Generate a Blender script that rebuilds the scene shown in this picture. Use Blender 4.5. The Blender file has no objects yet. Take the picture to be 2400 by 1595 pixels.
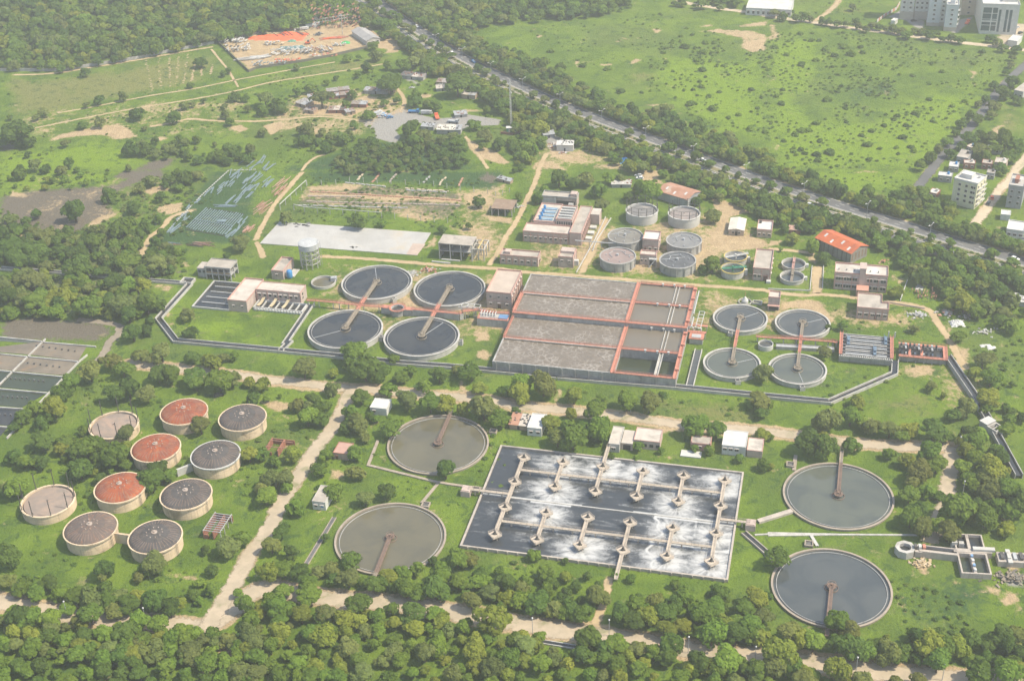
import bpy, math, random, re
import numpy as np
from mathutils import Vector, Matrix
# ------------------------------------------------------------------ camera, sky, sun, exposure
S = bpy.context.scene
COL = S.collection
R_ = math.radians
random.seed(7); RNG = np.random.default_rng(11)
CAM_H, CAM_F, CAM_P, CAM_R = 330.0, 3200.0, R_(31.28), R_(-2.15)      # height (m), focal (px of a 2400 px frame), pitch, roll
_c, _s, _cp, _sp = math.cos(CAM_R), math.sin(CAM_R), math.cos(CAM_P), math.sin(CAM_P)
cam = bpy.data.objects.new('camera', bpy.data.cameras.new('camera')); COL.objects.link(cam)
cam.data.sensor_width = 36; cam.data.sensor_fit = 'HORIZONTAL'; cam.data.lens = 36*CAM_F/2400
cam.data.clip_start = 1; cam.data.clip_end = 20000
rt = Vector((_c, _s*_sp, _s*_cp)); up = Vector((-_s, _c*_sp, _c*_cp)); bk = Vector((0, -_cp, _sp))
cam.matrix_world = Matrix(((rt.x, up.x, bk.x, 0), (rt.y, up.y, bk.y, 0), (rt.z, up.z, bk.z, CAM_H), (0, 0, 0, 1)))
S.camera = cam
SUN_EL, SUN_AZ = R_(54), R_(-13)                                        # sun on the right, a little towards the viewer
wd = bpy.data.worlds.new('World'); S.world = wd; wd.use_nodes = True
nt = wd.node_tree; bg = nt.nodes['Background']; sk = nt.nodes.new('ShaderNodeTexSky')
sk.sky_type = 'NISHITA'; sk.sun_disc = False; sk.sun_elevation = SUN_EL; sk.sun_rotation = math.pi/2 - SUN_AZ
sk.air_density = 1.2; sk.dust_density = 2.0; sk.altitude = 300
nt.links.new(sk.outputs[0], bg.inputs[0]); bg.inputs[1].default_value = 0.15
sun = bpy.data.objects.new('sun', bpy.data.lights.new('sun', 'SUN')); COL.objects.link(sun)
sun.data.energy = 4.2; sun.data.angle = R_(0.6); sun.data.color = (1.0, 0.90, 0.71)
sd = Vector((math.cos(SUN_EL)*math.cos(SUN_AZ), math.cos(SUN_EL)*math.sin(SUN_AZ), math.sin(SUN_EL)))
sun.rotation_euler = sd.to_track_quat('Z', 'Y').to_euler()
S.view_settings.view_transform = 'Standard'; S.view_settings.look = 'None'
S.view_settings.exposure = 0.76; S.view_settings.gamma = 1.0; S.view_settings.use_curve_mapping = False
S.cycles.max_bounces = 5; S.cycles.volume_bounces = 0; S.cycles.transparent_max_bounces = 6
HAZE = 0.00030
# ------------------------------------------------------------------ survey: aerial sightings -> points on the ground
_OY = (0, 400, 800, 1195)
def toks(s):
    """'21: 10,20 30,40' : readings on a sheet of the survey -> frame coordinates"""
    c = r = 0; out = []
    for t in s.split():
        if t.endswith(':'): c, r = int(t[0]), int(t[1]); continue
        v = [float(a) for a in t.split(',')]
        out.append((600*c + v[0]/3.92, _OY[r] + v[1]/3.92, *[a/3.92 for a in v[2:]]))
    return out
def G(px, py, z=0.0):
    x = (px-1200)/CAM_F; y = -(py-797.5)/CAM_F
    x, y = _c*x - _s*y, _s*x + _c*y
    t = (z-CAM_H)/(-_sp + y*_cp)
    return Vector((x*t, (_cp + y*_sp)*t, z))
def gp(s, z=0.0): return [G(p[0], p[1], z) for p in toks(s)]
def mpp(p): return (p - Vector((0, 0, CAM_H))).length / CAM_F        # metres per frame pixel at p
PA = R_(-14.3)                                                         # the plant's grid direction
UX = Vector((math.cos(PA), math.sin(PA), 0)); UY = Vector((-math.sin(PA), math.cos(PA), 0))
# ------------------------------------------------------------------ materials
MATS = {}
def nodes(name):
    m = bpy.data.materials.new(name); m.use_nodes = True
    t = m.node_tree; return m, t, t.nodes['Principled BSDF'], t.links
def N(t, kind, **kw):
    n = t.nodes.new(kind)
    for k, v in kw.items():
        if k.startswith('i_'): n.inputs[int(k[2:]) if k[2:].isdigit() else k[2:]].default_value = v
        else: setattr(n, k, v)
    return n
def mixc(t, a, b, f=None, blend='MIX'):
    n = t.nodes.new('ShaderNodeMix'); n.data_type = 'RGBA'; n.blend_type = blend
    for sock, v in ((n.inputs[0], f), (n.inputs[6], a), (n.inputs[7], b)):
        if v is None: continue
        if isinstance(v, bpy.types.NodeSocket): t.links.new(v, sock)
        elif isinstance(v, (int, float)): sock.default_value = v
        else: sock.default_value = (*v[:3], 1)
    return n.outputs[2]
def noise(t, scale, detail=4, rough=.6, vec=None, dist=0.0):
    n = N(t, 'ShaderNodeTexNoise'); n.inputs['Scale'].default_value = scale; n.inputs['Detail'].default_value = detail
    n.inputs['Roughness'].default_value = rough; n.inputs['Distortion'].default_value = dist
    if vec is not None: t.links.new(vec, n.inputs['Vector'])
    return n.outputs[0]
def ramp(t, v, a, b):
    n = N(t, 'ShaderNodeMapRange', interpolation_type='SMOOTHSTEP'); t.links.new(v, n.inputs[0])
    n.inputs[1].default_value = a; n.inputs[2].default_value = b; return n.outputs[0]
def math_(t, op, a, b=None):
    n = N(t, 'ShaderNodeMath', operation=op)
    for i, v in enumerate((a, b)):
        if v is None: continue
        if isinstance(v, bpy.types.NodeSocket): t.links.new(v, n.inputs[i])
        else: n.inputs[i].default_value = v
    return n.outputs[0]
def pos(t): return N(t, 'ShaderNodeNewGeometry').outputs['Position']
def mat(name, c1, c2=None, scale=.6, rough=.85, stain=None, metal=0.0, streak=0.0, spec=.3, fine=3.0):
    """weathered surface: two tones in broad patches, fine grain, optional stains and rain streaks"""
    if name in MATS: return MATS[name]
    m, t, b, L = nodes(name); P = pos(t)
    c2 = c2 or tuple(x*.75 for x in c1)
    col = mixc(t, c1, c2, ramp(t, noise(t, scale, 5, .65, P), .35, .65))
    col = mixc(t, col, tuple(x*.72 for x in c2), math_(t, 'MULTIPLY', ramp(t, noise(t, fine, 4, .7, P), .5, .8), .6))
    if stain: col = mixc(t, col, stain, math_(t, 'MULTIPLY', ramp(t, noise(t, scale*.55, 6, .7, P, .6), .54, .68), .8))
    if streak:
        mp = N(t, 'ShaderNodeMapping'); L.new(P, mp.inputs[0]); mp.inputs['Scale'].default_value = (1.1, 1.1, .06)
        col = mixc(t, col, tuple(x*.45 for x in c2), math_(t, 'MULTIPLY', ramp(t, noise(t, 1.0, 4, .7, mp.outputs[0]), .48, .75), streak))
    L.new(col, b.inputs['Base Color']); b.inputs['Roughness'].default_value = rough; b.inputs['Metallic'].default_value = metal
    b.inputs['Specular IOR Level'].default_value = spec
    MATS[name] = m; return m
conc = mat('concrete grey', (.40,.39,.37), (.29,.285,.27), .25, stain=(.16,.155,.145), streak=.5)
conc_l = mat('concrete pale', (.48,.46,.42), (.37,.355,.325), .3, stain=(.28,.26,.23), streak=.3)
conc_w = mat('white lime concrete', (.50,.49,.46), (.41,.40,.375), .08, stain=(.42,.40,.36), fine=1.2)
conc_d = mat('damp dark concrete', (.15,.15,.145), (.09,.09,.09), .3, streak=.4)
cream = mat('cream rendered concrete', (.66,.52,.36), (.54,.42,.29), .2, stain=(.26,.19,.12), streak=.5)
salmon = mat('salmon painted steel', (.52,.22,.15), (.44,.185,.13), .5, rough=.6, stain=(.34,.17,.12))
pink = mat('pink plaster', (.50,.40,.345), (.42,.33,.285), .25, stain=(.27,.21,.185), streak=.4)
pink_d = mat('dusty pink trim', (.50,.30,.25), (.42,.25,.21), .4)
roof_g = mat('weathered grey roof', (.42,.375,.32), (.32,.285,.24), .18, stain=(.20,.185,.165))
roof_p = mat('sun bleached roof', (.52,.47,.41), (.42,.375,.32), .2, stain=(.30,.27,.235))
roof_w = mat('white roof coating', (.57,.56,.53), (.47,.46,.43), .2, stain=(.45,.42,.38))
white = mat('white paint', (.58,.57,.54), (.50,.49,.46), .4, streak=.25)
yellow_w = mat('pale yellow paint', (.62,.59,.40), (.55,.52,.36), .3, streak=.25)
grey_w = mat('unpainted block wall', (.33,.33,.33), (.26,.26,.26), .4, streak=.4)
brick = mat('red brick', (.33,.14,.09), (.25,.11,.075), .6)
rust = mat('orange rusted sheet', (.50,.135,.045), (.40,.10,.04), .25, rough=.7, stain=(.27,.085,.05), fine=1.5)
rust_d = mat('brown rusted sheet', (.34,.17,.105), (.40,.22,.15), .2, rough=.7, stain=(.47,.38,.30), fine=1.5)
sheet = mat('grey corrugated sheet', (.36,.37,.37), (.28,.285,.29), .3, rough=.55, streak=.5)
steel = mat('galvanised steel', (.42,.43,.43), (.33,.34,.345), .8, rough=.5)
steel_b = mat('blue grey steel', (.19,.25,.28), (.13,.18,.20), .3, rough=.7, stain=(.16,.19,.13))
steel_d = mat('dark steel', (.10,.095,.09), (.07,.065,.06), .8, rough=.6)
gang = mat('weathered gangway', (.30,.25,.19), (.22,.185,.14), .6, rough=.8)
blue = mat('bright blue plastic', (.06,.25,.52), (.05,.20,.44), .4, rough=.5)
green_p = mat('green paint', (.06,.28,.16), (.05,.22,.13), .5, rough=.5)
yellow = mat('yellow paint', (.60,.46,.13), (.50,.38,.12), .5, rough=.6)
orange = mat('orange tarpaulin', (.75,.16,.06), (.68,.13,.055), .25, rough=.6)
asphalt = mat('worn asphalt', (.125,.125,.125), (.10,.10,.10), .12, rough=.9, stain=(.155,.15,.14), fine=.8)
paint_r = mat('road paint', (.62,.62,.58), (.45,.45,.42), .3)
kerbm = mat('kerb stone', (.50,.48,.43), (.38,.37,.33), .3)
dirt = mat('tan earth', (.45,.34,.20), (.37,.28,.165), .12, rough=1, stain=(.34,.27,.15), fine=.7, spec=.05)
dirt_p = mat('pale trodden earth', (.52,.43,.31), (.44,.36,.255), .15, rough=1, stain=(.30,.28,.17), fine=.7, spec=.05)
lane = mat('pale concrete lane', (.44,.36,.26), (.36,.30,.215), .16, rough=1, stain=(.20,.20,.10), fine=.6, spec=.1)
mudm = mat('grey mud', (.16,.145,.12), (.12,.11,.095), .1, rough=.8)
sludge_m = mat('dried sludge', (.20,.165,.125), (.145,.125,.10), .10, rough=.9, stain=(.27,.165,.085))
glass = mat('dark window glass', (.035,.045,.05), (.03,.035,.04), .5, rough=.12, spec=.6)
glass_t = mat('teal facade glass', (.03,.075,.085), (.025,.06,.07), .15, rough=.1, spec=.7)
frame_w = mat('window surround', (.55,.50,.46), (.48,.44,.40), 1)
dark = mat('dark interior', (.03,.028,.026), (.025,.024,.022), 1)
bark = mat('grey brown bark', (.13,.095,.065), (.09,.07,.05), 2, rough=1)
tyre = mat('black rubber', (.02,.02,.02), (.015,.015,.015), 2)
def water(name, c1, c2, rough=.09, scale=.05, wave=.25, spec=.5):
    m, t, b, L = nodes(name); P = pos(t)
    L.new(mixc(t, c1, c2, ramp(t, noise(t, scale, 4, .6, P, .8), .35, .7)), b.inputs['Base Color'])
    b.inputs['Roughness'].default_value = rough; b.inputs['Specular IOR Level'].default_value = spec
    bp = N(t, 'ShaderNodeBump'); bp.inputs['Strength'].default_value = wave; bp.inputs['Distance'].default_value = .04
    L.new(noise(t, 1.6, 3, .6, P), bp.inputs['Height']); L.new(bp.outputs[0], b.inputs['Normal'])
    MATS[name] = m; return m
w_black = water('black settling water', (.026,.029,.032), (.048,.048,.044), scale=.09)
w_grey = water('grey clarified water', (.062,.068,.066), (.090,.092,.084), scale=.12)
w_olive = water('olive brown water', (.128,.116,.074), (.098,.092,.064), scale=.08)
w_slate = water('slate green water', (.100,.110,.086), (.072,.082,.072), scale=.08)
w_blue = water('blue grey water', (.078,.086,.084), (.054,.064,.068), scale=.08)
w_brown = water('brown mixed liquor', (.165,.140,.105), (.145,.125,.095), rough=.3)
w_green = water('green stagnant water', (.045,.055,.028), (.035,.045,.026), rough=.2)
def worn(m, a=.62, b=.95):
    """the track's edge frays into the grass"""
    n = m.name+' frayed'
    if n in MATS: return MATS[n]
    q = m.copy(); q.name = n; t = q.node_tree; L = t.links; e = N(t, 'ShaderNodeVertexColor', layer_name='edge'); P = pos(t)
    f = math_(t, 'ADD', e.outputs[0], math_(t, 'MULTIPLY', math_(t, 'SUBTRACT', noise(t, .42, 6, .75, P, .4), .5), 1.5))
    mx = N(t, 'ShaderNodeMixShader'); tr = N(t, 'ShaderNodeBsdfTransparent'); L.new(ramp(t, f, a, b), mx.inputs[0]); L.new(t.nodes['Principled BSDF'].outputs[0], mx.inputs[1]); L.new(tr.outputs[0], mx.inputs[2]); L.new(mx.outputs[0], t.nodes['Material Output'].inputs[0])
    MATS[n] = q; return q
# ------------------------------------------------------------------ mesh builder
class MB:
    def __init__(s): s.v = []; s.f = []; s.m = []
    def add(s, vs, fs, mi=0):
        o = len(s.v); s.v.extend([tuple(p) for p in vs])
        for f in fs: s.f.append(tuple(i+o for i in f)); s.m.append(mi)
        return s
    def box(s, x0, y0, z0, x1, y1, z1, mi=0, top=None):
        vs = [(x0,y0,z0),(x1,y0,z0),(x1,y1,z0),(x0,y1,z0),(x0,y0,z1),(x1,y0,z1),(x1,y1,z1),(x0,y1,z1)]
        s.add(vs, [(0,3,2,1),(0,1,5,4),(1,2,6,5),(2,3,7,6),(3,0,4,7)], mi)
        return s.add(vs[4:], [(0,1,2,3)], mi if top is None else top)
    def bar(s, p, q, w, h, mi=0):
        p, q = Vector(p), Vector(q); d = (q-p)
        if d.length < 1e-6: return s
        d.normalize(); a = Vector((0,0,1)) if abs(d.z) < .95 else Vector((0,1,0))
        n = d.cross(a).normalized()*(w/2); u = n.cross(d).normalized()*(h/2)
        vs = [p-n-u, p+n-u, p+n+u, p-n+u, q-n-u, q+n-u, q+n+u, q-n+u]
        return s.add(vs, [(3,2,1,0),(4,5,6,7),(0,1,5,4),(1,2,6,5),(2,3,7,6),(3,0,4,7)], mi)
    def tube(s, p, q, r, n=6, mi=0, r2=None):
        p, q = Vector(p), Vector(q); d = (q-p).normalized(); a = Vector((0,0,1)) if abs(d.z) < .9 else Vector((1,0,0))
        u = d.cross(a).normalized(); w = d.cross(u); r2 = r if r2 is None else r2; vs = []
        for c, rr in ((p, r), (q, r2)):
            for i in range(n):
                t = 2*math.pi*i/n; vs.append(c + u*(math.cos(t)*rr) + w*(math.sin(t)*rr))
        fs = [(i, (i+1) % n, n+(i+1) % n, n+i) for i in range(n)] + [tuple(range(n-1,-1,-1)), tuple(range(n, 2*n))]
        return s.add(vs, fs, mi)
    def lathe(s, prof, n=48, mi=0, c=(0,0), a0=0.0, a1=2*math.pi, mis=None):
        """revolve [(r,z)...]"""
        full = abs(a1-a0-2*math.pi) < 1e-6; m = n if full else n+1; vs = []
        for i in range(m):
            t = a0 + (a1-a0)*i/n
            for r, z in prof: vs.append((c[0]+math.cos(t)*r, c[1]+math.sin(t)*r, z))
        k = len(prof)
        for j in range(k-1):
            fs = []
            for i in range(n):
                i2 = (i+1) % m
                fs.append((i*k+j, i2*k+j, i2*k+j+1, i*k+j+1))
            s.add(vs if j == 0 else [], [] , mi)
            o = len(s.v)-len(vs)
            for f in fs: s.f.append(tuple(q+o for q in f)); s.m.append(mis[j] if mis else mi)
        return s
    def disc(s, r, z, n=48, mi=0, c=(0,0)):
        return s.add([(c[0]+math.cos(2*math.pi*i/n)*r, c[1]+math.sin(2*math.pi*i/n)*r, z) for i in range(n)], [tuple(range(n))], mi)
    def poly(s, pts, z0, z1, mi=0, top=None):
        n = len(pts); a = sum(pts[i][0]*pts[(i+1)%n][1]-pts[(i+1)%n][0]*pts[i][1] for i in range(n))
        if a < 0: pts = pts[::-1]
        vs = [(p[0],p[1],z0) for p in pts]+[(p[0],p[1],z1) for p in pts]
        s.add(vs, [(i,(i+1)%n,n+(i+1)%n,n+i) for i in range(n)], mi)
        return s.add(vs[n:], [tuple(range(n))], mi if top is None else top)
    def ring4(s, x0, y0, x1, y1, w, z0, z1, mi=0):
        """a rectangular wall w thick, inside x0..x1, y0..y1"""
        s.box(x0, y0, z0, x1, y0+w, z1, mi); s.box(x0, y1-w, z0, x1, y1, z1, mi)
        s.box(x0, y0+w, z0, x0+w, y1-w, z1, mi); return s.box(x1-w, y0+w, z0, x1, y1-w, z1, mi)
    def rail(s, p, q, h=1.0, step=2.5, t=.06, mi=0):
        p, q = Vector(p), Vector(q); n = max(1, int((q-p).length/step)); z = Vector((0,0,1))
        for i in range(n+1):
            a = p.lerp(q, i/n); s.bar(a, a+z*h, t, t, mi)
        s.bar(p+z*h, q+z*h, t, t, mi); s.bar(p+z*h*.5, q+z*h*.5, t, t, mi); return s
    def build(s, name, mats, parent=None, smooth=False):
        me = bpy.data.meshes.new(name); me.from_pydata(s.v, [], s.f)
        if not isinstance(mats, (list, tuple)): mats = [mats]
        for m in mats: me.materials.append(m)
        if len(mats) > 1: me.polygons.foreach_set('material_index', s.m)
        if smooth: me.polygons.foreach_set('use_smooth', [True]*len(me.polygons))
        me.update(); o = bpy.data.objects.new(name, me); COL.objects.link(o)
        if parent: o.parent = parent
        return o
def tag(o, label=None, cat=None, group=None, kind=None):
    for k, v in (('label', label), ('category', cat), ('group', group), ('kind', kind)):
        if v: o[k] = v
    return o
def thing(name, label, cat, loc=(0,0,0), rz=0.0, group=None):
    o = bpy.data.objects.new(name, None); COL.objects.link(o); o.empty_display_size = .5
    o.location = loc; o.rotation_euler = (0, 0, rz); return tag(o, label, cat, group)
def place(o, loc, rz=0.0): o.location = loc; o.rotation_euler = (0, 0, rz); return o
def copy_tree(o, parent=None):
    c = o.copy(); COL.objects.link(c)
    if parent: c.parent = parent
    for ch in [x for x in COL.objects if x.parent == o]: copy_tree(ch, c)
    return c
BLOCK = []                                                              # discs no scattered tree may stand in
# ------------------------------------------------------------------ ground sheet with its cover (bare earth, mud, gravel, dry, lush, rank growth)
GX0, GX1, GY0, GY1, GS = -500.0, 500.0, 270.0, 1190.0, 1.6
nx = int((GX1-GX0)/GS)+1; ny = int((GY1-GY0)/GS)+1
gx = GX0+np.arange(nx)*GS; gy = GY0+np.arange(ny)*GS
COVER = {k: np.zeros((ny, nx), np.float32) for k in 'dmgylk'}
def sdf(X, Y, poly):
    d = np.full(X.shape, 1e9); ins = np.zeros(X.shape, bool); n = len(poly)
    for i in range(n):
        ax, ay = poly[i][0], poly[i][1]; bx, by = poly[(i+1) % n][0], poly[(i+1) % n][1]
        ex, ey = bx-ax, by-ay; t = np.clip(((X-ax)*ex+(Y-ay)*ey)/(ex*ex+ey*ey+1e-9), 0, 1)
        d = np.minimum(d, np.hypot(X-ax-t*ex, Y-ay-t*ey))
        ins ^= ((ay > Y) != (by > Y)) & (X < (bx-ax)*(Y-ay)/(by-ay+1e-12)+ax)
    return np.where(ins, d, -d)
def window(pts, pad):
    xs = [p[0] for p in pts]; ys = [p[1] for p in pts]
    i0 = max(0, int((min(xs)-pad-GX0)/GS)); i1 = min(nx, int((max(xs)+pad-GX0)/GS)+2)
    j0 = max(0, int((min(ys)-pad-GY0)/GS)); j1 = min(ny, int((max(ys)+pad-GY0)/GS)+2)
    return i0, i1, j0, j1
def cover(k, s, w=1.0, soft=4.0):
    pts = gp(s); i0, i1, j0, j1 = window(pts, soft)
    if i1 <= i0 or j1 <= j0: return
    X, Y = np.meshgrid(gx[i0:i1], gy[j0:j1]); d = sdf(X, Y, pts)
    v = np.clip(d/soft*.5+.5, 0, 1)*w; a = COVER[k][j0:j1, i0:i1]; np.maximum(a, v, out=a)
def cover_line(k, pts, width, w=.6, soft=2.0):
    for a, b in zip(pts, pts[1:]):
        i0, i1, j0, j1 = window([a, b], width+soft)
        if i1 <= i0 or j1 <= j0: continue
        X, Y = np.meshgrid(gx[i0:i1], gy[j0:j1]); ex, ey = b[0]-a[0], b[1]-a[1]
        t = np.clip(((X-a[0])*ex+(Y-a[1])*ey)/(ex*ex+ey*ey+1e-9), 0, 1); d = np.hypot(X-a[0]-t*ex, Y-a[1]-t*ey)
        v = np.clip((width/2+soft-d)/(2*soft), 0, 1)*w; c = COVER[k][j0:j1, i0:i1]; np.maximum(c, v, out=c)
# bare earth
for s, w in (
  ('00: 2010,385 2352,300 10: 400,275 870,185 1010,240 1160,330 1300,400 1280,470 1050,430 700,500 450,560 0,620 00: 2290,640', .8),
  ('10: 360,960 560,900 700,1000 780,920 850,1000 930,1000 1020,960 930,900 980,870 1150,890 1080,960 1000,1020 880,1080 650,1070 420,1070', .75),
  ('10: 60,1150 230,1120 270,1150 190,1210 140,1250 100,1200', 1), ('00: 2100,1180 2200,1150 2280,1190 2200,1210', 1),
  ('00: 1830,1205 1900,1190 2000,1195 1990,1215 1900,1245', .6), ('00: 1370,1280 1500,1245 1560,1275 1450,1300', .8),
  ('00: 400,1310 560,1220 960,1150 1100,1130 1200,1180 1310,1260 1050,1290 960,1240 700,1260', .72),
  ('10: 1910,1220 1960,1290 2060,1340 2200,1390 2330,1490 2290,1510 2120,1470 2030,1430 1960,1350', 1),
  ('10: 1180,330 1290,350 1340,420 1300,480 1190,490 1240,400', .9), ('10: 1190,40 1330,0 1480,0 1420,60 1300,110', .8), ('10: 800,90 850,80 870,130 820,130', .8),
  ('10: 1500,860 1640,870 1600,900 1520,905', .8), ('10: 1730,930 1850,930 1910,1000 1800,960', .6), ('10: 1900,1000 2080,1000 2100,1030 1920,1040', .6),
  ('21: 1830,255 1980,275 2200,380 2000,430 1975,580 2200,600 2352,640 2352,700 2200,720 1980,750 1850,700 1810,640 1880,500', .95),
  ('21: 1130,40 1190,0 1360,0 1340,80 1400,120 1250,120', .9), ('21: 190,1510 300,1510 340,1568 150,1568', .7),
  ('20: 340,1330 430,1330 600,1480 450,1470 330,1440', .8), ('20: 190,1480 400,1460 520,1568 150,1568', .6), ('20: 700,1490 860,1440 830,1480', .8), ('20: 690,1510 1000,1490 1050,1568 720,1568', .6), ('20: 1280,1480 1450,1490 1500,1568 1290,1568', .7),
  ('31: 0,630 150,640 100,690 0,690', .8), ('31: 330,790 420,780 460,830 430,860', .9),
  ('31: 120,1210 250,1180 480,1190 560,1280 660,1380 610,1450 540,1400 400,1290 250,1260 140,1290', .8),
  ('31: 1120,960 1170,950 1200,1000 1260,980 1230,1040 1130,1000', .7), ('31: 1590,1300 1700,1420 1700,1500 1620,1430', .7),
  ('12: 2010,100 2100,60 2180,110 2150,190 2030,160', .9), ('11: 1990,1480 2150,1470 2180,1568 2020,1568', .75), ('12: 40,550 290,570 300,620 200,640', .9), ('12: 1850,340 1900,360 1940,480 1900,490', .9),
  ('11: 430,130 800,105 1200,120 2000,190 1960,330 1750,470 1500,470 1000,370 400,330 330,310', .44),
  ('11: 480,200 1500,230 1900,250 1890,310 1400,280 470,235', .85), ('11: 450,140 950,140 950,180 500,180', .8),
  ('11: 1890,220 2010,200 1960,330 1840,430 1770,490 1800,520 1750,470 1850,390 1930,330', .8), ('11: 2060,390 2352,430 2352,490 2150,460', .85), ('11: 1600,580 1720,560 1680,700 1530,730', .6),
  ('11: 890,880 1050,860 1070,890 900,900', .6), ('11: 1470,900 1740,880 1740,920 1500,940', .6),
  ('01: 1330,170 1500,130 1560,170 1370,220', .9), ('01: 1350,360 1500,310 1680,290 1690,370 1560,420', .72), ('01: 760,530 830,460 950,400 1080,400 950,480 850,540', .7),
  ('01: 330,850 520,850 560,885 400,890', .75), ('01: 1280,1035 1600,1050 1550,1110 1450,1080', .66), ('01: 1640,850 1700,810 1750,880 1690,880', .8), ('01: 100,180 250,220 240,250 100,240', .8), ('01: 100,560 230,580 220,610 120,610', .7), ('01: 200,640 300,660 280,690 200,690', .6),
  ('01: 1520,1310 1570,1320 1550,1345', .9), ('01: 1540,1395 1590,1400 1550,1425', .9), ('11: 0,1490 60,1490 20,1560', .7),
  ('20: 1690,290 1900,260 2200,280 2352,320 2352,470 2200,490 2100,440 2090,350 1900,310', .62), ('20: 1720,240 1830,225 1850,245 1740,250', .75), ('20: 2000,235 2352,190 2352,240 2100,260', .6), ('20: 1280,265 1360,265 1360,320 1310,310', .7),
  ('30: 0,220 80,230 130,340 60,365 0,370', .6), ('20: 560,560 630,560 600,620', .8), ('20: 1070,590 1130,545 1190,550 1120,590', .9), ('20: 810,590 920,590 915,602 810,600', .9), ('20: 220,310 300,330 240,350', .9), ('20: 160,255 250,265 260,300 210,290', .7),
  ('20: 1490,1075 1600,1115 1590,1140 1490,1090', 1), ('20: 1620,1095 1700,1110 1690,1150', .8), ('20: 1170,960 1430,945 1430,960 1300,980 1180,985', .7), ('20: 1380,940 1430,950 1430,1000 1400,1000', .7), ('20: 930,380 1000,372 960,392', .9),
  ('30: 1840,640 1920,665 1880,725 1855,715 1890,680', .9), ('30: 1880,755 1910,770 1905,790', .9), ('30: 1755,560 1860,540 1790,570', .9), ('30: 2060,1190 2100,1150 2200,1155 2130,1170 2110,1190 2220,1200 2200,1240 2060,1225', .85), ('30: 2180,720 2260,680 2250,700 2190,745', .8), ('30: 60,1370 100,1320 90,1370 65,1390', .9), ('30: 1210,1115 1250,1125 1230,1140', .8), ('30: 895,1260 940,1265 920,1285', .9),
  ('31: 780,20 870,0 1000,0 1010,15 870,15', .8), ('32: 1190,200 1550,190 1560,300 1300,380 1200,260', .55), ('32: 1760,50 1840,60 1850,250 1800,290 1750,150', .8), ('32: 1200,250 1250,280 1200,340', .8),
  ('23: 850,630 910,630 900,760 830,740', .6), ('33: 2000,700 2130,720 2110,780 2050,770', .8), ('33: 2140,800 2210,750 2300,760 2290,860 2180,870', .9), ('33: 2250,920 2340,850 2352,960 2290,980', .7), ('33: 1850,1180 1920,1190 1880,1220', .9), ('33: 2060,1120 2090,1130 2080,1150', .9), ('33: 2000,1280 2090,1340 2060,1370', .8), ('33: 1330,470 1450,440 1480,560 1440,590 1380,540', .9), ('33: 2130,20 2280,60 2150,110', .9), ('33: 2100,450 2352,470 2352,640 2200,620', .55),
  ('03: 1990,1240 2140,1250 2200,1380 1850,1500 1830,1420 1950,1350', .8), ('03: 380,430 740,460 730,470 400,440', .5), ('03: 1550,585 1800,620 1790,635 1560,597', .75),
  ('22: 420,430 470,440 430,560 380,540', .85), ('22: 1250,780 1490,780 1500,820 1400,860', .7), ('22: 1400,1060 1500,1065 1460,1085', .7), ('12: 1120,1030 1220,1050 1220,1090 1140,1130', .7), ('12: 700,1180 810,1210 800,1260 710,1250', .9), ('12: 1360,480 1360,480 2352,520 2352,560', .0),
): cover('d', s, w, 3.2)
for s, w in (('11: 600,820 2352,900 21: 300,930 1700,1040 2352,1090 31: 480,1150 1400,1240 1560,1500 1000,1560 11: 700,1560 450,1300', .47), ('21: 100,300 700,300 1000,450 1850,300 2352,560 2352,1080 0,940', .49), ('11: 1750,150 2352,100 2352,880 1700,860', .51), ('00: 0,1050 1400,900 2352,850 2352,1250 1500,1300 0,1320', .40), ('10: 300,800 1400,780 1500,1000 1000,1300 0,1260 0,1100', .46), ('01: 0,0 1900,0 1500,560 1300,900 0,900', .33), ('12: 0,480 600,600 600,1568 0,1568', .36), ('32: 1100,180 2000,80 2352,900 1700,700', .42), ('20: 200,1250 1300,1420 1500,1568 0,1568', .48)): cover('d', s, w, 14)
for s, w in (('01: 0,240 300,180 800,150 1030,130 1150,80 1050,60 1150,10 1500,0 1500,80 1300,100 1180,150 950,260 1080,390 800,500 760,560 550,600 300,520 0,500', .85),
  ('01: 0,1370 300,1330 700,1360 1000,1400 1050,1480 900,1568 0,1568', .75), ('01: 1050,60 1150,0 1480,0 1500,60 1320,80', 1), ('01: 1450,880 1780,900 1750,960 1500,960', .6), ('01: 0,1060 480,1120 900,1080 880,1180 500,1160 100,1120', .5), ('00: 0,1320 120,1310 150,1370 0,1390', .9), ('00: 1220,1568 1380,1480 1640,1440 1560,1520 1480,1568', .85),
  ('11: 2030,60 2130,10 2240,60 2180,120 2060,100', .8), ('01: 0,1000 300,1010 250,1120 0,1130', .6), ('02: 800,480 900,470 880,560 740,560', .45), ('01: 0,560 760,560 1480,700 1480,1350 0,1350', .44), ('11: 430,130 800,105 1200,120 2000,190 1960,330 1750,470 1500,470 1000,370 400,330 330,310', .52), ('01: 1050,100 1600,0 1700,200 1500,560 1000,520', .38)): cover('m', s, w, 6)
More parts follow.
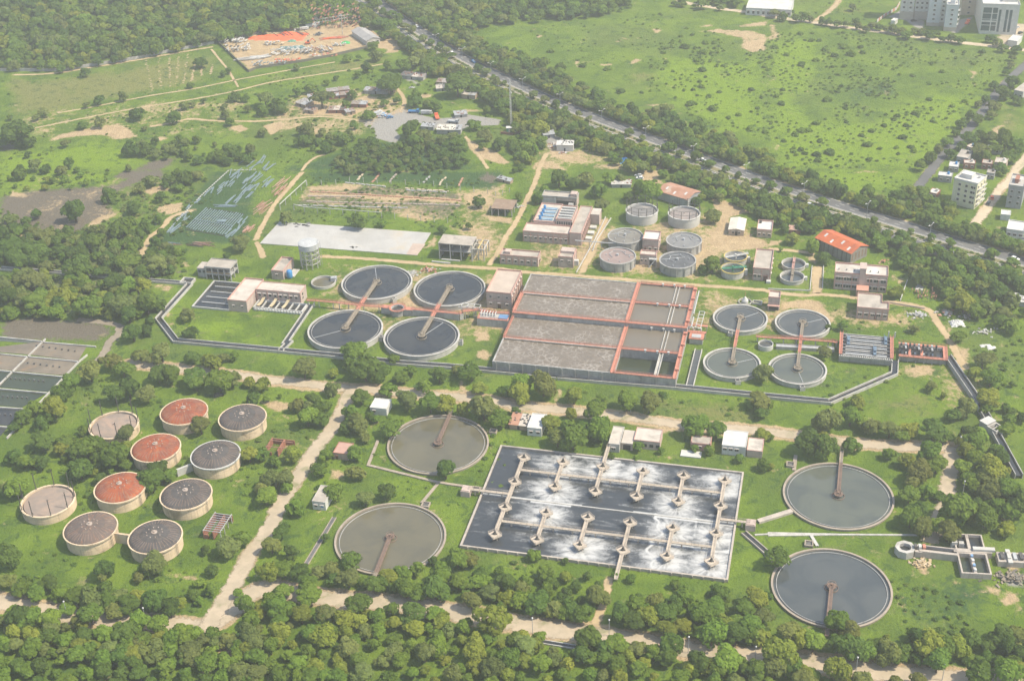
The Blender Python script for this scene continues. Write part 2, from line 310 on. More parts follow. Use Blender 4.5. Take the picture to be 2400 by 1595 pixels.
for s, w in (('10: 980,1110 1150,1080 1300,1000 1420,1010 1500,1050 1650,1090 1800,1080 1850,1040 2000,1060 2250,1100 2230,1150 1950,1160 1880,1200 1650,1180 1480,1120 1350,1140 1280,1200 1330,1260 1280,1320 1100,1270 1090,1190 1000,1160', .95),
  ('20: 280,1250 380,1230 560,1300 600,1380 420,1440 340,1400', .7), ('10: 1340,660 1550,780 1480,790 1360,740', .6), ('33: 2100,590 2352,600 2352,720 2200,700', .8), ('11: 1390,900 1500,900 1480,980 1420,990', .7), ('12: 640,850 760,840 700,1000 620,980', .4), ('31: 1320,1290 1440,1280 1430,1360 1320,1350', .5),
  ('30: 1750,180 1900,150 1850,210 1740,310 1670,300', .8), ('30: 1090,160 1210,90 1420,180 1450,200 1430,300 1380,280 1250,190', .7), ('30: 2200,340 2352,200 2352,330 2300,400', .8)): cover('g', s, w, 3)
for s, w in (('22: 1380,560 1900,570 2240,640 2220,740 1700,700 1350,650', .85), ('22: 700,480 930,470 900,560 680,560', .7), ('32: 1000,540 1460,500 1440,640 1000,650', .8), ('32: 1200,200 1600,250 1560,420 1250,420', .5), ('00: 0,680 500,700 2050,480 1950,760 1000,960 200,1100 0,1150', .62), ('10: 600,560 1300,500 1200,640 100,780 0,760', .62), ('21: 1750,1100 1900,1100 1850,1350 1720,1300', .6), ('30: 2100,960 2352,960 2352,1250 2050,1230', .7), ('30: 300,20 1180,10 1000,190 500,180', .45), ('20: 1000,640 1350,620 1400,760 1000,800', .6), ('11: 600,820 900,830 800,950 450,960', .6), ('31: 0,820 110,800 130,1080 0,1090', .6), ('11: 600,820 2352,900 21: 300,930 1700,1040 2352,1090 31: 1400,1240 1600,1500 31: 1000,1560 11: 700,1560 450,1300', .5), ('21: 0,0 400,0 700,500 1900,250 2352,500 2352,1080 31: 500,1150 480,900 300,650 21: 2352,1100 0,940', .5), ('11: 1800,120 2352,100 2352,900 1700,860 1900,500', .5), ('32: 0,250 1700,150 1650,700 0,480', .35)): cover('y', s, w, 18)
for s, w in (('01: 1560,1300 2352,1330 2352,1568 1900,1540 1620,1530', .8), ('01: 0,0 1030,0 1000,120 300,170 0,200', .9), ('00: 0,1400 900,1300 1300,1330 1250,1500 900,1568 0,1568', .85), ('20: 1500,520 2352,560 2352,1300 2000,1250 1500,1000 1250,760 1300,560', .8), ('30: 0,380 500,330 480,700 300,900 400,1100 900,1120 1500,880 1900,820 1800,1150 1400,1568 0,1568', .85), ('31: 380,0 1300,0 1180,240 1000,180 700,170', .95), ('32: 400,930 1050,1000 1050,1200 700,1080', .6), ('33: 400,230 1150,240 1150,420 800,340 400,300', .5), ('22: 1370,840 1620,880 1700,1130 1250,1080', .4), ('12: 1350,1000 2100,1180 1900,1380 1200,1290', .6), ('20: 100,300 850,240 700,420 0,420', .4), ('12: 0,180 300,180 300,300 0,290', .5)): cover('l', s, w, 26)
for s, w in (('30: 480,700 1000,640 1400,700 1500,850 1200,1000 800,1080 400,1000 330,880', .5), ('20: 1000,340 1350,330 1900,380 1950,480 1500,560 1300,500 1000,480', .5), ('33: 1150,640 1700,560 2100,750 2000,1050 1400,1050 1150,850', .75), ('10: 1050,1300 1900,1290 1950,1500 2100,1568 300,1568 650,1420', .9), ('11: 430,0 2300,0 2200,180 1200,110 500,120', .6), ('01: 1950,0 2352,0 2300,650 1500,700 1400,650 1700,300', .85), ('00: 100,800 800,830 600,1000 100,950', .5), ('30: 900,420 1600,420 1500,520 900,540', .6), ('20: 250,400 700,470 560,620 150,560', .6), ('32: 0,350 700,250 1100,260 560,510 0,460', .7), ('33: 0,1050 700,1000 1100,1150 700,1250 0,1200', .5), ('12: 0,0 0,0 2352,0 2352,60', 0.0), ('32: 1900,900 2352,900 2352,1568 2000,1568', .6), ('01: 0,560 700,640 1500,640 1500,950 700,930 0,880', .55)): cover('k', s, w, 30)
for s in ('01: 1950,0 2352,0 2300,650 1500,700 1400,650 1700,300', '10: 1050,1300 1900,1290 1950,1500 2100,1568 300,1568 650,1420', '11: 430,0 2300,0 2200,180 1200,110 500,120'): cover('k', s, .85, 10)
# ------------------------------------------------------------------ roads, tracks and paths: ribbons with worn edges
ROADS = []
def smooth_line(pts, step):
    P = [Vector(p) for p in pts]
    for _ in range(2):
        Q = [P[0]]
        for a, b in zip(P, P[1:]): Q += [a.lerp(b, .25), a.lerp(b, .75)]
        P = Q+[P[-1]]
    out = [P[0]]; acc = 0
    for a, b in zip(P, P[1:]):
        L = (b-a).length; t = step-acc
        while t < L: out.append(a.lerp(b, t/L)); t += step
        acc = (acc+L) % step
    out.append(P[-1]); return out
def ribbon(name, pts, w, m, z, jit=0.0, step=1.5, verge=None, smooth=True, kind='structure', label=None):
    P = smooth_line(pts, step) if smooth else [Vector(p) for p in pts]
    vs = []; fs = []; ed = []; fray = jit > 0
    j1 = j2 = 0.0
    for i, p in enumerate(P):
        d = (P[min(i+1, len(P)-1)]-P[max(i-1, 0)]); d.z = 0; d.normalize(); n = Vector((-d.y, d.x, 0))
        ww = (w[0]+(w[1]-w[0])*i/(len(P)-1) if isinstance(w, tuple) else w)*(1.3 if fray else 1)
        j1 = .6*j1+random.uniform(-jit, jit); j2 = .6*j2+random.uniform(-jit, jit)
        a = p+n*(ww/2+j1); b = p-n*(ww/2+j2)
        vs += [(a.x, a.y, z), (p.x, p.y, z), (b.x, b.y, z)]; e_ = 1.0 if i in (0, len(P)-1) else 0.0; ed += [1.0, e_, 1.0]
        if i: k = 3*i; fs += [(k-3, k-2, k+1, k), (k-2, k-1, k+2, k+1)]
    mb = MB(); mb.add(vs, fs); o = mb.build(name, worn(m) if fray else m); tag(o, kind=kind)
    if fray: c = o.data.color_attributes.new('edge', 'FLOAT_COLOR', 'POINT'); c.data.foreach_set('color', np.repeat(np.array(ed, np.float32), 4))
    if o.data.polygons[0].normal.z < 0: o.data.flip_normals()
    wm = max(w) if isinstance(w, tuple) else w
    ROADS.append((P, wm))
    if verge: cover_line(verge[0], P, wm+verge[1], verge[2], 2.2)
    return P
FAR = '10: 950,-120 1130,20 1230,100 1400,210 1560,325 1700,405 1850,505 2000,580 2150,660 20: 150,820 330,905 500,985 640,1035 900,1130 1100,1205 1300,1285 1450,1335 1650,1410 1900,1510 31: 100,140 380,235 650,315 900,390 1100,450 1350,530 1550,600 1750,655 2050,745 2250,805 2352,835 2800,965'
far_pts = smooth_line(gp(FAR), 12.0)
# the curve is eased so the carriageway runs as one sweep
for _ in range(6): far_pts = [far_pts[0]]+[(a+b*2+c)/4 for a, b, c in zip(far_pts, far_pts[1:], far_pts[2:])]+[far_pts[-1]]
def offs(P, d):
    out = []
    for i, p in enumerate(P):
        t = P[min(i+1, len(P)-1)]-P[max(i-1, 0)]; t.z = 0; t.normalize(); out.append(p+Vector((t.y, -t.x, 0))*d)
    return out
near_pts = offs(far_pts, 15.0)
ribbon('road', far_pts, 9.0, asphalt, .05, .0, 4, ('d', 5, .62))
ribbon('road', near_pts, 9.0, asphalt, .05, .0, 4, ('d', 4, .6))
med = offs(far_pts, 7.5)
ribbon('median_strip', med, 4.2, mat('median soil', (.13,.15,.05), (.22,.18,.10), .3), .12, 0, 4)
for d_, w_, m_ in ((4.0, .30, paint_r), (-4.1, .30, paint_r), (11.0, .30, paint_r), (19.0, .30, paint_r)): ribbon('road_marking', offs(far_pts, d_), w_, m_, .07, 0, 4)
for d_ in (5.35, 9.65): ribbon('kerb', offs(far_pts, d_), .5, kerbm, .22, 0, 4)
def dashes(d):
    P = smooth_line(offs(far_pts, d), 3.0); mb = MB()
    for a, b in list(zip(P, P[1:]))[::3]:
        t = (b-a).normalized(); n = Vector((-t.y, t.x, 0))*.12
        mb.add([(v.x, v.y, .075) for v in (a+n, a-n, b-n, b+n)], [(0,1,2,3)])
    tag(mb.build('road_marking', paint_r), kind='structure')
for d_ in (-1.4, 1.4, 13.7, 16.4): dashes(d_)
side_road = ribbon('service_road', gp('30: 2420,540 2352,610 2250,690 2060,900 1870,1160 1740,1290 1600,1430 1500,1560 31: 1430,80 1360,170'), 5.5, asphalt, .04, .25, 3, ('d', 2, .55))
ribbon('dirt_road', gp('30: 2420,1400 2352,1460 2270,1568 31: 2230,80 2130,170 2030,310 1960,400 1900,490'), 5, dirt_p, .04, .5, 2, ('d', 3, .6))
ribbon('field_road', gp('20: 1500,10 1700,45 1900,80 2120,105 30: 0,150 430,210 700,250 980,285 1300,330 1700,385 2000,415 2352,460 2600,490'), 5.5, dirt_p, .04, .3, 3, ('d', 3, .5))
ribbon('tower_road', gp('30: 2352,220 2200,340 2150,420'), 12, lane, .04, .1, 3)
ribbon('dirt_path', gp('30: 420,200 470,165 560,110 640,30 660,-40'), 3, dirt, .04, .5, 2, ('d', 2, .8))
lane_r = ribbon('concrete_lane', gp('12: 880,425 800,600 720,760 620,900 500,1050 400,1230 280,1400 180,1568 13: 200,30 60,260 0,330 03: 2330,330 2200,600 2080,800 1980,960 1900,1090'), (5.6, 6.4), lane, .04, .35, 1.5, ('d', 1.6, .62))
ribbon('plant_road', gp('02: 1180,200 1500,235 2352,325 12: 0,345 300,370 640,410 850,432 1300,460 1500,490 1900,510 2352,575 22: 0,592 500,625 1000,690 1400,740 1600,775 2100,800 2250,815 32: 0,825 300,865 700,925 1200,965 1690,975'), 5.6, lane, .03, .35, 1.5, ('d', 4.5, .8))
ribbon('plant_road', gp('32: 1690,960 1690,1100 1655,1300 1610,1568 33: 1600,10 1480,300'), 6, lane, .035, .35, 1.5, ('d', 1.5, .6))
ribbon('plant_road', gp('03: -100,830 50,850 350,915 560,960 1100,1010 1700,1060 1950,1085 13: 0,690 350,760 760,830 1250,845 1750,920 23: 0,1030 300,1085 650,1130 1000,1175 1400,1235 1700,1300 2100,1330 33: 0,1345 450,1405 800,1450 1150,1500 1700,1540 2100,1568 2400,1580'), 7.5, lane, .03, .4, 1.5, ('d', 4, .8))
for w, s, k in ((3.2, '23: 900,610 880,680 872,750 830,880 770,1050', 'd'), (3.0, '00: 120,690 500,680 850,618 1250,555 1600,490 1960,430', 'd'), (2.0, '00: 520,1040 850,985 1300,890 1800,815 2150,737 10: 0,700 350,635 730,570', 'd'),
  (2.2, '00: 0,1245 400,1160 900,1060 1300,985 1600,940 1900,890 2200,830 10: 100,760 600,680 1000,620 1180,585', 'd'), (2.8, '00: 1370,1165 1580,1130 1750,1085 1900,1110 2352,1115 10: 0,1115 300,1095 550,1065 800,1085 1000,1115', 'd'),
  (1.8, '00: 1940,450 2010,540 2090,630 2130,700 2190,800', 'd'), (3.0, '10: 1290,810 1350,880 1370,940 1340,1010', 'd'), (2.5, '10: 1920,1250 1990,1340 2060,1440 2130,1550', 'd'),
  (3.4, '11: 430,10 300,150 180,290 100,430 30,560 0,640', 'd'), (3.5, '11: 0,650 50,740 70,800', 'd'), (3.4, '20: 330,1400 230,1568 21: 250,30 130,280 50,450 -20,560 11: 2300,600 2230,740 2140,870', 'd'),
  (4.0, '21: 860,440 780,650 660,900 640,940', 'd'), (3.4, '11: 600,785 900,800 1300,830 1700,870 2100,890 2300,905 21: 100,932 600,962 1200,1012 1700,1052 2352,1095 31: 0,1110 330,1150 480,1130 800,1165 860,1172', 'd'),
  (5.5, '31: 450,1130 445,1000 465,880', 'd'), (4.2, '31: 1080,1205 1480,1250 1560,1400 1680,1568 32: 1740,130 1830,260', 'd'), (3.5, '31: 0,715 340,745 430,770', 'd'), (3.5, '01: 1780,360 1560,420 1500,520 1380,600 1330,700 1290,820', 'd'),
  (4.5, '01: 700,1370 950,1385 1120,1420 1085,1510 1000,1568 02: 960,90 880,200', 'm'), (2.2, '10: 640,1420 550,1440 470,1500 420,1568', 'd'), (1.2, '32: 640,950 640,1000', 'd')):
    ribbon('dirt_path', gp(s), w*.85, dirt if k == 'd' else mat('grey brown track', (.27,.225,.17), (.22,.185,.14), .2, rough=1), .022, w*.10, 1.4, (k, w*.4, .52))
mb = MB()
for a, b in (('00: 1340,560', '00: 1400,830'), ('00: 1460,540', '00: 1480,810'), ('00: 1560,520', '00: 1560,790'), ('00: 1640,510', '00: 1620,770'), ('00: 1720,500', '00: 1690,760'), ('00: 1790,600', '00: 1760,740'), ('00: 1860,590', '00: 1850,690'), ('00: 1960,590', '00: 1930,680')):
    A, B = gp(a)[0], gp(b)[0]
    for k in range(17):
        if random.random() < .75: c = A.lerp(B, k/16); mb.disc(random.uniform(.5,1.1), .03, 7, 0, (c.x+random.uniform(-.6,.6), c.y+random.uniform(-.6,.6)))
tag(mb.build('planting_pits', dirt), kind='stuff')
def ground():
    n = nx*ny; X, Y = np.meshgrid(gx, gy); co = np.zeros((n, 3), np.float32); co[:, 0] = X.ravel(); co[:, 1] = Y.ravel()
    i = np.arange(nx-1)[None, :]+nx*np.arange(ny-1)[:, None]; q = np.stack([i, i+1, i+nx+1, i+nx], -1).reshape(-1, 4)
    B = 9000.0; xs = (-B, GX0, float(gx[-1]), B); ys = (-B, GY0, float(gy[-1]), B); ex = []; eq = []
    for a in range(3):
        for b in range(3):
            if a == 1 and b == 1: continue
            k = n+len(ex); ex += [(xs[a],ys[b],0),(xs[a+1],ys[b],0),(xs[a+1],ys[b+1],0),(xs[a],ys[b+1],0)]; eq.append((k,k+1,k+2,k+3))
    co = np.vstack([co, np.array(ex, np.float32)]); q = np.vstack([q, np.array(eq)]).astype(np.int32)
    me = bpy.data.meshes.new('ground'); me.vertices.add(len(co)); me.vertices.foreach_set('co', co.ravel())
    me.loops.add(q.size); me.loops.foreach_set('vertex_index', q.ravel()); me.polygons.add(len(q))
    me.polygons.foreach_set('loop_start', np.arange(0, q.size, 4, dtype=np.int32)); me.update(calc_edges=True)
    for nm, ks in (('cover_bare', 'dmg'), ('cover_growth', 'ylk')):
        a = me.color_attributes.new(nm, 'FLOAT_COLOR', 'POINT'); d = np.zeros((len(co), 4), np.float32); d[:, 3] = 1
        for c, k in enumerate(ks): d[:n, c] = COVER[k].ravel()
        a.data.foreach_set('color', d.ravel())
    m, t, b, L = nodes('grassland'); P = pos(t)
    A = N(t, 'ShaderNodeVertexColor', layer_name='cover_bare'); Bn = N(t, 'ShaderNodeVertexColor', layer_name='cover_growth')
    sa = N(t, 'ShaderNodeSeparateColor'); L.new(A.outputs[0], sa.inputs[0]); sb = N(t, 'ShaderNodeSeparateColor'); L.new(Bn.outputs[0], sb.inputs[0])
    n1 = noise(t, .35, 6, .7, P); n2 = noise(t, .045, 5, .6, P, .5); n3 = noise(t, .9, 4, .75, P); n4 = noise(t, .012, 3, .5, P)
    col = mixc(t, (.096,.155,.020), (.148,.218,.024), ramp(t, n2, .38, .62))
    col = mixc(t, col, (.120,.155,.042), math_(t, 'MULTIPLY', ramp(t, n4, .5, .66), .5))
    def over(c, new, w, spread=.9, grain=None):
        g = math_(t, 'ADD', w, math_(t, 'MULTIPLY', math_(t, 'SUBTRACT', grain or n1, .5), spread))
        return mixc(t, c, new, math_(t, 'MULTIPLY', ramp(t, g, .36, .60), ramp(t, w, .02, .12)))
    nm_ = math_(t, 'ADD', math_(t, 'MULTIPLY', n1, .5), math_(t, 'MULTIPLY', n2, .5))
    col = over(col, (.175,.262,.020), sb.outputs[1], 1.1, nm_)
    col = over(col, (.190,.195,.060), sb.outputs[0], 1.4, nm_)
    col = over(col, (.050,.098,.032), sb.outputs[2], 1.3, nm_)
    col = mixc(t, col, (.045,.090,.026), math_(t, 'MULTIPLY', ramp(t, n3, .52, .72), .62))
    col = mixc(t, col, (.165,.235,.055), math_(t, 'MULTIPLY', ramp(t, n1, .58, .72), .5))
    n5 = noise(t, .16, 6, .75, P, .8); col = mixc(t, col, (.040,.082,.026), math_(t, 'MULTIPLY', ramp(t, n5, .52, .63), .68)); col = mixc(t, col, (.185,.200,.075), math_(t, 'MULTIPLY', ramp(t, noise(t, .09, 6, .75, P, .5), .57, .68), .45))
    fl = math_(t, 'MULTIPLY', ramp(t, noise(t, .11, 6, .75, P, .4), .60, .68), ramp(t, noise(t, .02, 2, .5, P), .42, .6))
    tan = mixc(t, (.50,.375,.22), (.40,.29,.17), ramp(t, noise(t, .2, 5, .7, P), .35, .65)); tan = mixc(t, tan, (.27,.22,.12), math_(t, 'MULTIPLY', ramp(t, n3, .5, .7), .6))
    col = over(col, (.145,.125,.095), sa.outputs[1], 1.0)
    col = over(col, (.31,.295,.27), sa.outputs[2], .4)
    col = mixc(t, col, (.40,.31,.17), math_(t, 'MULTIPLY', fl, .75))
    col = over(col, tan, sa.outputs[0], 1.7, nm_)
    L.new(col, b.inputs['Base Color']); b.inputs['Roughness'].default_value = 1; b.inputs['Specular IOR Level'].default_value = .05
    bp = N(t, 'ShaderNodeBump'); bp.inputs['Strength'].default_value = .9; bp.inputs['Distance'].default_value = 1.0
    hh = math_(t, 'ADD', n3, n1); L.new(hh, bp.inputs['Height']); L.new(bp.outputs[0], b.inputs['Normal'])
    me.materials.append(m); o = bpy.data.objects.new('ground', me); COL.objects.link(o); tag(o, kind='structure')
# ------------------------------------------------------------------ round tanks
def ang(p, q): return math.atan2(q[1]-p[1], q[0]-p[0])
def clarifier(c, R, h, lvl, wmat, wallmat, bdir, label, group, bridge_out=2.5, bw=1.6, scrap=None, big=False, out_mat=salmon, deck_mat=gang, boxes=(), rim=.55, arms=True):
    t = thing('clarifier_tank', label, 'settling tank', (c[0], c[1], 0), 0, group); BLOCK.append((c[0], c[1], R+1))
    mb = MB(); mb.lathe([(R, -.3), (R, h-.35), (R+.22, h-.3), (R+.22, h), (R-rim, h), (R-rim, lvl-.6)], 96)
    mb.build('wall', wallmat, t)
    mb = MB(); mb.lathe([(R-rim-1.0, lvl-.6), (R-rim-1.0, lvl+.28), (R-rim-1.22, lvl+.28), (R-rim-1.22, lvl-.6)], 96); mb.build('launder', conc, t)
    MB().disc(R-rim-.02, lvl, 96).build('water', wmat, t)
    d = Vector((math.cos(bdir), math.sin(bdir), 0)); n = Vector((-d.y, d.x, 0)); z = h+.45
    mb = MB(); mb.bar(d*-.6+Vector((0,0,z)), d*(R-.2)+Vector((0,0,z)), bw, .22)
    for sgn in (-1, 1):
        mb.bar(d*-.6+n*(sgn*bw*.5)+Vector((0,0,z-.15)), d*R+n*(sgn*bw*.5)+Vector((0,0,z-.15)), .14, .6)
    b = mb.build('bridge', deck_mat, t)
    mb = MB()
    for sgn in (-1, 1): mb.rail(d*.5+n*(sgn*bw*.47)+Vector((0,0,z+.1)), d*R+n*(sgn*bw*.47)+Vector((0,0,z+.1)), 1.0, 2.6, .07)
    mb.build('railing', deck_mat, b)
    if bridge_out:
        mb = MB(); mb.bar(d*(R-.2)+Vector((0,0,z+.05)), d*(R+bridge_out)+Vector((0,0,z+.05)), bw*1.05, .3)
        for sgn in (-1, 1): mb.rail(d*(R-.2)+n*(sgn*bw*.5)+Vector((0,0,z+.2)), d*(R+bridge_out)+n*(sgn*bw*.5)+Vector((0,0,z+.2)), 1.0, 1.6, .08)
        mb.build('landing', out_mat, t)
    mb = MB(); mb.tube((0,0,-.3), (0,0,z+.1), .75, 16); mb.disc(1.7, z+.15, 24); mb.lathe([(1.7, z-.1), (1.7, z+.15)], 24)
    mb.lathe([(1.45, z+1.05), (1.6, z+1.05), (1.6, z+1.2), (1.45, z+1.2)], 16)
    for k in range(8): a = k*math.pi/4; mb.tube((1.55*math.cos(a),1.55*math.sin(a),z+.1), (1.55*math.cos(a),1.55*math.sin(a),z+1.15), .05, 5)
    mb.tube((0,0,z), (0,0,z+1.0), .45, 12)
    cp = mb.build('centre_platform', deck_mat, t)
    mb = MB(); mb.lathe([(2.3, lvl-.5), (2.3, lvl+.3), (2.45, lvl+.3), (2.45, lvl-.5)], 28); mb.build('inlet_drum', deck_mat, cp)
    if scrap is not None:
        e = Vector((math.cos(scrap), math.sin(scrap), 0))
        mb = MB(); mb.bar(e*2.4+Vector((0,0,lvl+.12)), e*(R-rim-1.3)+Vector((0,0,lvl+.12)), .22, .16); mb.build('scum_skimmer', steel, t)
    for a in boxes:
        e = Vector((math.cos(a), math.sin(a), 0)); m2 = Vector((-e.y, e.x, 0)); mb = MB()
        for s1, s2 in ((-1, -.8), (.8, 1)): mb.bar(e*(R+.2)+m2*s1*1.0+Vector((0,0,h*.4)), e*(R+2.0)+m2*s1*1.0+Vector((0,0,h*.4)), .25, h*.8)
        mb.bar(e*(R+1.9)-m2*1.1+Vector((0,0,h*.4)), e*(R+1.9)+m2*1.1+Vector((0,0,h*.4)), .25, h*.8); mb.bar(e*(R+.25)+Vector((0,0,h*.3)), e*(R+1.85)+Vector((0,0,h*.3)), 1.7, .1)
        mb.build('outlet_box', wallmat, t)
    return t
PC = [(-66.34,599.47), (-29.82,590.2), (-78.34,554.76), (-41.99,545.22)]
a13 = ang(PC[0], PC[2]); a24 = ang(PC[1], PC[3])
g1 = 'primary settling tanks of black water'
clarifier(PC[0], 17.6, 3.0, 2.4, w_black, conc_l, a13, 'round tank of black water beside the small empty round pit', g1, 5.4, scrap=R_(97), boxes=(R_(-60),))
clarifier(PC[1], 17.6, 3.0, 2.4, w_black, conc_l, a24, 'round tank of black water next to the tall pink pump house', g1, 5.4, scrap=None)
clarifier(PC[2], 17.6, 3.0, 2.4, w_black, conc_l, a13+math.pi, 'round tank of black water nearest the screen house, with a pale skimmer line', g1, 5.4, scrap=R_(205), boxes=(R_(-22),))
clarifier(PC[3], 17.6, 3.0, 2.4, w_black, conc_l, a24+math.pi, 'round tank of black water behind the big tree clump, next to the aeration basin', g1, 5.4, scrap=R_(52), boxes=(R_(-12),))
SC = [(107.7,552.23), (135.72,545.53), (97.67,513.36), (125.58,506.52)]
b13 = ang(SC[0], SC[2]); b24 = ang(SC[1], SC[3])
g2 = 'small settling tanks beside the grit channels'
clarifier(SC[0], 12.6, 2.3, 1.6, w_grey, conc_l, b13, 'small grey water tank nearest the white escape stair, behind the red walkway', g2, 7.6, 1.3, scrap=R_(28), boxes=(R_(-118),))
clarifier(SC[1], 12.6, 2.3, 1.6, w_grey, conc_l, b24, 'small grey water tank on trampled earth in front of the notched building', g2, 7.6, 1.3, scrap=R_(20))
clarifier(SC[2], 12.6, 2.3, 1.6, w_slate, conc_l, b13+math.pi, 'small grey water tank next to the straight drain, in front of the red walkway', g2, 7.0, 1.3, scrap=R_(18), boxes=(R_(-88),))
clarifier(SC[3], 12.6, 2.3, 1.6, w_slate, conc_l, b24+math.pi, 'small grey water tank with a shrub at its edge, beside the grit channels', g2, 7.0, 1.3, scrap=R_(-88), boxes=(R_(-92),))
LC = [(-32.23,461.79), (-48.59,402.22), (123.81,417.65), (109.77,365.73)]
g3 = 'large low settling tanks in the old plant'
def dirpx(s): a, b = gp(s, 1); return ang(a, b)
lring = mat('tan weathered rim', (.36,.30,.24), (.28,.235,.185), .3, streak=.3)
clarifier(LC[0], 20.9, 1.0, .35, w_olive, lring, dirpx('12: 1690,920 1795,680'), 'large olive brown tank with its bridge to the tree row behind it', g3, 2.2, 1.2, big=True, out_mat=gang, deck_mat=mat('rusty brown bridge', (.22,.15,.115), (.17,.12,.095), .5))
clarifier(LC[1], 20.9, 1.0, .35, w_olive, lring, dirpx('13: 1220,220 1080,580'), 'large olive brown tank beside the concrete lane, its bridge running into the trees in front', g3, 2.5, 1.2, big=True, out_mat=gang, deck_mat=MATS['rusty brown bridge'])
clarifier(LC[2], 20.9, 1.0, .35, w_slate, lring, dirpx('32: 645,1390 672,1050'), 'large slate green tank with a bridge running back towards the plant road', g3, 8, 1.35, big=True, out_mat=lring, deck_mat=MATS['rusty brown bridge'])
clarifier(LC[3], 20.9, 1.0, .35, w_blue, lring, dirpx('33: 600,640 552,1150'), 'large blue grey tank nearest the viewer, beside the small inlet works', g3, 5, 1.35, big=True, out_mat=MATS['rusty brown bridge'], deck_mat=MATS['rusty brown bridge'])
def wallrings(mb, R, h, n=5):
    for k in range(1, n): mb.lathe([(R+.05, h*k/n-.06), (R+.09, h*k/n), (R+.05, h*k/n+.06)], 64)
def dome_tank(c, R, h, roof, wallm, rimm, label, ribs=40):
    t = thing('digester_tank', label, 'digester', (c[0], c[1], 0), 0, 'old sludge digesters with domed covers'); BLOCK.append((c[0], c[1], R+.5))
    mb = MB(); mb.lathe([(R-.35, -.3), (R-.35, h-.6)], 72); wallrings(mb, R-.4, h); mb.build('wall', wallm, t)
    mb = MB(); mb.lathe([(R-.35, h-.75), (R+.25, h-.55), (R+.25, h), (R-.25, h), (R-.25, h-.5)], 72); mb.build('rim_ledge', rimm, t)
    mb = MB(); rr = R-.3
    mb.lathe([(rr, h-.35)]+[(rr*math.cos(a), h-.35+2.3*math.sin(a)) for a in [i*math.pi/2/9 for i in range(1, 9)]]+[(.01, h+1.95)], 72); d = mb.build('roof', roof, t, True)
    mb = MB()
    for k in range(ribs):
        a = 2*math.pi*k/ribs
        for a1, a2 in ((.12, .55), (.55, .95)):
            p = Vector((rr*math.cos(a1)*math.cos(a), rr*math.cos(a1)*math.sin(a), h-.33+2.3*math.sin(a1))); q = Vector((rr*math.cos(a2)*math.cos(a), rr*math.cos(a2)*math.sin(a), h-.33+2.3*math.sin(a2)))
            mb.bar(p, q, .16, .16)
    mb.build('rib', mat('pale rust rib', (.27,.20,.16), (.18,.11,.08), .5), d); d.children[0]['kind'] = 'stuff'
    mb = MB(); mb.tube((0,0,h+1.8), (0,0,h+2.3), 1.1, 20); mb.tube((0,0,h+2.3), (0,0,h+2.8), .45, 12)
    for k in range(10): a = k*math.pi/5; mb.tube((3*math.cos(a), 3*math.sin(a), h+1.6), (3*math.cos(a), 3*math.sin(a), h+2.15), .22, 8)
    mb.build('vent_cap', mat('pale flange', (.42,.36,.31), (.30,.22,.17), .8), t)
    mb = MB(); a = R_(-30); e = Vector((math.cos(a), math.sin(a), 0)); m2 = Vector((-e.y, e.x, 0))
    for s in (-.3, .3): mb.bar(e*(R+.3)+m2*s, e*(R+.3)+m2*s+Vector((0,0,h+1)), .08, .08)
    for k in range(int(h/.45)): mb.bar(e*(R+.3)-m2*.3+Vector((0,0,.4+k*.45)), e*(R+.3)+m2*.3+Vector((0,0,.4+k*.45)), .05, .05)
    mb.build('ladder', steel_d, t); return t
def cover_mat(name, c1, c2, c3, c4):
    """weathered sheet cover: wedges and runs of rust from the crown to the rim, different on every tank"""
    m, t, b, L = nodes(name); tc = N(t, 'ShaderNodeTexCoord'); sx = N(t, 'ShaderNodeSeparateXYZ'); L.new(tc.outputs['Object'], sx.inputs[0]); oi = N(t, 'ShaderNodeObjectInfo')
    a = math_(t, 'ARCTAN2', sx.outputs[1], sx.outputs[0]); r = math_(t, 'SQRT', math_(t, 'ADD', math_(t, 'MULTIPLY', sx.outputs[0], sx.outputs[0]), math_(t, 'MULTIPLY', sx.outputs[1], sx.outputs[1])))
    def polar(ka, kr): cx = N(t, 'ShaderNodeCombineXYZ'); L.new(math_(t, 'MULTIPLY', a, ka), cx.inputs[0]); L.new(math_(t, 'MULTIPLY', r, kr), cx.inputs[1]); L.new(math_(t, 'MULTIPLY', oi.outputs['Random'], 90.0), cx.inputs[2]); return cx.outputs[0]
    P = pos(t); col = mixc(t, c1, c2, ramp(t, noise(t, 1.0, 5, .7, polar(1.5, .10)), .40, .60)); col = mixc(t, col, c3, math_(t, 'MULTIPLY', ramp(t, noise(t, 1.0, 4, .75, polar(6.5, .16)), .52, .66), .75))
    col = mixc(t, col, c4, math_(t, 'MULTIPLY', ramp(t, noise(t, .55, 6, .75, P, .5), .52, .64), .65)); col = mixc(t, col, tuple(x*.5 for x in c2), math_(t, 'MULTIPLY', ramp(t, noise(t, 2.2, 4, .7, P), .55, .75), .55))
    L.new(col, b.inputs['Base Color']); b.inputs['Roughness'].default_value = .85; b.inputs['Specular IOR Level'].default_value = .2; MATS[name] = m; return m
d_black = cover_mat('blackened cover', (.085,.080,.078), (.060,.056,.054), (.125,.108,.094), (.150,.122,.098))
d_brown = cover_mat('browned cover', (.130,.100,.085), (.095,.080,.074), (.27,.135,.075), (.20,.155,.115))
d_red = cover_mat('red rusted cover', (.30,.075,.030), (.19,.060,.036), (.40,.150,.055), (.27,.175,.115))
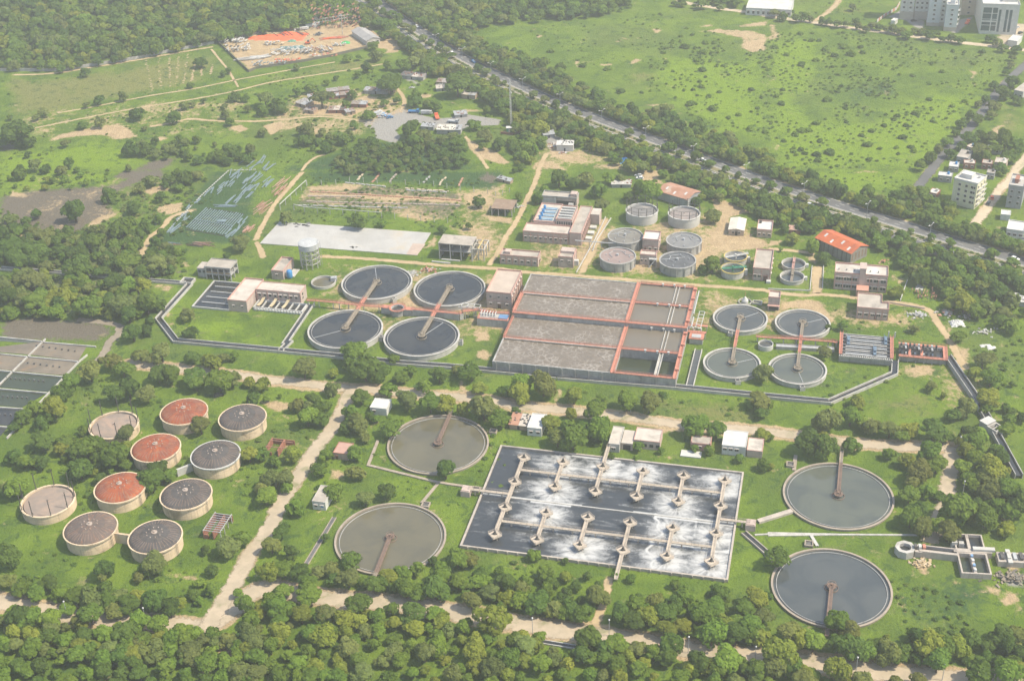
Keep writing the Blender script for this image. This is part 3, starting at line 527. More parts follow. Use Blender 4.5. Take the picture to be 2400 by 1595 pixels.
for c, rf, lb in (((-141.31,485.98), d_red, 'red domed digester rearmost of all, in front of the tree clump'), ((-115.37,479.76), d_black, 'black domed digester nearest the ruined brick hut, cream wall lit'),
    ((-148.06,460.01), d_red, 'red domed digester beside the larger grove, its wall half hidden by trees'), ((-122.4,453.57), d_black, 'black domed digester with a whitish rim and a white footbridge'),
    ((-156.88,433.83), d_red, 'red domed digester nearest the viewer, beside the flat gas holder'), ((-129.7,427.87), d_black, 'black domed digester near the roofless skeleton shed'),
    ((-162.46,408.88), d_brown, 'brown streaked domed digester linked by a pipe to its black neighbour'), ((-136.58,402.44), d_black, 'black domed digester nearest the viewer, a tree against its wall')):
    dome_tank(c, 10, 5.5, rf, cream, conc_w if 'whitish' in lb else cream, lb)
def gas_holder(c, R, h, label, wallm, roofm, posts, ph, ring, grp, sink=.5):
    t = thing('gas_holder', label, 'gas holder', (c[0], c[1], 0), 0, grp); BLOCK.append((c[0], c[1], R+.5))
    mb = MB(); mb.lathe([(R, -.3), (R, h-.45), (R+.3, h-.4), (R+.3, h), (R-.45, h), (R-.45, h-1.6)], 72); wallrings(mb, R, h, 4); mb.build('wall', wallm, t)
    mb = MB(); rr = R-1.0; mb.lathe([(rr, h-2), (rr, h-sink), (rr*.7, h-sink+.35), (rr*.35, h-sink+.55), (.01, h-sink+.62)], 64); mb.tube((0,0,h-sink+.5), (0,0,h-sink+1.2), .3, 8); mb.build('floating_lid', roofm, t)
    MB().lathe([(rr-.02, h-1.3), (R-.4, h-1.3)], 48).build('seal_water', w_black, t)
    for k in range(posts):
        a = 2*math.pi*k/posts+.2; e = Vector((math.cos(a), math.sin(a), 0)); mb = MB(); p = e*(R-.05)
        mb.bar(p+Vector((0,0,h-.1)), p+Vector((0,0,h+ph)), .27, .27); mb.bar(p-e*.8+Vector((0,0,h+.2)), p+Vector((0,0,h+ph*.35)), .1, .1)
        mb.build('guide_post', steel_d, t)
    if ring:
        mb = MB()
        for zz in ring:
            for k in range(posts):
                a, b = (2*math.pi*(k+i)/posts+.2 for i in (0, 1)); mb.bar((math.cos(a)*(R-.05), math.sin(a)*(R-.05), h+zz), (math.cos(b)*(R-.05), math.sin(b)*(R-.05), h+zz), .12, .12)
        mb.build('guide_ring', steel_d, t)
    return t
g_lid = mat('scaled brown lid', (.30,.225,.175), (.225,.185,.155), .22, rough=.85, stain=(.36,.25,.185))
g_lid2 = mat('scaled grey lid', (.20,.19,.185), (.15,.145,.14), .3, rough=.85, stain=(.32,.29,.26))
gas_holder((-170.2,480.07), 10.2, 4, 'brown flat lidded gas holder with tall posts, nearest the sludge beds', cream, g_lid, 9, 7.5, None, 'old gas holders with guide posts')
gas_holder((-184.33,428.92), 10.3, 4, 'brown flat lidded gas holder with tall posts, beside the red dome nearest the viewer', cream, g_lid, 9, 7.5, None, 'old gas holders with guide posts')
gas_holder((72.7,664.51), 8.5, 5.5, 'pale gas holder with a black guide frame, next to the tree behind the pipe hall', conc_w, g_lid2, 12, 4.6, (2.2, 4.5), 'new gas holders beside the rusty shed', .9)
gas_holder((94.8,658.94), 8.5, 5.5, 'pale gas holder with a black guide frame, right in front of the brown roofed shed', conc_w, mat('scaled mauve lid', (.27,.225,.205), (.20,.18,.17), .3, rough=.85, stain=(.36,.33,.30)), 12, 4.6, (2.2, 4.5), 'new gas holders beside the rusty shed', .9)
def flat_digester(c, roofm, label, oct_, stairs):
    R, h = 9.1, 5.2
    t = thing('digester_tank', label, 'digester', (c[0], c[1], 0), 0, 'new flat topped digesters'); BLOCK.append((c[0], c[1], R+.5))
    mb = MB(); mb.lathe([(R-.2, -.3), (R-.2, h-.5), (R+.2, h-.45), (R+.2, h), (R-.4, h), (R-.4, h-.9)], 72); mb.build('wall', conc, t)
    MB().disc(R-.39, h-.55, 64).build('roof', roofm, t)
    mb = MB(); z = h-.35
    P = [(4.2*math.cos(2*math.pi*k/6+oct_), 4.2*math.sin(2*math.pi*k/6+oct_)+2.2) for k in range(5)]
    for a, b in zip(P, P[1:]): mb.tube((*a, z), (*b, z), .14, 6)
    mb.tube((*P[0], z), (-8.4 if oct_ > 0 else 8.2, P[0][1]-1.5, z), .14, 6)
    for k in range(6): a = k+oct_; mb.tube((6*math.cos(a), 6*math.sin(a), h-.55), (6*math.cos(a), 6*math.sin(a), h+.15), .25, 8)
    mb.tube((0,1,h-.55), (0,1,h+.5), .6, 12); mb.build('gas_pipe', steel, t)['kind'] = 'stuff'
    for k in range(7):
        a = R_(-100+k*26)
        if math.sin(a) > .2: continue
        e = Vector((math.cos(a), math.sin(a), 0)); MB().bar(e*(R+.02)+Vector((0,0,-.2)), e*(R+.02)+Vector((0,0,h-.5)), .5, .35).build('buttress', conc, t)
    mb = MB(); a = R_(stairs); e = Vector((math.cos(a), math.sin(a), 0)); m2 = Vector((-e.y, e.x, 0))
    for s in (-.35, .35): mb.bar(e*(R+.55)+m2*s, e*(R+.55)+m2*s+Vector((0,0,h+1)), .09, .09)
    for k in range(12): mb.bar(e*(R+.55)-m2*.35+Vector((0,0,.4+k*.42)), e*(R+.55)+m2*.35+Vector((0,0,.4+k*.42)), .06, .06)
    mb.build('ladder', white, t); return t
rd = lambda n, a, b, s: mat(n, a, b, .2, rough=.9, stain=s, fine=1.2)
flat_digester((61.14,635.54), rd('mud grey digester roof', (.20,.19,.165), (.16,.15,.135), (.12,.115,.105)), 'flat topped digester with a mud grey roof, facing the kerbed dirt lane', .5, -75)
flat_digester((90.78,628.11), rd('ash grey digester roof', (.21,.21,.21), (.17,.17,.17), (.13,.13,.13)), 'flat topped digester with an ash grey roof, just in front of the pale gas holders', -.4, -40)
flat_digester((55.26,613.76), rd('mauve digester roof', (.29,.22,.20), (.24,.185,.17), (.19,.15,.14)), 'flat topped digester with a mauve brown roof, close to the aeration basin road', -.2, -65)
flat_digester((84.85,606.68), rd('slate digester roof', (.105,.11,.12), (.085,.09,.095), (.17,.17,.17)), 'flat topped digester with a dark slate roof, signs on its wall', .2, -45)
def thickener(c, R, h, rimm, label, grp, wm, arm, gal=None):
    t = thing('thickener_tank', label, 'thickener', (c[0], c[1], 0), 0, grp); BLOCK.append((c[0], c[1], R+.5))
    MB().lathe([(R, -.3), (R, h), (R-.35, h), (R-.35, h-1.6)], 56).build('wall', conc_l, t)
    MB().lathe([(R+.22, h-.15), (R+.3, h+.25), (R+.05, h+.3), (R-.15, h+.25)], 56).build('rim', rimm, t)
    MB().disc(R-.36, h-1.2, 48).build('water', wm, t)
    d = Vector((math.cos(arm), math.sin(arm), 0)); mb = MB(); mb.bar(d*-R+Vector((0,0,h+.4)), d*(R+1.2)+Vector((0,0,h+.4)), 1.2, .25)
    n = Vector((-d.y, d.x, 0))
    for s in (-.55, .55): mb.rail(d*-R+n*s+Vector((0,0,h+.5)), d*(R+1)+n*s+Vector((0,0,h+.5)), .9, 2, .07)
    mb.tube((0,0,h-1.5), (0,0,h+1.3), .5, 10); mb.build('bridge', gal or steel, t)
    mb = MB(); e = Vector((math.cos(R_(-5)), math.sin(R_(-5)), 0)); mb.bar(e*(R+.2)+Vector((0,0,h*.45)), e*(R+1.6)+Vector((0,0,h*.45)), 1.5, h*.9); mb.build('outlet_box', white, t)
    return t
thickener((114.91,611.37), 5.7, 3.5, yellow, 'yellow rimmed thickener tank with pale steel pipes, the one behind', 'yellow rimmed thickeners', w_grey, R_(15), white)
thickener((111.42,598.53), 5.7, 3.5, yellow, 'yellow rimmed thickener tank crossed by a green boom, closer to the path', 'yellow rimmed thickeners', w_green, R_(5), green_p)
thickener((143.0,604.05), 5.8, 2, conc_l, 'small bridge topped thickener nearest the orange roofed shed', 'grey thickeners', w_blue, R_(-105), pink_d)
thickener((139.67,590.87), 5.8, 2, conc_l, 'small bridge topped thickener nearest the road to the office', 'grey thickeners', w_blue, R_(75), gang)
t = thing('round_pit', 'small empty round concrete pit beside the screen house', 'pit', (-93.8,604.9,0)); BLOCK.append((-93.8, 604.9, 7))
MB().lathe([(6.2, -.3), (6.2, 1.5), (5.8, 1.5), (5.8, .1)], 48).build('wall', conc_l, t)
MB().disc(5.79, .3, 40).build('water', w_olive, t)
mb = MB(); mb.box(3.5, 1.5, .2, 6.5, 4, 2.2); mb.rail((3.5,1.5,2.2), (6.5,1.5,2.2), 1, 1); mb.build('sluice_gear', steel, t)
c = gp('22: 2330,40', 1)[0]; t = thing('small_round_tank', 'small round scum sump between the four grey water tanks', 'sump', (c.x, c.y, 0)); BLOCK.append((c.x, c.y, 4))
MB().lathe([(3.4, -.3), (3.4, 2.4), (3.1, 2.4), (3.1, 1.2)], 40).build('wall', conc_w, t); MB().disc(3.09, 1.5, 32).build('water', w_grey, t)
# ------------------------------------------------------------------ aeration basins
def pl(o, u, v): return o + UX*u + UY*v
def basin_upper():
    O = Vector((-9.2, 517.8, 0)); t = thing('aeration_basin', 'big rectangular basin of brown bubbling liquor with red walkways', 'aeration basin', O, PA)
    L, Wd, h, h2 = 82.3, 79.3, 5.0, 7.0; DV = 54.3; rows = (0, 20.9, 40.8, 59.9, Wd); tk = .6; M = rows[2]
    w = MB()
    w.box(0, 0, -.3, L, tk, h); w.box(0, Wd-tk, -.3, L, Wd, h2); w.box(0, tk, -.3, tk, M-.3, h); w.box(L-tk, tk, -.3, L, M-.3, h); w.box(0, M+.3, -.3, tk, Wd-tk, h2); w.box(L-tk, M+.3, -.3, L, Wd-tk, h2)
    w.box(0, M-.3, -.3, L, M+.3, h2-.004)
    for v, z in ((rows[1], h), (rows[3], h2)): w.box(tk, v-.3, -.3, L-tk, v+.3, z-.01)
    for i in range(4): w.box(DV-.3, max(rows[i]+.31, tk), -.3, DV+.3, min(rows[i+1]-.31, Wd-tk), (h, h, h2, h2)[i]-.02)
    for k in range(14): w.box(k*6+1.5, -.35, -.3, k*6+1.9, -.003, h-.3)
    w.build('wall', conc, t)
    m, nt_, b, Lk = nodes('bubbling mixed liquor'); P = pos(nt_)
    wp = N(nt_, 'ShaderNodeVectorMath', operation='ADD'); Lk.new(P, wp.inputs[0])
    nn = N(nt_, 'ShaderNodeTexNoise'); nn.inputs['Scale'].default_value = .35; nn.inputs['Detail'].default_value = 3; Lk.new(P, nn.inputs['Vector'])
    sc = N(nt_, 'ShaderNodeVectorMath', operation='SCALE'); sc.inputs[3].default_value = 3.2; Lk.new(nn.outputs[1], sc.inputs[0]); Lk.new(sc.outputs[0], wp.inputs[1])
    vo = N(nt_, 'ShaderNodeTexVoronoi', feature='DISTANCE_TO_EDGE'); vo.inputs['Scale'].default_value = .36; Lk.new(wp.outputs[0], vo.inputs['Vector'])
    vein = math_(nt_, 'SUBTRACT', 1.0, ramp(nt_, vo.outputs[0], .0, .13))
    vein = math_(nt_, 'MULTIPLY', vein, ramp(nt_, noise(nt_, .12, 5, .7, P), .36, .62))
    col = mixc(nt_, (.170,.140,.108), (.140,.118,.094), ramp(nt_, noise(nt_, .8, 5, .7, P), .4, .6))
    col = mixc(nt_, col, (.36,.325,.285), math_(nt_, 'MULTIPLY', vein, .7)); Lk.new(col, b.inputs['Base Color']); b.inputs['Roughness'].default_value = .55
    bp = N(nt_, 'ShaderNodeBump'); bp.inputs['Strength'].default_value = .5; bp.inputs['Distance'].default_value = .2; Lk.new(noise(nt_, 1.2, 4, .7, P), bp.inputs['Height']); Lk.new(bp.outputs[0], b.inputs['Normal'])
    lv = (4.6, 4.6, 6.6, 6.6); hh = (h, h, h2, h2)
    for i in range(4):
        a, bb = max(rows[i]+.31, tk), min(rows[i+1]-.31, Wd-tk)
        MB().add([(tk, a, lv[i]), (DV-.31, a, lv[i]), (DV-.31, bb, lv[i]), (tk, bb, lv[i])], [(0,1,2,3)]).build('aerated_cell', m, t)
        z = lv[i]-.05 if i else .6
        MB().add([(DV+.31, a, z), (L-tk, a, z), (L-tk, bb, z), (DV+.31, bb, z)], [(0,1,2,3)]).build('settling_cell', w_brown if i else w_green, t)
    def walk(p, q, wd=1.5, rails=True):
        p, q = Vector(p), Vector(q); d = (q-p).normalized(); n = Vector((-d.y, d.x, 0)); mb = MB(); mb.bar(p, q, wd, .25)
        if rails:
            for s in (-1, 1): mb.rail(p+n*(s*wd*.48), q+n*(s*wd*.48), 1.0, 2.5, .09)
        mb.build('walkway', salmon, t)
    z, z2 = h+.14, h2+.14
    walk((DV, -.2, z), (DV, M-.9, z), 1.7); walk((DV, M+.9, z2), (DV, Wd, z2), 1.7); walk((L-.6, -.2, z), (L-.6, M-.9, z), 1.6); walk((L-.6, M+.9, z2), (L-.6, Wd, z2), 1.6); walk((DV+.9, Wd-.5, z2), (L-1.5, Wd-.5, z2), 1.2); walk((DV+.9, .4, z), (L-1.5, .4, z), 1.2)
    walk((-.2, M, z2+.01), (L-.2, M, z2+.01), 1.6); walk((0, rows[3], z2), (DV-.9, rows[3], z2), 1.0); walk((DV+.9, rows[3], z2), (L-1.5, rows[3], z2), 1.2)
    walk((0, rows[1], z), (DV-.9, rows[1], z), 1.0); walk((DV+.9, rows[1], z), (L-1.5, rows[1], z), 1.2); walk((.4, M+.9, z2), (.4, rows[3]-.6, z2), 1.5); walk((.4, rows[1]+.6, z), (.4, M-.9, z), .8)
    for v, q in ((rows[1]-.9, h), (M+1.1, h2), (rows[3]-.9, h2)): MB().tube((1, v, q+.3), (DV-1, v, q+.3), .22, 8).build('air_pipe', conc_l, t)
    for i in range(4):
        a, bb, q = rows[i], rows[i+1], hh[i]; mb = MB()
        for u in (72.4, 73.9): mb.box(u, a+.9, q-.6, u+.35, bb-.9, q+.1)
        mb.box(72.4, a+.9, q-1.0, 74.2, bb-.9, q-.62); mb.build('collecting_trough', conc_l, t)
        for u in (66, 71.5, 76.5):
            mb = MB(); mb.tube((u, bb-1.2, q), (u, bb-1.2, q+.9), .3, 8); mb.box(u-.5, bb-1.6, q+.9, u+.5, bb-.8, q+1.3); mb.build('mixer_head', white, t)
    for v in (6, 17, 27, 37, 45, 56, 66, 75): q = h if v < M else h2; MB().box(L-1.3, v, q+.3, L+.5, v+1.4, q+1.3).build('valve_actuator', salmon, t)
    for v0, v1, u in ((55, 77, L+1.2), (43, 52, L+1.6)): MB().tube((u, v0, h2-.6), (u, v1, h2-.6), .35, 8).build('outlet_pipe', steel, t)
basin_upper()
def basin_lower():
    O = Vector((-22.4, 395.6, 0)); t = thing('aeration_basin', 'long basin of dark foaming water crossed by diamond platforms on footbridges', 'aeration basin', O, PA)
    L, Wd, h, tk = 99.4, 65.2, 1.3, .7; cx = [11.9+16.15*k for k in range(6)]; ry = (7.2, 23.6, 40.0, 56.4); mid = 32.2
    w = MB(); w.ring4(0, 0, L, Wd, tk, -.3, h)
    for k in range(26): w.box(3+k*3.8, -.4, -.3, 3.3+k*3.8, 0, h-.1)
    w.build('wall', mat('old basin wall', (.46,.40,.34), (.36,.32,.28), .3, stain=(.24,.21,.18), streak=.4), t)
    MB().box(tk, mid-.25, -.3, L-tk, mid+.25, h-.35).build('dividing_wall', conc_l, t)
    # foam lies on the water round the working aerators and where their flows meet
    gs = .4; X, Y = np.meshgrid(np.arange(tk, L-tk+.01, gs), np.arange(tk, Wd-tk+.01, gs)); F = np.zeros(X.shape)
    act = np.array([[0,.3,.95,.4,.95,1],[.3,.95,.15,.2,.95,1],[0,.95,.08,.15,.95,.3],[.08,.9,.95,.9,.4,.95]])
    act = act[[0,1,2,3]]; near = np.full(X.shape, 1e9); second = np.full(X.shape, 1e9); strength = np.zeros(X.shape)
    A4 = [(cx[k], ry[j], act[j][k]) for j in range(4) for k in range(6)]
    tab = RNG.random((512, 512))
    def vn(a, b):
        ia, ib = np.floor(a).astype(int), np.floor(b).astype(int); fa, fb = a-ia, b-ib; fa = fa*fa*(3-2*fa); fb = fb*fb*(3-2*fb); q = lambda u, v: tab[u % 512, v % 512]
        return (q(ia, ib)*(1-fa)+q(ia+1, ib)*fa)*(1-fb)+(q(ia, ib+1)*(1-fa)+q(ia+1, ib+1)*fa)*fb
    wob = vn(X*.22+7, Y*.22)*2-1+vn(X*.6, Y*.6+31)-.5
    for i, (ax, ay, s) in enumerate(A4):
        dx, dy = X-ax, Y-ay; d = np.hypot(dx, dy)+wob*1.6; th = np.arctan2(dy, dx)/(2*math.pi)
        ray = .48+.78*(.55*vn(th*46+i*9.3, d*.22+i*5)+.45*vn(th*110+i*3.1, d*.4))
        F = np.maximum(F, s*np.exp(-(np.maximum(d, 0)/8.8)**1.7)*(1-.55*np.exp(-(d/3.0)**2))*ray*1.18)
        d = np.hypot(dx, dy); m_ = d < near; second = np.where(m_, near, np.minimum(second, d)); strength = np.where(m_, s, strength); near = np.minimum(near, d)
    drift = (.5*vn(X*.10+50, Y*.5)+.3*vn(X*.3, Y*1.2+9)+.2*vn(X*.9, Y*2.2)); F = np.clip(F+np.clip(drift-.46, 0, 1)*.85, 0, 1)
    rg = RNG.random((40, 60)); gi = np.clip((Y/Wd*38).astype(int), 0, 38); gj = np.clip((X/L*58).astype(int), 0, 58); nz = rg[gi, gj]
    edge = np.exp(-((second-near)/.9)**2)*strength*np.where((X > 66) & (Y < 36), .8, .10)*(.5+.5*np.sin(X*.9+Y*.7)*np.sin(Y*.5-X*.3))
    edge += np.exp(-((X-(L-tk))/1.3)**2)*strength*.8*(nz > .4)+np.exp(-((Y-(mid-.6))/.7)**2)*np.where(strength > .3, .95, .2)+np.exp(-((Y-(mid+.6))/.7)**2)*np.where((X < 40) | (X > 60), .8, .1)
    edge += np.exp(-((Y-(Wd-tk))/1.5)**2)*np.where((X > 30) & (X < 50), .9, .0)
    sq = X-(70.5+1.6*np.sin(Y*.35)+.9*np.sin(Y*.9+1)); edge += np.exp(-(sq/.75)**2)*(Y < 31)*.95+np.exp(-((Y-15.5-.8*np.sin(X*.4))/.7)**2)*(X > 79)*.8+np.exp(-((X-26-.6*np.sin(Y))/.5)**2)*(Y > 55)*.5+np.exp(-((X-46-.8*np.sin(Y*.8))/.7)**2)*(Y > 54)*.6
    F = np.clip(np.maximum(F, edge), 0, 1)
    me = bpy.data.meshes.new('foaming_water'); ny_, nx_ = X.shape; co = np.stack([X.ravel(), Y.ravel(), np.full(X.size, .62)+F.ravel()*.12], 1)
    i = np.arange(nx_-1)[None, :]+nx_*np.arange(ny_-1)[:, None]; q = np.stack([i, i+1, i+nx_+1, i+nx_], -1).reshape(-1, 4)
    me.from_pydata(co.tolist(), [], q.tolist()); a = me.color_attributes.new('foam', 'FLOAT_COLOR', 'POINT'); d = np.ones((X.size, 4), np.float32); d[:, :3] = F.ravel()[:, None]; a.data.foreach_set('color', d.ravel())
    m, nt_, b, Lk = nodes('foaming dark water'); P = pos(nt_); va = N(nt_, 'ShaderNodeVertexColor', layer_name='foam')
    f = math_(nt_, 'ADD', va.outputs[0], math_(nt_, 'MULTIPLY', math_(nt_, 'SUBTRACT', noise(nt_, .7, 7, .78, P, 1.0), .5), .95)); f = math_(nt_, 'MULTIPLY', ramp(nt_, f, .10, .95), ramp(nt_, va.outputs[0], .02, .34))
    Lk.new(mixc(nt_, (.040,.045,.050), (.47,.47,.46), f), b.inputs['Base Color']); Lk.new(math_(nt_, 'ADD', .12, math_(nt_, 'MULTIPLY', f, .6)), b.inputs['Roughness'])
    bp = N(nt_, 'ShaderNodeBump'); bp.inputs['Strength'].default_value = .4; bp.inputs['Distance'].default_value = .12; Lk.new(noise(nt_, 1.5, 4, .7, P), bp.inputs['Height']); Lk.new(bp.outputs[0], b.inputs['Normal'])
    me.materials.append(m); o = bpy.data.objects.new('foaming_water', me); COL.objects.link(o); o.parent = t
    deck = mat('sandy concrete deck', (.52,.44,.35), (.44,.375,.30), .3, stain=(.33,.28,.22)); z = 2.6
    rail = mat('sandy handrail', (.46,.39,.32), (.40,.34,.28), .5)
    def fb(p, q, wd=1.3):
        p, q = Vector(p), Vector(q); d = (q-p).normalized(); n = Vector((-d.y, d.x, 0)); mb = MB(); mb.bar(p, q, wd, .3)
        o = mb.build('footbridge', deck, t); mb = MB()
        for s in (-1, 1): mb.rail(p+n*(s*wd*.47)+Vector((0,0,.15)), q+n*(s*wd*.47)+Vector((0,0,.15)), .95, 2.2, .08)
        mb.build('railing', rail, o)
        n_ = int((q-p).length/8)
        for k in range(n_+1):
            c = p.lerp(q, (k+.5)/(n_+1)); MB().box(c.x-.25, c.y-.25, -.3, c.x+.25, c.y+.25, z-.16).build('pier', deck, o)
    for j in range(4):
        for k in range(6):
            x, y = cx[k], ry[j]; r = 2.7; mb = MB(); P4 = [(x+r, y), (x, y+r), (x-r, y), (x, y-r)]; mb.poly(P4, z-.45, z+.16)
            o = mb.build('aerator_platform', deck, t); mb = MB()
            for s1 in (-1, 1):
                for s2 in (-1, 1): mb.box(x+s1*.9-.18, y+s2*.9-.18, -.3, x+s1*.9+.18, y+s2*.9+.18, z-.46)
            mb.build('pier', deck, o)
            mb = MB(); mb.tube((x, y, z+.1), (x, y, z+1.1), .55, 10); mb.tube((x, y, z+1.1), (x, y, z+1.7), .38, 10); mb.box(x-.9, y-.3, z+.17, x+.9, y+.3, z+.5); mb.build('aerator_motor', steel_d, o)
            mb = MB()
            for a, b2 in zip(P4, P4[1:]+P4[:1]): mb.rail((*a, z+.16), (*b2, z+.16), .9, 1.9, .07)
            mb.build('railing', rail, o)
    for k in range(6):
        fb((cx[k], ry[0]+2.4, z), (cx[k], ry[1]-2.4, z)); fb((cx[k], ry[2]+2.4, z), (cx[k], ry[3]-2.4, z))
    for k in (0, 5): fb((cx[k], ry[1]+2.4, z), (cx[k], ry[2]-2.4, z))
    for yy in ((ry[0]+ry[1])/2, (ry[2]+ry[3])/2):
        for k in range(5): fb((cx[k]+.66, yy, z-.002), (cx[k+1]-.66, yy, z-.002))
    fb((cx[2], ry[3]+2.4, z), (cx[2], Wd+6, z)); fb((cx[3], ry[0]-2.4, z), (cx[3], -9, z))
    fb((-5, mid, z), (cx[0]-.66, mid, z)); fb((cx[5]+.66, mid, z), (L+5, mid, z))
    for u in (-6.2, L+5): 
        mb = MB(); mb.box(u-1.5, mid-2, -.3, u+2.2, mid+2, 2.7); mb.box(u-1.2, mid-1.7, 2.7, u+1.9, mid+1.7, 3.0); mb.build('valve_chamber', pink, t)
basin_lower()
# ------------------------------------------------------------------ raised concrete channels
def channel(name, s, w, h, label, cat='channel', wm=conc_l, water_m=w_black, lvl=.55, tk=.35, z=None, group=None, zg=None):
    P = gp(s, h if zg is None else zg); P = [Vector((p.x, p.y, 0)) for p in P]
    t = thing(name, label, cat, P[0], 0, group); o0 = P[0]; P = [p-o0 for p in P]
    def off(d):
        out = []
        for i, p in enumerate(P):
            a = (p-P[i-1]).normalized() if i else None; b = (P[i+1]-p).normalized() if i < len(P)-1 else None
            if a is None: a = b
            if b is None: b = a
            n1, n2 = Vector((-a.y, a.x, 0)), Vector((-b.y, b.x, 0)); m_ = (n1+n2).normalized(); out.append(p+m_*(d/max(.35, m_.dot(n1))))
        return out
    for s_ in (1, -1):
        A, B = off(s_*w/2), off(s_*(w/2-tk)); mb = MB(); n = len(P)
        vs = [(p.x,p.y,-.3) for p in A]+[(p.x,p.y,h) for p in A]+[(p.x,p.y,h) for p in B]+[(p.x,p.y,-.3) for p in B]; fs = []
        for i in range(n-1):
            for k in range(3): q = (k*n+i, k*n+i+1, (k+1)*n+i+1, (k+1)*n+i); fs.append(q if s_ < 0 else q[::-1])
        for i in (0, n-1): fs.append((i, n+i, 2*n+i, 3*n+i))
        mb.add(vs, fs); mb.build('side_wall', wm, t)
    A, B = off(w/2-tk), off(-(w/2-tk)); mb = MB()
    for i in range(len(P)-1): mb.add([(*v[:2], h*lvl) for v in (B[i], B[i+1], A[i+1], A[i])], [(0,1,2,3)])
    mb.build('water', water_m, t); ROADS.append(([p+o0 for p in P], w+1)); return t
channel('drain_channel', '01: 0,885 980,958 1130,980 1700,1022', 2.6, 1.2, 'long grey drain channel running through scrub to the screen house corner', lvl=.4)
channel('drain_channel', '01: 1745,1025 1455,1345 1612,1548 12: 0,48 780,122 1330,185 1760,215 22: 0,270 410,312', 3.2, 1.4, 'grey bypass channel bent round the lawn and the black water tanks', lvl=.35)
channel('drain_channel', '22: 420,315 1500,402 2180,470 32: 0,487 565,540 1165,280 1170,160', 3.0, 1.5, 'grey bypass channel passing in front of the brown basin to the grit channels', lvl=.4)
channel('drain_channel', '12: 225,72 300,0 11: 270,1568 510,1215', 2.8, 1.2, 'short grey channel linking the screen house to the bypass drain', lvl=.4)
channel('drain_channel', '22: 1632,408 1715,65', 3.4, 1.3, 'straight grey drain running beside the slate green small tank', lvl=.5, water_m=w_grey)
channel('inflow_channel', '32: 1650,115 1900,480 2050,740 2310,1215', 3.3, 2.3, 'wide dark inflow channel running diagonally through trees to the square gate house', lvl=.6, water_m=w_black, wm=conc)
channel('pipe_channel', '33: -90,95 230,-5', 2.0, 1.0, 'tan covered channel from the foaming basin to the slate green tank', wm=MATS['old basin wall'], lvl=.9, water_m=MATS['old basin wall'])
channel('pipe_channel', '23: 2130,195 2352,390 33: 0,400 130,510', 2.4, .9, 'brown open channel from the foaming basin to the blue grey tank', wm=MATS['old basin wall'], lvl=.5, water_m=w_black)
channel('footway_kerb', '23: 2230,222 2352,216 33: 0,216 700,220 1370,224', .8, .35, 'thin white covered pipe run between the two dark round tanks', 'pipe run', wm=conc_l, lvl=.97, water_m=conc_l, tk=.2)
channel('footway_kerb', '12: 1120,905 1030,1130 1640,1280 1780,1305 2070,1345', 1.2, .5, 'thin pale pipe run bent round the rear olive tank', 'pipe run', wm=lring, lvl=.97, water_m=lring, tk=.2)
channel('footway_kerb', '12: 1670,1300 1520,1480', 1.2, .4, 'short tan pipe run to the manhole of the front olive tank', 'pipe run', wm=lring, lvl=.97, water_m=lring, tk=.2)
channel('footway_kerb', '33: 395,225 455,325', 1.2, .4, 'short white pipe run branching towards the blue grey tank', 'pipe run', wm=conc_w, lvl=.97, water_m=conc_w, tk=.2)
channel('drain_channel', '13: 720,60 600,260 460,490', 1.9, .4, 'narrow stained channel in the grass beside the front olive tank', wm=lring, lvl=.5, water_m=conc_d, tk=.3)
channel('drain_channel', '23: 0,1160 330,1210 580,1250', 2.0, .5, 'narrow roadside drain in the grass below the bottom road', wm=conc_l, lvl=.3, tk=.35)
channel('footway_kerb', '32: 255,1040 240,1180', 1.5, .4, 'short tan path slab running to the rear of the slate green tank', 'pipe run', wm=lring, lvl=.97, water_m=lring, tk=.2)
channel('footway_kerb', '02: 1620,1175 1760,1120', 1.0, 3.4, 'white footbridge reaching the white rimmed black dome', 'footbridge', wm=conc_w, lvl=.97, water_m=conc_w, tk=.2)
channel('footway_kerb', '03: 1045,205 1190,225', .8, 4.6, 'pipe bridge between the two digesters nearest the viewer', 'pipe bridge', wm=cream, lvl=.97, water_m=cream, tk=.2)
for s, l in (('12: 1560,1510', 'square tan manhole box beside the front olive tank rim'), ('12: 2020,1370', 'square pink valve box at the corner of the foaming basin'), ('33: 375,320', 'small tan manhole box behind the blue grey tank'), ('32: 205,1140', 'small brown manhole box behind the slate green tank'), ('12: 2180,835', 'flat tan slab box beside the rear olive tank')):
    c = gp(s)[0]; t = thing('manhole_box', l, 'manhole', c, PA, 'manhole boxes of the old plant'); mb = MB(); mb.ring4(-1.6, -1.6, 1.6, 1.6, .4, -.2, 1.1); mb.build('wall', lring, t); MB().box(-1.2, -1.2, .3, 1.2, 1.2, .5).build('lid', conc_d, t)
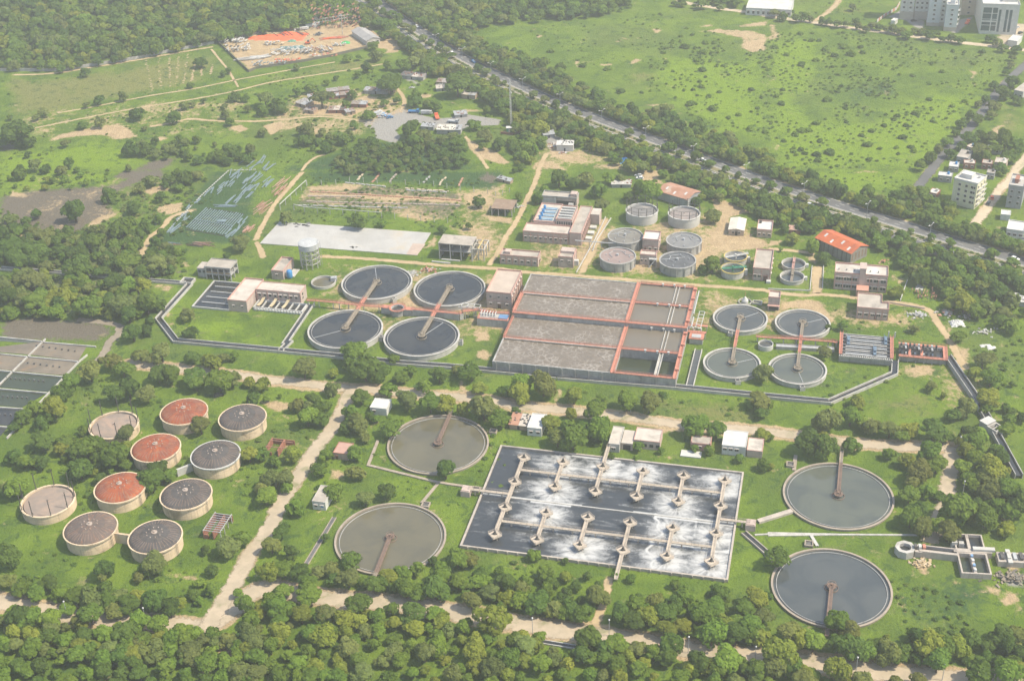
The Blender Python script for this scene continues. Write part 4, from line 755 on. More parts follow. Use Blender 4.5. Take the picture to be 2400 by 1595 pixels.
# ------------------------------------------------------------------ buildings
def sp(side, w, d, u, o, z): return {'f': (u, -o, z), 'r': (w+o, u, z), 'l': (-o, d-u, z), 'b': (w-u, d+o, z)}[side]
def sbox(mb, side, w, d, u0, u1, o0, o1, z0, z1, mi=0):
    vs = [sp(side, w, d, u, o, z) for u, o, z in ((u0,o0,z0),(u1,o0,z0),(u1,o1,z0),(u0,o1,z0),(u0,o0,z1),(u1,o0,z1),(u1,o1,z1),(u0,o1,z1))]
    return mb.add(vs, [(0,1,2,3),(4,7,6,5),(0,4,5,1),(1,5,6,2),(2,6,7,3),(3,7,4,0)], mi)
def win(t, side, w, d, u, z, ww, hh, ledge=.5, pane=None, fr=None):
    mb = MB(); f = .09
    for a, b, c, e in ((u-f, u+ww+f, z-f, z), (u-f, u+ww+f, z+hh, z+hh+f), (u-f, u, z, z+hh), (u+ww, u+ww+f, z, z+hh)): sbox(mb, side, w, d, a, b, 0, .09, c, e)
    if ww > 1.3: sbox(mb, side, w, d, u+ww/2-.05, u+ww/2+.05, .03, .08, z, z+hh)
    if ledge: sbox(mb, side, w, d, u-.25, u+ww+.25, 0, ledge, z+hh+f, z+hh+f+.1)
    o = mb.build('window', fr or frame_w, t); sbox(MB(), side, w, d, u, u+ww, -.02, .025, z, z+hh)
    mb = MB(); sbox(mb, side, w, d, u, u+ww, .005, .03, z, z+hh); mb.build('pane', pane or glass, o)
def door(t, side, w, d, u, ww, hh, m=None, z=0):
    mb = MB(); sbox(mb, side, w, d, u, u+ww, .005, .06, z, z+hh); sbox(mb, side, w, d, u-.15, u+ww+.15, 0, .7, z+hh+.1, z+hh+.22); mb.build('door', m or mat('brown steel door', (.15,.075,.055), (.11,.06,.045), 1), t)
def rowof(t, side, w, d, n, z, ww, hh, a=.0, b=1.0, **k):
    L = w if side in 'fb' else d
    for i in range(n): win(t, side, w, d, L*(a+(b-a)*(i+.5)/n)-ww/2, z, ww, hh, **k)
def corners(FL, FR, BR, h, base=False, snap=True):
    P = [gp(s, 0 if base else h)[0] for s in (FL, FR, BR)]; P = [Vector((p.x, p.y, 0)) for p in P]
    x = UX if snap else (P[1]-P[0]).normalized(); y = Vector((-x.y, x.x, 0))
    return P[0], max(1, (P[1]-P[0]).dot(x)), max(1, (P[2]-P[1]).dot(y)), math.atan2(x.y, x.x)
def shell(t, w, d, h, wall, roof, par=.5, band=None, x0=0, y0=0, z0=-.3):
    mb = MB(); mb.box(x0, y0, z0, x0+w, y0+d, h); mb.build('wall', wall, t)
    mb = MB(); mb.box(x0-.05, y0-.05, h+.003, x0+w+.05, y0+d+.05, h+.15); r = mb.build('roof', roof, t)
    if par: mb = MB(); mb.ring4(x0-.1, y0-.1, x0+w+.1, y0+d+.1, .25, h+.155, h+.15+par); mb.build('parapet', band or wall, r)
def pilasters(t, side, w, d, n, h, m, pw=.45, po=.22):
    L = w if side in 'fb' else d
    for i in range(n+1):
        u = min(max(0, L*i/n-pw/2), L-pw); mb = MB(); sbox(mb, side, w, d, u, u+pw, 0, po, -.2, h-.1); mb.build('pilaster', m, t)
def bld(name, label, FL, FR, BR, h, wall=pink, roof=roof_g, par=.8, band=pink_d, base=False, snap=True, cat='building', group=None):
    o, w, d, rz = corners(FL, FR, BR, h, base, snap); t = thing(name, label, cat, o, rz, group); shell(t, w, d, h, wall, roof, par, band)
    c = o+Vector((math.cos(rz), math.sin(rz), 0))*w/2+Vector((-math.sin(rz), math.cos(rz), 0))*d/2
    for k in np.linspace(.15, .85, 4): 
        q = o+Vector((math.cos(rz), math.sin(rz), 0))*w*k+Vector((-math.sin(rz), math.cos(rz), 0))*d*.5; BLOCK.append((q.x, q.y, max(d*.5, w/8)+1))
    return t, w, d
def bandline(t, w, d, z, m=pink_d, hh=.35, sides='frl'):
    mb = MB()
    for s in sides: sbox(mb, s, w, d, 0, w if s in 'fb' else d, 0, .12, z, z+hh)
    mb.build('string_course', m, t)
def rooftank(t, x, y, z, m=None, r=.7, h=1.3): mb = MB(); mb.tube((x,y,z), (x,y,z+h), r, 12); mb.tube((x,y,z+h), (x,y,z+h+.25), r*.5, 10); mb.build('roof_tank', m or white, t)
# --- screen house, L shaped, with its bar screens and forebay
t, w, d = bld('screen_house', 'L shaped pink screen house with long low wing, beside the dark forebay channels', '01: 2090,1195', '01: 2260,1215', '11: 33,1010', 5.6, roof=roof_p)
win(t, 'f', w, d, w*.25, 2.6, .9, .9); win(t, 'f', w, d, w*.7, 2.6, .9, .9)
o2, w2, d2, _ = corners('11: 0,1095', '11: 405,1130', '11: 455,1055', 6.5); dx = (o2-Vector(t.location)).dot(UX); dy = (o2-Vector(t.location)).dot(UY)
dx = max(dx, w+.31); mb = MB(); mb.box(dx, dy, -.3, dx+w2, dy+d2, 6.5); mb.build('wing_wall', pink, t); mb = MB(); mb.box(dx-.05, dy-.05, 6.503, dx+w2+.05, dy+d2+.05, 6.65); r = mb.build('wing_roof', roof_p, t); mb = MB(); mb.ring4(dx-.1, dy-.1, dx+w2+.1, dy+d2+.1, .25, 6.655, 7.1); mb.build('parapet', pink_d, r)
for i in range(8):
    u = dx+w2*(i+.6)/8.4; mb = MB(); mb.box(u-.75, dy-.1, 3.4, u+.75, dy-.002, 5.1); mb.box(u-.95, dy-.7, 5.15, u+.95, dy-.002, 5.28); o = mb.build('window', frame_w, t); MB().box(u-.62, dy-.14, 3.5, u+.62, dy-.105, 5.0).build('pane', glass, o)
for i in range(5): mb = MB(); u = dx+w2*i/4; mb.box(u-.25, dy-.3, 0, u+.25, dy-.003, 6.3); mb.build('pilaster', pink_d, t)
for z_ in (2.2, 4.3): MB().box(dx+w2+.003, dy+d2*.3, z_, dx+w2+.06, dy+d2*.3+1.1, z_+1.2).build('window', glass, t)
for i, k in enumerate((.17, .45, .73)):
    u = dx+w2*k; mb = MB(); mb.bar((u, dy-.3, 3.0), (u-.6, dy-3.2, 1.6), 1.4, .35); mb.bar((u-.6, dy-3.2, 1.6), (u-1.2, dy-6, 1.3), 1.4, .35); mb.build('chute', mat('cream chute', (.56,.47,.30), (.46,.38,.24), .5), t)
mb = MB(); x1 = dx+w2+3.5; mb.ring4(dx+1, dy-8.2, x1, dy-.31, .5, -.3, 1.7)
for i in range(1, 7): mb.box(dx+1.5+i*(x1-dx-2)/7, dy-7.7, -.3, dx+1.8+i*(x1-dx-2)/7, dy-.82, 1.5)
mb.build('screen_channel', conc_w, t); MB().box(dx+1.52, dy-7.68, .3, x1-.52, dy-.84, .6).build('water', w_black, t)
mb = MB()
for i in range(16): mb.box(dx+2+i*(x1-dx-2)/16, dy-8.9, .1, dx+3+i*(x1-dx-2)/16, dy-8.21, 1.2)
mb.build('gate_box', white, t); o_ = t.location.copy()
# forebay with its four dividing walls
P = gp('01: 1760,1245 2090,1290 2200,1040 1815,1012', .9); fb = thing('forebay_basin', 'dark four lane forebay basin left of the pink screen house', 'basin', (P[0].x, P[0].y, 0), PA)
fw = (P[1]-P[0]).dot(UX); fd = (P[2]-P[1]).dot(UY); mb = MB(); mb.ring4(0, 0, fw, fd, .5, -.3, 1.0)
for i in (1, 2, 3, 4): mb.box(3, fd*i/5-.2, -.3, fw-.51, fd*i/5+.2, .95)
mb.build('wall', conc_w, fb); MB().box(.51, .51, .1, fw-.51, fd-.51, .4).build('water', w_black, fb); BLOCK.append((P[0].x+fw/2, P[0].y+fd/2, fw/2+2))
# --- unfinished frames
def frame_hall(name, label, FL, FR, BR, h, nx_, ny_, floors, roofm, back=True, snap=True, infill=None, beams=False):
    o, w, d, rz = corners(FL, FR, BR, h, False, snap); t = thing(name, label, 'building', o, rz); BLOCK.append((o.x+w/2, o.y+d/2, max(w, d)/2+2))
    for i in range(nx_+1):
        for j in range(ny_+1): x, y = w*i/nx_, d*j/ny_; MB().box(x-.25, y-.25, -.3, x+.25, y+.25, h-.45).build('column', conc_l, t)
    for f in range(1, floors+1):
        z = h*f/floors
        if beams and f == floors:
            mb = MB()
            for j in range(ny_+1): mb.box(-.25, d*j/ny_-.2, z-.44, w+.25, d*j/ny_+.2, z)
            for i in range(nx_+1): mb.box(w*i/nx_-.2, -.3, z-.4, w*i/nx_+.2, d+.3, z+.05)
            mb.build('beam', conc_l, t)
        else: mb = MB(); mb.box(-.4, -.4, z-.44, w+.4, d+.4, z); mb.build('roof' if f == floors else 'floor_slab', roofm if f == floors else conc, t)
    if back: mb = MB(); mb.box(-.05, d-.12, 0, w+.05, d+.12, h-.46); mb.box(-.1, .3, 0, .1, d-.13, h-.46); mb.build('wall', infill or conc, t)
    return t, w, d
t, w, d = frame_hall('concrete_frame_building', 'grey unfinished two storey concrete frame behind the pink screen house', '01: 1885,882', '01: 2118,892', '01: 2175,820', 7, 4, 2, 2, roof_g)
mb = MB(); mb.ring4(-.4, -.4, w+.4, d+.4, .2, 7.003, 7.5); mb.build('parapet', conc, t)
for i in range(4):
    mb = MB(); u = w*i/4+.3; mb.box(u, .05, 3.51, u+w/4-.6, .2, 4.3); mb.build('brick_infill', mat('ochre brick infill', (.40,.28,.14), (.33,.23,.12), .6), t)
mb = MB(); mb.box(-5.5, 1.5, -.3, -.45, d-.5, 5); mb.build('annex_wall', conc, t); MB().box(-5.7, 1.3, 5.003, -.46, d-.3, 5.2).build('annex_roof', roof_g, t)
for k in range(2): MB().box(-5+k*2.4, 1.42, 2.5, -3.6+k*2.4, 1.49, 4).build('window', glass, t)
t, w, d = frame_hall('concrete_frame_hall', 'open fronted concrete frame hall at the end of the white slab', '11: 1680,660', '11: 1985,672', '11: 2030,597', 9.4, 3, 2, 1, roof_g)
MB().box(.3, .1, 4.6, w-.3, d-.3, 5.0).build('floor_slab', conc, t)
t, w, d = frame_hall('concrete_skeleton', 'bare concrete skeleton with a yellow crane beam beside the open hall', '11: 1990,715', '11: 2080,745', '11: 2125,660', 6.4, 2, 2, 1, roof_g, back=False, beams=True)
MB().bar((w*.5, -.3, 6.7), (w*.5, d+.3, 6.7), .3, .4).build('crane_beam', yellow, t)
t, w, d = frame_hall('brown_roofed_frame', 'unfinished frame with brown thatched looking roof beside the dirt road', '11: 2165,340', '11: 2350,350', '21: 60,270', 4.6, 3, 2, 1, mat('brown slats', (.27,.19,.135), (.22,.155,.11), .5, stain=(.33,.26,.18)), back=True)
# --- plant buildings
t, w, d = bld('pump_room', 'small pink pump room with a blue cylinder tank against its side', '11: 140,925', '11: 245,937', '11: 325,812', 4.3); win(t, 'f', w, d, w*.35, 2, 1, 1)
mb = MB(); mb.box(w+.6, d*.25, -.2, w+4.2, d*.8, .3); mb.build('plinth', conc_l, t)
c = gp('11: 312,985')[0]; bt = thing('pressure_tank', 'bright blue upright cylinder tank beside the small pump room', 'tank', c); mb = MB(); mb.lathe([(1.35,.5),(1.5,.9),(1.5,3.9),(1.2,4.4),(.5,4.7),(.01,4.75)], 24); mb.build('body', blue, bt, True)
for k in range(4): a = k*math.pi/2; MB().tube((1.2*math.cos(a),1.2*math.sin(a),-.1), (1.2*math.cos(a),1.2*math.sin(a),.9), .12, 6).build('leg', steel_d, bt)
t, w, d = bld('pump_house', 'tall pink pump house with pilasters at the corner of the brown basin', '11: 2115,1120', '11: 2345,1132', '21: 105,925', 8.2, roof=mat('tan flat roof', (.47,.39,.32), (.40,.33,.27), .15, stain=(.33,.28,.23)))
pilasters(t, 'r', w, d, 6, 8.2, pink_d, .6, .35); rowof(t, 'f', w, d, 3, 2.0, 1.1, 1.0); rowof(t, 'f', w, d, 3, 6.0, 1.1, .7, ledge=0); bandline(t, w, d, 4.2); rowof(t, 'r', w, d, 6, 5, 1.2, 1.4); door(t, 'f', w, d, w*.45, 1.6, 2.6)
t, w, d = bld('store_building', 'long low pink store in front of the pipe hall', '11: 2240,780', '21: 245,792', '21: 268,737', 4.6); rowof(t, 'f', w, d, 6, 1.6, 1.1, 1.3); pilasters(t, 'f', w, d, 6, 4.6, pink_d); door(t, 'r', w, d, d*.4, 1.2, 2.2); mb = MB(); mb.box(w*.1, d*.3, 4.75, w*.25, d*.8, 6.2); mb.build('stair_head', pink, t)
t, w, d = bld('substation_building', 'small pink block with a raised rear parapet, beside the kerbed dirt lane', '21: 425,797', '21: 557,815', '21: 592,737', 5.4); rowof(t, 'f', w, d, 2, 3.2, 1.1, .9); pilasters(t, 'r', w, d, 2, 5.4, pink_d); mb = MB(); mb.box(.3, d*.5, 5.56, w-.3, d-.3, 6.9); mb.build('roof_block', pink, t); MB().box(w-.02, d*.3, 0, w+2.2, d*.5, 2.8).build('porch', conc_w, t)
# --- pipe hall: four blocks of different height
t, w, d = bld('pipe_hall', 'sprawling pink process hall of stepped blocks with blue machines on its roof', '21: 100,562', '21: 517,598', '21: 540,522', 5.5, roof=roof_p)
rowof(t, 'f', w, d, 9, 2.0, 1.2, 1.3); pilasters(t, 'f', w, d, 6, 5.5, pink_d); bandline(t, w, d, 4.0, sides='f')
o0 = Vector(t.location)
def block(nm, FL, FR, BR, h, roof, dyadd=0, par=.5):
    o, w_, d_, _ = corners(FL, FR, BR, h); x, y = (o-o0).dot(UX), max((o-o0).dot(UY), dyadd); mb = MB(); mb.box(x, y, -.3, x+w_, y+d_, h); mb.build(nm+'_wall', pink, t)
    mb = MB(); mb.box(x-.05, y-.05, h+.003, x+w_+.05, y+d_+.05, h+.15); r = mb.build(nm+'_roof', roof, t)
    if par: mb = MB(); mb.ring4(x-.1, y-.1, x+w_+.1, y+d_+.1, .3, h+.155, h+.15+par); mb.build('parapet', pink_d, r)
    return x, y, w_, d_
xa, ya, wa, da = block('east_block', '21: 517,597', '21: 625,611', '21: 727,362', 6.7, roof_g)
for i in range(10): mb = MB(); y = ya+da*(i+.3)/10; mb.box(xa+wa+.003, y, 0, xa+wa+.35, y+.5, 6.5); mb.build('pilaster', pink_d, t)
for i in range(9): mb = MB(); y = ya+da*(i+.75)/10; mb.box(xa+wa+.003, y, 3.4, xa+wa+.07, y+1.2, 5.0); mb.build('window', glass, t)
for i in (2, 4, 6, 8): mb = MB(); y = ya+da*i/10; mb.box(xa+wa+.8, y, 0, xa+wa+4.2, y+3.2, 1.1); mb.build('cable_chamber', conc_w, t)
mb = MB(); mb.box(xa+wa+.36, ya+da*.78, -.2, xa+wa+5, ya+da, 6); mb.build('stair_tower', pink, t); MB().box(xa+wa+.3, ya+da*.77, 6.003, xa+wa+5.1, ya+da+.1, 6.3).build('stair_roof', roof_p, t)
xb, yb, wb, db = block('filter_block', '21: 380,497', '21: 532,505', '21: 602,378', 9.0, roof_g, d+.3)
for i in range(5): mb = MB(); y = yb+db*(i+.35)/5.3; mb.box(xb+.8, y, 9.16, xb+wb-.8, y+1.0, 9.8); mb.build('roof_light', white if i % 2 else conc_w, t)
for i in range(4): mb = MB(); y = yb+db*(i+.8)/5.3; mb.box(xb+1, y, 9.16, xb+wb-1, y+1.3, 9.3); mb.build('roof_slot', glass, t)
for i in range(7): mb = MB(); u = xb+wb*(i+.4)/7; mb.box(u, yb-.06, 6.2, u+.9, yb-.003, 8.2); mb.build('window', glass, t)
xc, yc, wc, dc = block('machine_block', '21: 190,482', '21: 388,494', '21: 480,332', 7.0, roof_p, d+.3, .7)
for i in range(4):
    y = yc+2+dc*.19*i; mb = MB(); mb.box(xc+wc*.35, y, 7.16, xc+wc*.85, y+1.6, 8.0); mb.tube((xc+wc*.2, y+.8, 8.3), (xc+wc*.9, y+.8, 8.3), .18, 8); mb.build('blower', mat('pale blue casing', (.38,.52,.62), (.30,.44,.55), .7), t)
    mb = MB(); mb.tube((xc+wc*.26, y+.8, 7.16), (xc+wc*.26, y+.8, 9.2), .75, 14); mb.tube((xc+wc*.26, y+.8, 9.2), (xc+wc*.26, y+.8, 9.8), .3, 8); mb.build('blue_drum', blue, t)
for i in range(5): mb = MB(); mb.bar((xc-.8, yc+i*dc/5, 0), (xc-.8, yc+i*dc/5, 7.5), .3, .3); mb.bar((xc-.8, yc+i*dc/5, 7), (xc-2.5, yc+i*dc/5, 5), .2, .2); mb.build('pipe_rack', pink_d, t)
mb = MB(); mb.tube((w+4, -2.5, 4.2), (w+26, -2.5, 4.2), .3, 8)
for k in range(4): mb.tube((w+5+k*6.5, -2.5, 0), (w+5+k*6.5, -2.5, 4.2), .15, 6)
mb.build('service_pipe', steel, t)
t, w, d = bld('workshop_building', 'low grey pink workshop with a pale louvred end, behind the pipe hall', '21: 275,240', '21: 600,248', '21: 625,200', 5.2, band=conc)
mb = MB()
for i in range(9): sbox(mb, 'f', w, d, .2, w*.36, .01, .14, .3+i*.5, .6+i*.5)
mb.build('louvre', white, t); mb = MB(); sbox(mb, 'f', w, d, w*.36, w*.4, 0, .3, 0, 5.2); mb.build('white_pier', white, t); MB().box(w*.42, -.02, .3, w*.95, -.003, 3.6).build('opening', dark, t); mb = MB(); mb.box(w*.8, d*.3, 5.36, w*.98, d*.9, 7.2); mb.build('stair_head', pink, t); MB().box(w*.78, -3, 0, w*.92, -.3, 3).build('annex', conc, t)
t, w, d = bld('control_house', 'two storey pink house with a white roof standing between the flat digesters', '21: 1200,637', '21: 1347,644', '21: 1370,567', 6.6, roof=roof_w); rowof(t, 'f', w, d, 2, 1.2, 1.2, 1.5, .3, 1); bandline(t, w, d, 3.3); win(t, 'r', w, d, d*.3, 4, 1.2, 1.3); door(t, 'f', w, d, .8, 1.2, 2.3)
t, w, d = bld('stair_house', 'low pink house with an outside steel stair, among the flat digesters', '21: 1175,777', '21: 1322,787', '21: 1335,747', 5.2, roof=roof_p); rowof(t, 'f', w, d, 2, 2.0, .9, 1.2, 0, .5); door(t, 'f', w, d, w*.62, 1.8, 2.6, dark)
mb = MB(); mb.bar((w*.6, -1.6, 4.6), (w+.8, -1.6, 4.6), 1.4, .15); mb.bar((w*1.02, -1.6, 4.6), (w*.62, -2.6, .1), 1.0, .18); mb.rail((w*.6,-2.3,4.7), (w+.8,-2.3,4.7), 1, 1.2, .08)
for k in (.6, 1.05): mb.bar((w*k, -1.6, 0), (w*k, -1.6, 4.6), .15, .15)
mb.build('outside_stair', white, t)
t, w, d = bld('compressor_house', 'pink flat roofed hall between the yellow and the grey thickeners', '21: 2215,902', '31: 25,922', '31: 65,747', 6.2, roof=roof_g); rowof(t, 'f', w, d, 2, 1.8, 1.4, 1.6, 0, .5); door(t, 'f', w, d, w*.6, 2.2, 3.0); rowof(t, 'r', w, d, 4, 2, 1.2, 1.4); pilasters(t, 'f', w, d, 2, 6.2, pink_d); MB().box(w*.8, -2.5, 0, w*1.05, -.3, 1.2).build('step', conc_w, t)
t, w, d = bld('office_building', 'two storey pink office with white roof, stair tower and a front porch', '31: 615,942', '31: 1102,988', '31: 1112,897', 8.6, roof=mat('patchy white roof', (.50,.47,.42), (.38,.34,.29), .12, stain=(.58,.56,.53)), band=pink_d)
for f in (0, 1): rowof(t, 'f', w, d, 4, 1.3+f*4, 2.4, 1.7, .02, .44); rowof(t, 'f', w, d, 3, 1.3+f*4, 2.4, 1.7, .60, .99)
bandline(t, w, d, 4.0); pilasters(t, 'f', w, d, 6, 8.5, pink_d)
mb = MB(); mb.box(w*.47, -.6, -.2, w*.58, d*.55, 12.4); mb.box(w*.46, -.7, 12.403, w*.59, d*.57, 12.7); mb.build('stair_tower', pink, t)
mb = MB(); mb.box(w*.43, -6, 3.3, w*.66, -.7, 3.7); mb.build('porch_roof', mat('salmon porch', (.52,.27,.20), (.44,.23,.17), .4), t)
for u in (.44, .65): MB().box(w*u-.25, -5.8, -.1, w*u+.25, -5.3, 3.29).build('porch_column', pink_d, t)
for i in range(6): MB().box(w*(.06+.15*i), d*.35, 8.76, w*(.06+.15*i)+.5, d*.35+.5, 9.7).build('roof_post', conc, t)
t, w, d = bld('notched_building', 'single storey pink block with a notched roof corner beside the earth road', '31: 820,1262', '31: 1110,1287', '31: 1110,1222', 5.4, roof=roof_g, par=0); rowof(t, 'f', w, d, 5, 1.8, 1.5, 1.4); door(t, 'f', w, d, w*.56, 1.2, 2.4, dark); pilasters(t, 'f', w, d, 5, 5.4, pink_d); bandline(t, w, d, 4.6, sides='f')
mb = MB(); mb.box(.02, d+.003, -.3, w*.78, d+7.5, 5.4); mb.build('rear_wall', pink, t); mb = MB(); mb.box(-.03, d+.06, 5.403, w*.78+.05, d+7.55, 5.55); r = mb.build('rear_roof', roof_g, t); e = w*.78; mb = MB(); mb.box(-.1,-.1,5.556,w+.1,.16,6.3); mb.box(-.1,.17,5.556,.16,d+7.3,6.3); mb.box(w-.16,.17,5.556,w+.1,d-.3,6.3); mb.box(e-.16,d-.29,5.556,w+.1,d-.03,6.3); mb.box(e-.16,d-.02,5.556,e+.1,d+7.3,6.3); mb.box(-.1,d+7.31,5.556,e+.1,d+7.57,6.3); mb.build('parapet', pink_d, r)
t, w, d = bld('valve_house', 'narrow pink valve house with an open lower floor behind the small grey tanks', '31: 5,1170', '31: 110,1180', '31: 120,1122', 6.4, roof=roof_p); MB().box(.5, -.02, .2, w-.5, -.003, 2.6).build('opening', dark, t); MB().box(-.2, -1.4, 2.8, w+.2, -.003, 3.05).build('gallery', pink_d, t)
# --- gabled sheds
def gable(name, label, FL, FR, BR, h, rise, wall, roof, along='x', snap=True, over=.5, cat='shed', lights=0, ribs=0):
    o, w, d, rz = corners(FL, FR, BR, h, False, snap); t = thing(name, label, cat, o, rz); BLOCK.append((o.x+w/2*math.cos(rz)-d/2*math.sin(rz), o.y+w/2*math.sin(rz)+d/2*math.cos(rz), max(w,d)*.5))
    mb = MB(); vs = [(0,0,-.3),(w,0,-.3),(w,d,-.3),(0,d,-.3),(0,0,h),(w,0,h),(w,d,h),(0,d,h)]
    if along == 'x': mb.add(vs+[(0,d/2,h+rise),(w,d/2,h+rise)], [(0,1,5,4),(2,3,7,6),(1,2,6,9,5),(3,0,4,8,7)])
    else: mb.add(vs+[(w/2,0,h+rise),(w/2,d,h+rise)], [(1,2,6,5),(3,0,4,7),(0,1,5,8,4),(2,3,7,9,6)])
    mb.build('wall', wall, t); mb = MB(); e = over; s = rise/((d if along == 'x' else w)/2); th = .12
    if along == 'x': A = [(-e,-e,h-e*s),(w+e,-e,h-e*s),(w+e,d/2,h+rise),(-e,d/2,h+rise)]; B = [(-e,d/2,h+rise),(w+e,d/2,h+rise),(w+e,d+e,h-e*s),(-e,d+e,h-e*s)]
    else: A = [(-e,-e,h-e*s),(w/2,-e,h+rise),(w/2,d+e,h+rise),(-e,d+e,h-e*s)]; B = [(w/2,-e,h+rise),(w+e,-e,h-e*s),(w+e,d+e,h-e*s),(w/2,d+e,h+rise)]
    for Q in (A, B):
        top = [(x,y,z+th+.03) for x,y,z in Q]; bot = [(x,y,z+.03) for x,y,z in Q]; mb.add(bot+top, [(4,5,6,7),(3,2,1,0),(0,1,5,4),(1,2,6,5),(2,3,7,6),(3,0,4,7)])
    r = mb.build('roof', roof, t)
    for k in range(lights):
        f0 = (k+.6)/(lights+.2); mb = MB(); q = .3 if k % 2 else .62
        if along == 'x': y0 = d/2*q; z0 = h+rise*q; mb.add([(w*f0-.6,y0-1.2,z0-1.2*s+.19),(w*f0+.6,y0-1.2,z0-1.2*s+.19),(w*f0+.6,y0+1.2,z0+1.2*s+.19),(w*f0-.6,y0+1.2,z0+1.2*s+.19)], [(0,1,2,3)])
        else: x0 = w/2*q; mb.add([(x0-1,d*f0-.6,h+rise*(x0-1)/(w/2)+.19),(x0+1,d*f0-.6,h+rise*(x0+1)/(w/2)+.19),(x0+1,d*f0+.6,h+rise*(x0+1)/(w/2)+.19),(x0-1,d*f0+.6,h+rise*(x0-1)/(w/2)+.19)], [(0,1,2,3)])
        mb.build('roof_light', roof_w, r)
    return t, w, d
t, w, d = gable('sheet_shed', 'long grey walled shed with a patchy brown rusted roof behind the gas holders', '21: 1340,183', '21: 1612,265', '21: 1725,190', 5.0, 1.6, sheet, rust_d, snap=False, lights=3)
t, w, d = gable('sheet_shed', 'grey walled shed with a bright orange rusted roof by the roadside trees', '31: 440,615', '31: 765,760', '31: 900,682', 6.0, 2.2, mat('weathered asbestos wall', (.27,.25,.22), (.20,.185,.165), .3, streak=.6), rust, snap=False, lights=4)
for k in range(5): mb = MB(); sbox(mb, 'r', w, d, d*(k+.25)/5, d*(k+.75)/5, .01, .06, 1.5, 5.2); mb.build('slatted_panel', mat('brown slatted panel', (.22,.15,.11), (.17,.12,.09), .5), t)
for k in range(8): mb = MB(); sbox(mb, 'f', w, d, w*k/8, w*k/8+.3, .01, .15, 0, 5.7); mb.build('post', steel_d, t)
t, w, d = gable('small_hall', 'small cream hall with a pale ridged roof on the bare earth yard', '21: 1990,540', '21: 2132,547', '21: 2147,440', 3.2, .8, mat('tan plaster', (.45,.36,.27), (.38,.30,.22), .4, streak=.3), mat('pale cement sheet', (.60,.56,.48), (.52,.48,.41), .3), along='y', over=.3); rowof(t, 'f', w, d, 2, 1.2, 1.2, 1.2, .1, .9); door(t, 'f', w, d, w*.43, 1.3, 2.1, dark)
t, w, d = bld('white_roof_house', 'small pink house with a glaring white flat roof on the bare earth yard', '21: 2250,548', '31: 35,553', '31: 42,467', 4.0, roof=roof_w, wall=mat('tan plaster', (1,1,1))); rowof(t, 'f', w, d, 3, 1.4, 1.1, 1.2); rooftank(t, 1.2, d*.8, 4.15, steel_d)
t, w, d = gable('storage_shed', 'big grey ridged storage shed inside the pipe yard', '10: 1015,377', '10: 1138,352', '10: 1028,255', 3.6, 1.8, conc_w, mat('ribbed cement roof', (.36,.345,.33), (.28,.27,.26), .15, stain=(.42,.40,.38)), along='y', snap=False); rowof(t, 'f', w, d, 3, 1.3, 1.3, 1.3)
# --- old plant houses
t, w, d = bld('white_hut', 'small white flat roofed hut among trees behind the olive tanks', '12: 1047,607', '12: 1203,613', '12: 1227,525', 3.4, white, roof_w, .2, white); win(t, 'f', w, d, 1.2, 1.3, 1.2, 1.1)
t, w, d = bld('red_hut', 'little hut with a faded red roof beside the concrete lane', '12: 707,1022', '12: 835,1050', '12: 842,945', 3.0, mat('faded wall', (.40,.30,.24), (.33,.25,.20), .5, streak=.4), mat('faded red roof', (.46,.28,.22), (.38,.24,.19), .3, stain=(.30,.24,.16)), .15, brick); door(t, 'f', w, d, 1, 1, 2)
t, w, d = bld('grey_hut', 'narrow white walled hut with a long grey roof beside the concrete lane', '12: 515,1467', '12: 637,1478', '12: 660,1325', 3.8, white, roof_g, .2, conc_l); win(t, 'f', w, d, .8, 1.4, 1.2, 1.1); win(t, 'f', w, d, w-2, 1.4, 1.2, 1.1, pane=blue)
t, w, d = bld('white_house', 'small white house with a tilted looking roof behind the foaming basin, left of the yellow green tree', '22: 140,792', '22: 272,802', '22: 287,667', 3.8, white, roof_w, .25, white); rowof(t, 'f', w, d, 2, 1.3, 1.3, 1.2); t['label'] = 'small white house beside the yellow green tree behind the foaming basin'
t, w, d = bld('long_house', 'long white grey roofed house of two blocks facing the foaming basin', '22: 887,940', '22: 987,950', '22: 1032,790', 3.9, conc_l, roof_p, .25, conc_l); win(t, 'f', w, d, w*.3, 1.2, 1.4, 1.3)
o0 = Vector(t.location); xb, yb, wb, db = block('rear_block', '22: 1120,905', '22: 1362,917', '22: 1377,800', 3.9, roof_p, 0, .25)
for i in range(4): mb = MB(); u = xb+wb*(i+.4)/4; mb.box(u, yb-.07, 1.2, u+1.6, yb-.003, 2.6); mb.build('window', glass, t)
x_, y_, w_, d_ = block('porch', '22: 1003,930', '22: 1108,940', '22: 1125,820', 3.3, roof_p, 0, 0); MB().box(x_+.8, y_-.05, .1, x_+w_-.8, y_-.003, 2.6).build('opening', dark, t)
t, w, d = bld('pink_hut', 'small salmon pink hut with corner posts, shrubs at its front', '22: 1642,932', '22: 1825,942', '22: 1832,872', 3.2, mat('salmon plaster', (.50,.27,.22), (.42,.23,.19), .4, streak=.3), roof_g, .3, MATS['salmon plaster']); win(t, 'f', w, d, w*.4, 1.2, 1.2, 1.1)
for x in (0, w-.4): MB().box(x, -.15, 3.3, x+.4, .3, 4.4).build('corner_post', MATS['salmon plaster'], t)
t, w, d = bld('flat_house', 'white flat roofed house with a lower tan annex beside the plant road', '22: 1930,952', '22: 2150,967', '22: 2170,827', 4.4, white, roof_w, .2, white); rowof(t, 'f', w, d, 3, 2.2, 1.4, 1.2, 0, .75)
o0 = Vector(t.location); block('annex', '22: 2158,1002', '22: 2300,1017', '22: 2312,902', 3.2, roof_p, 0, .2)
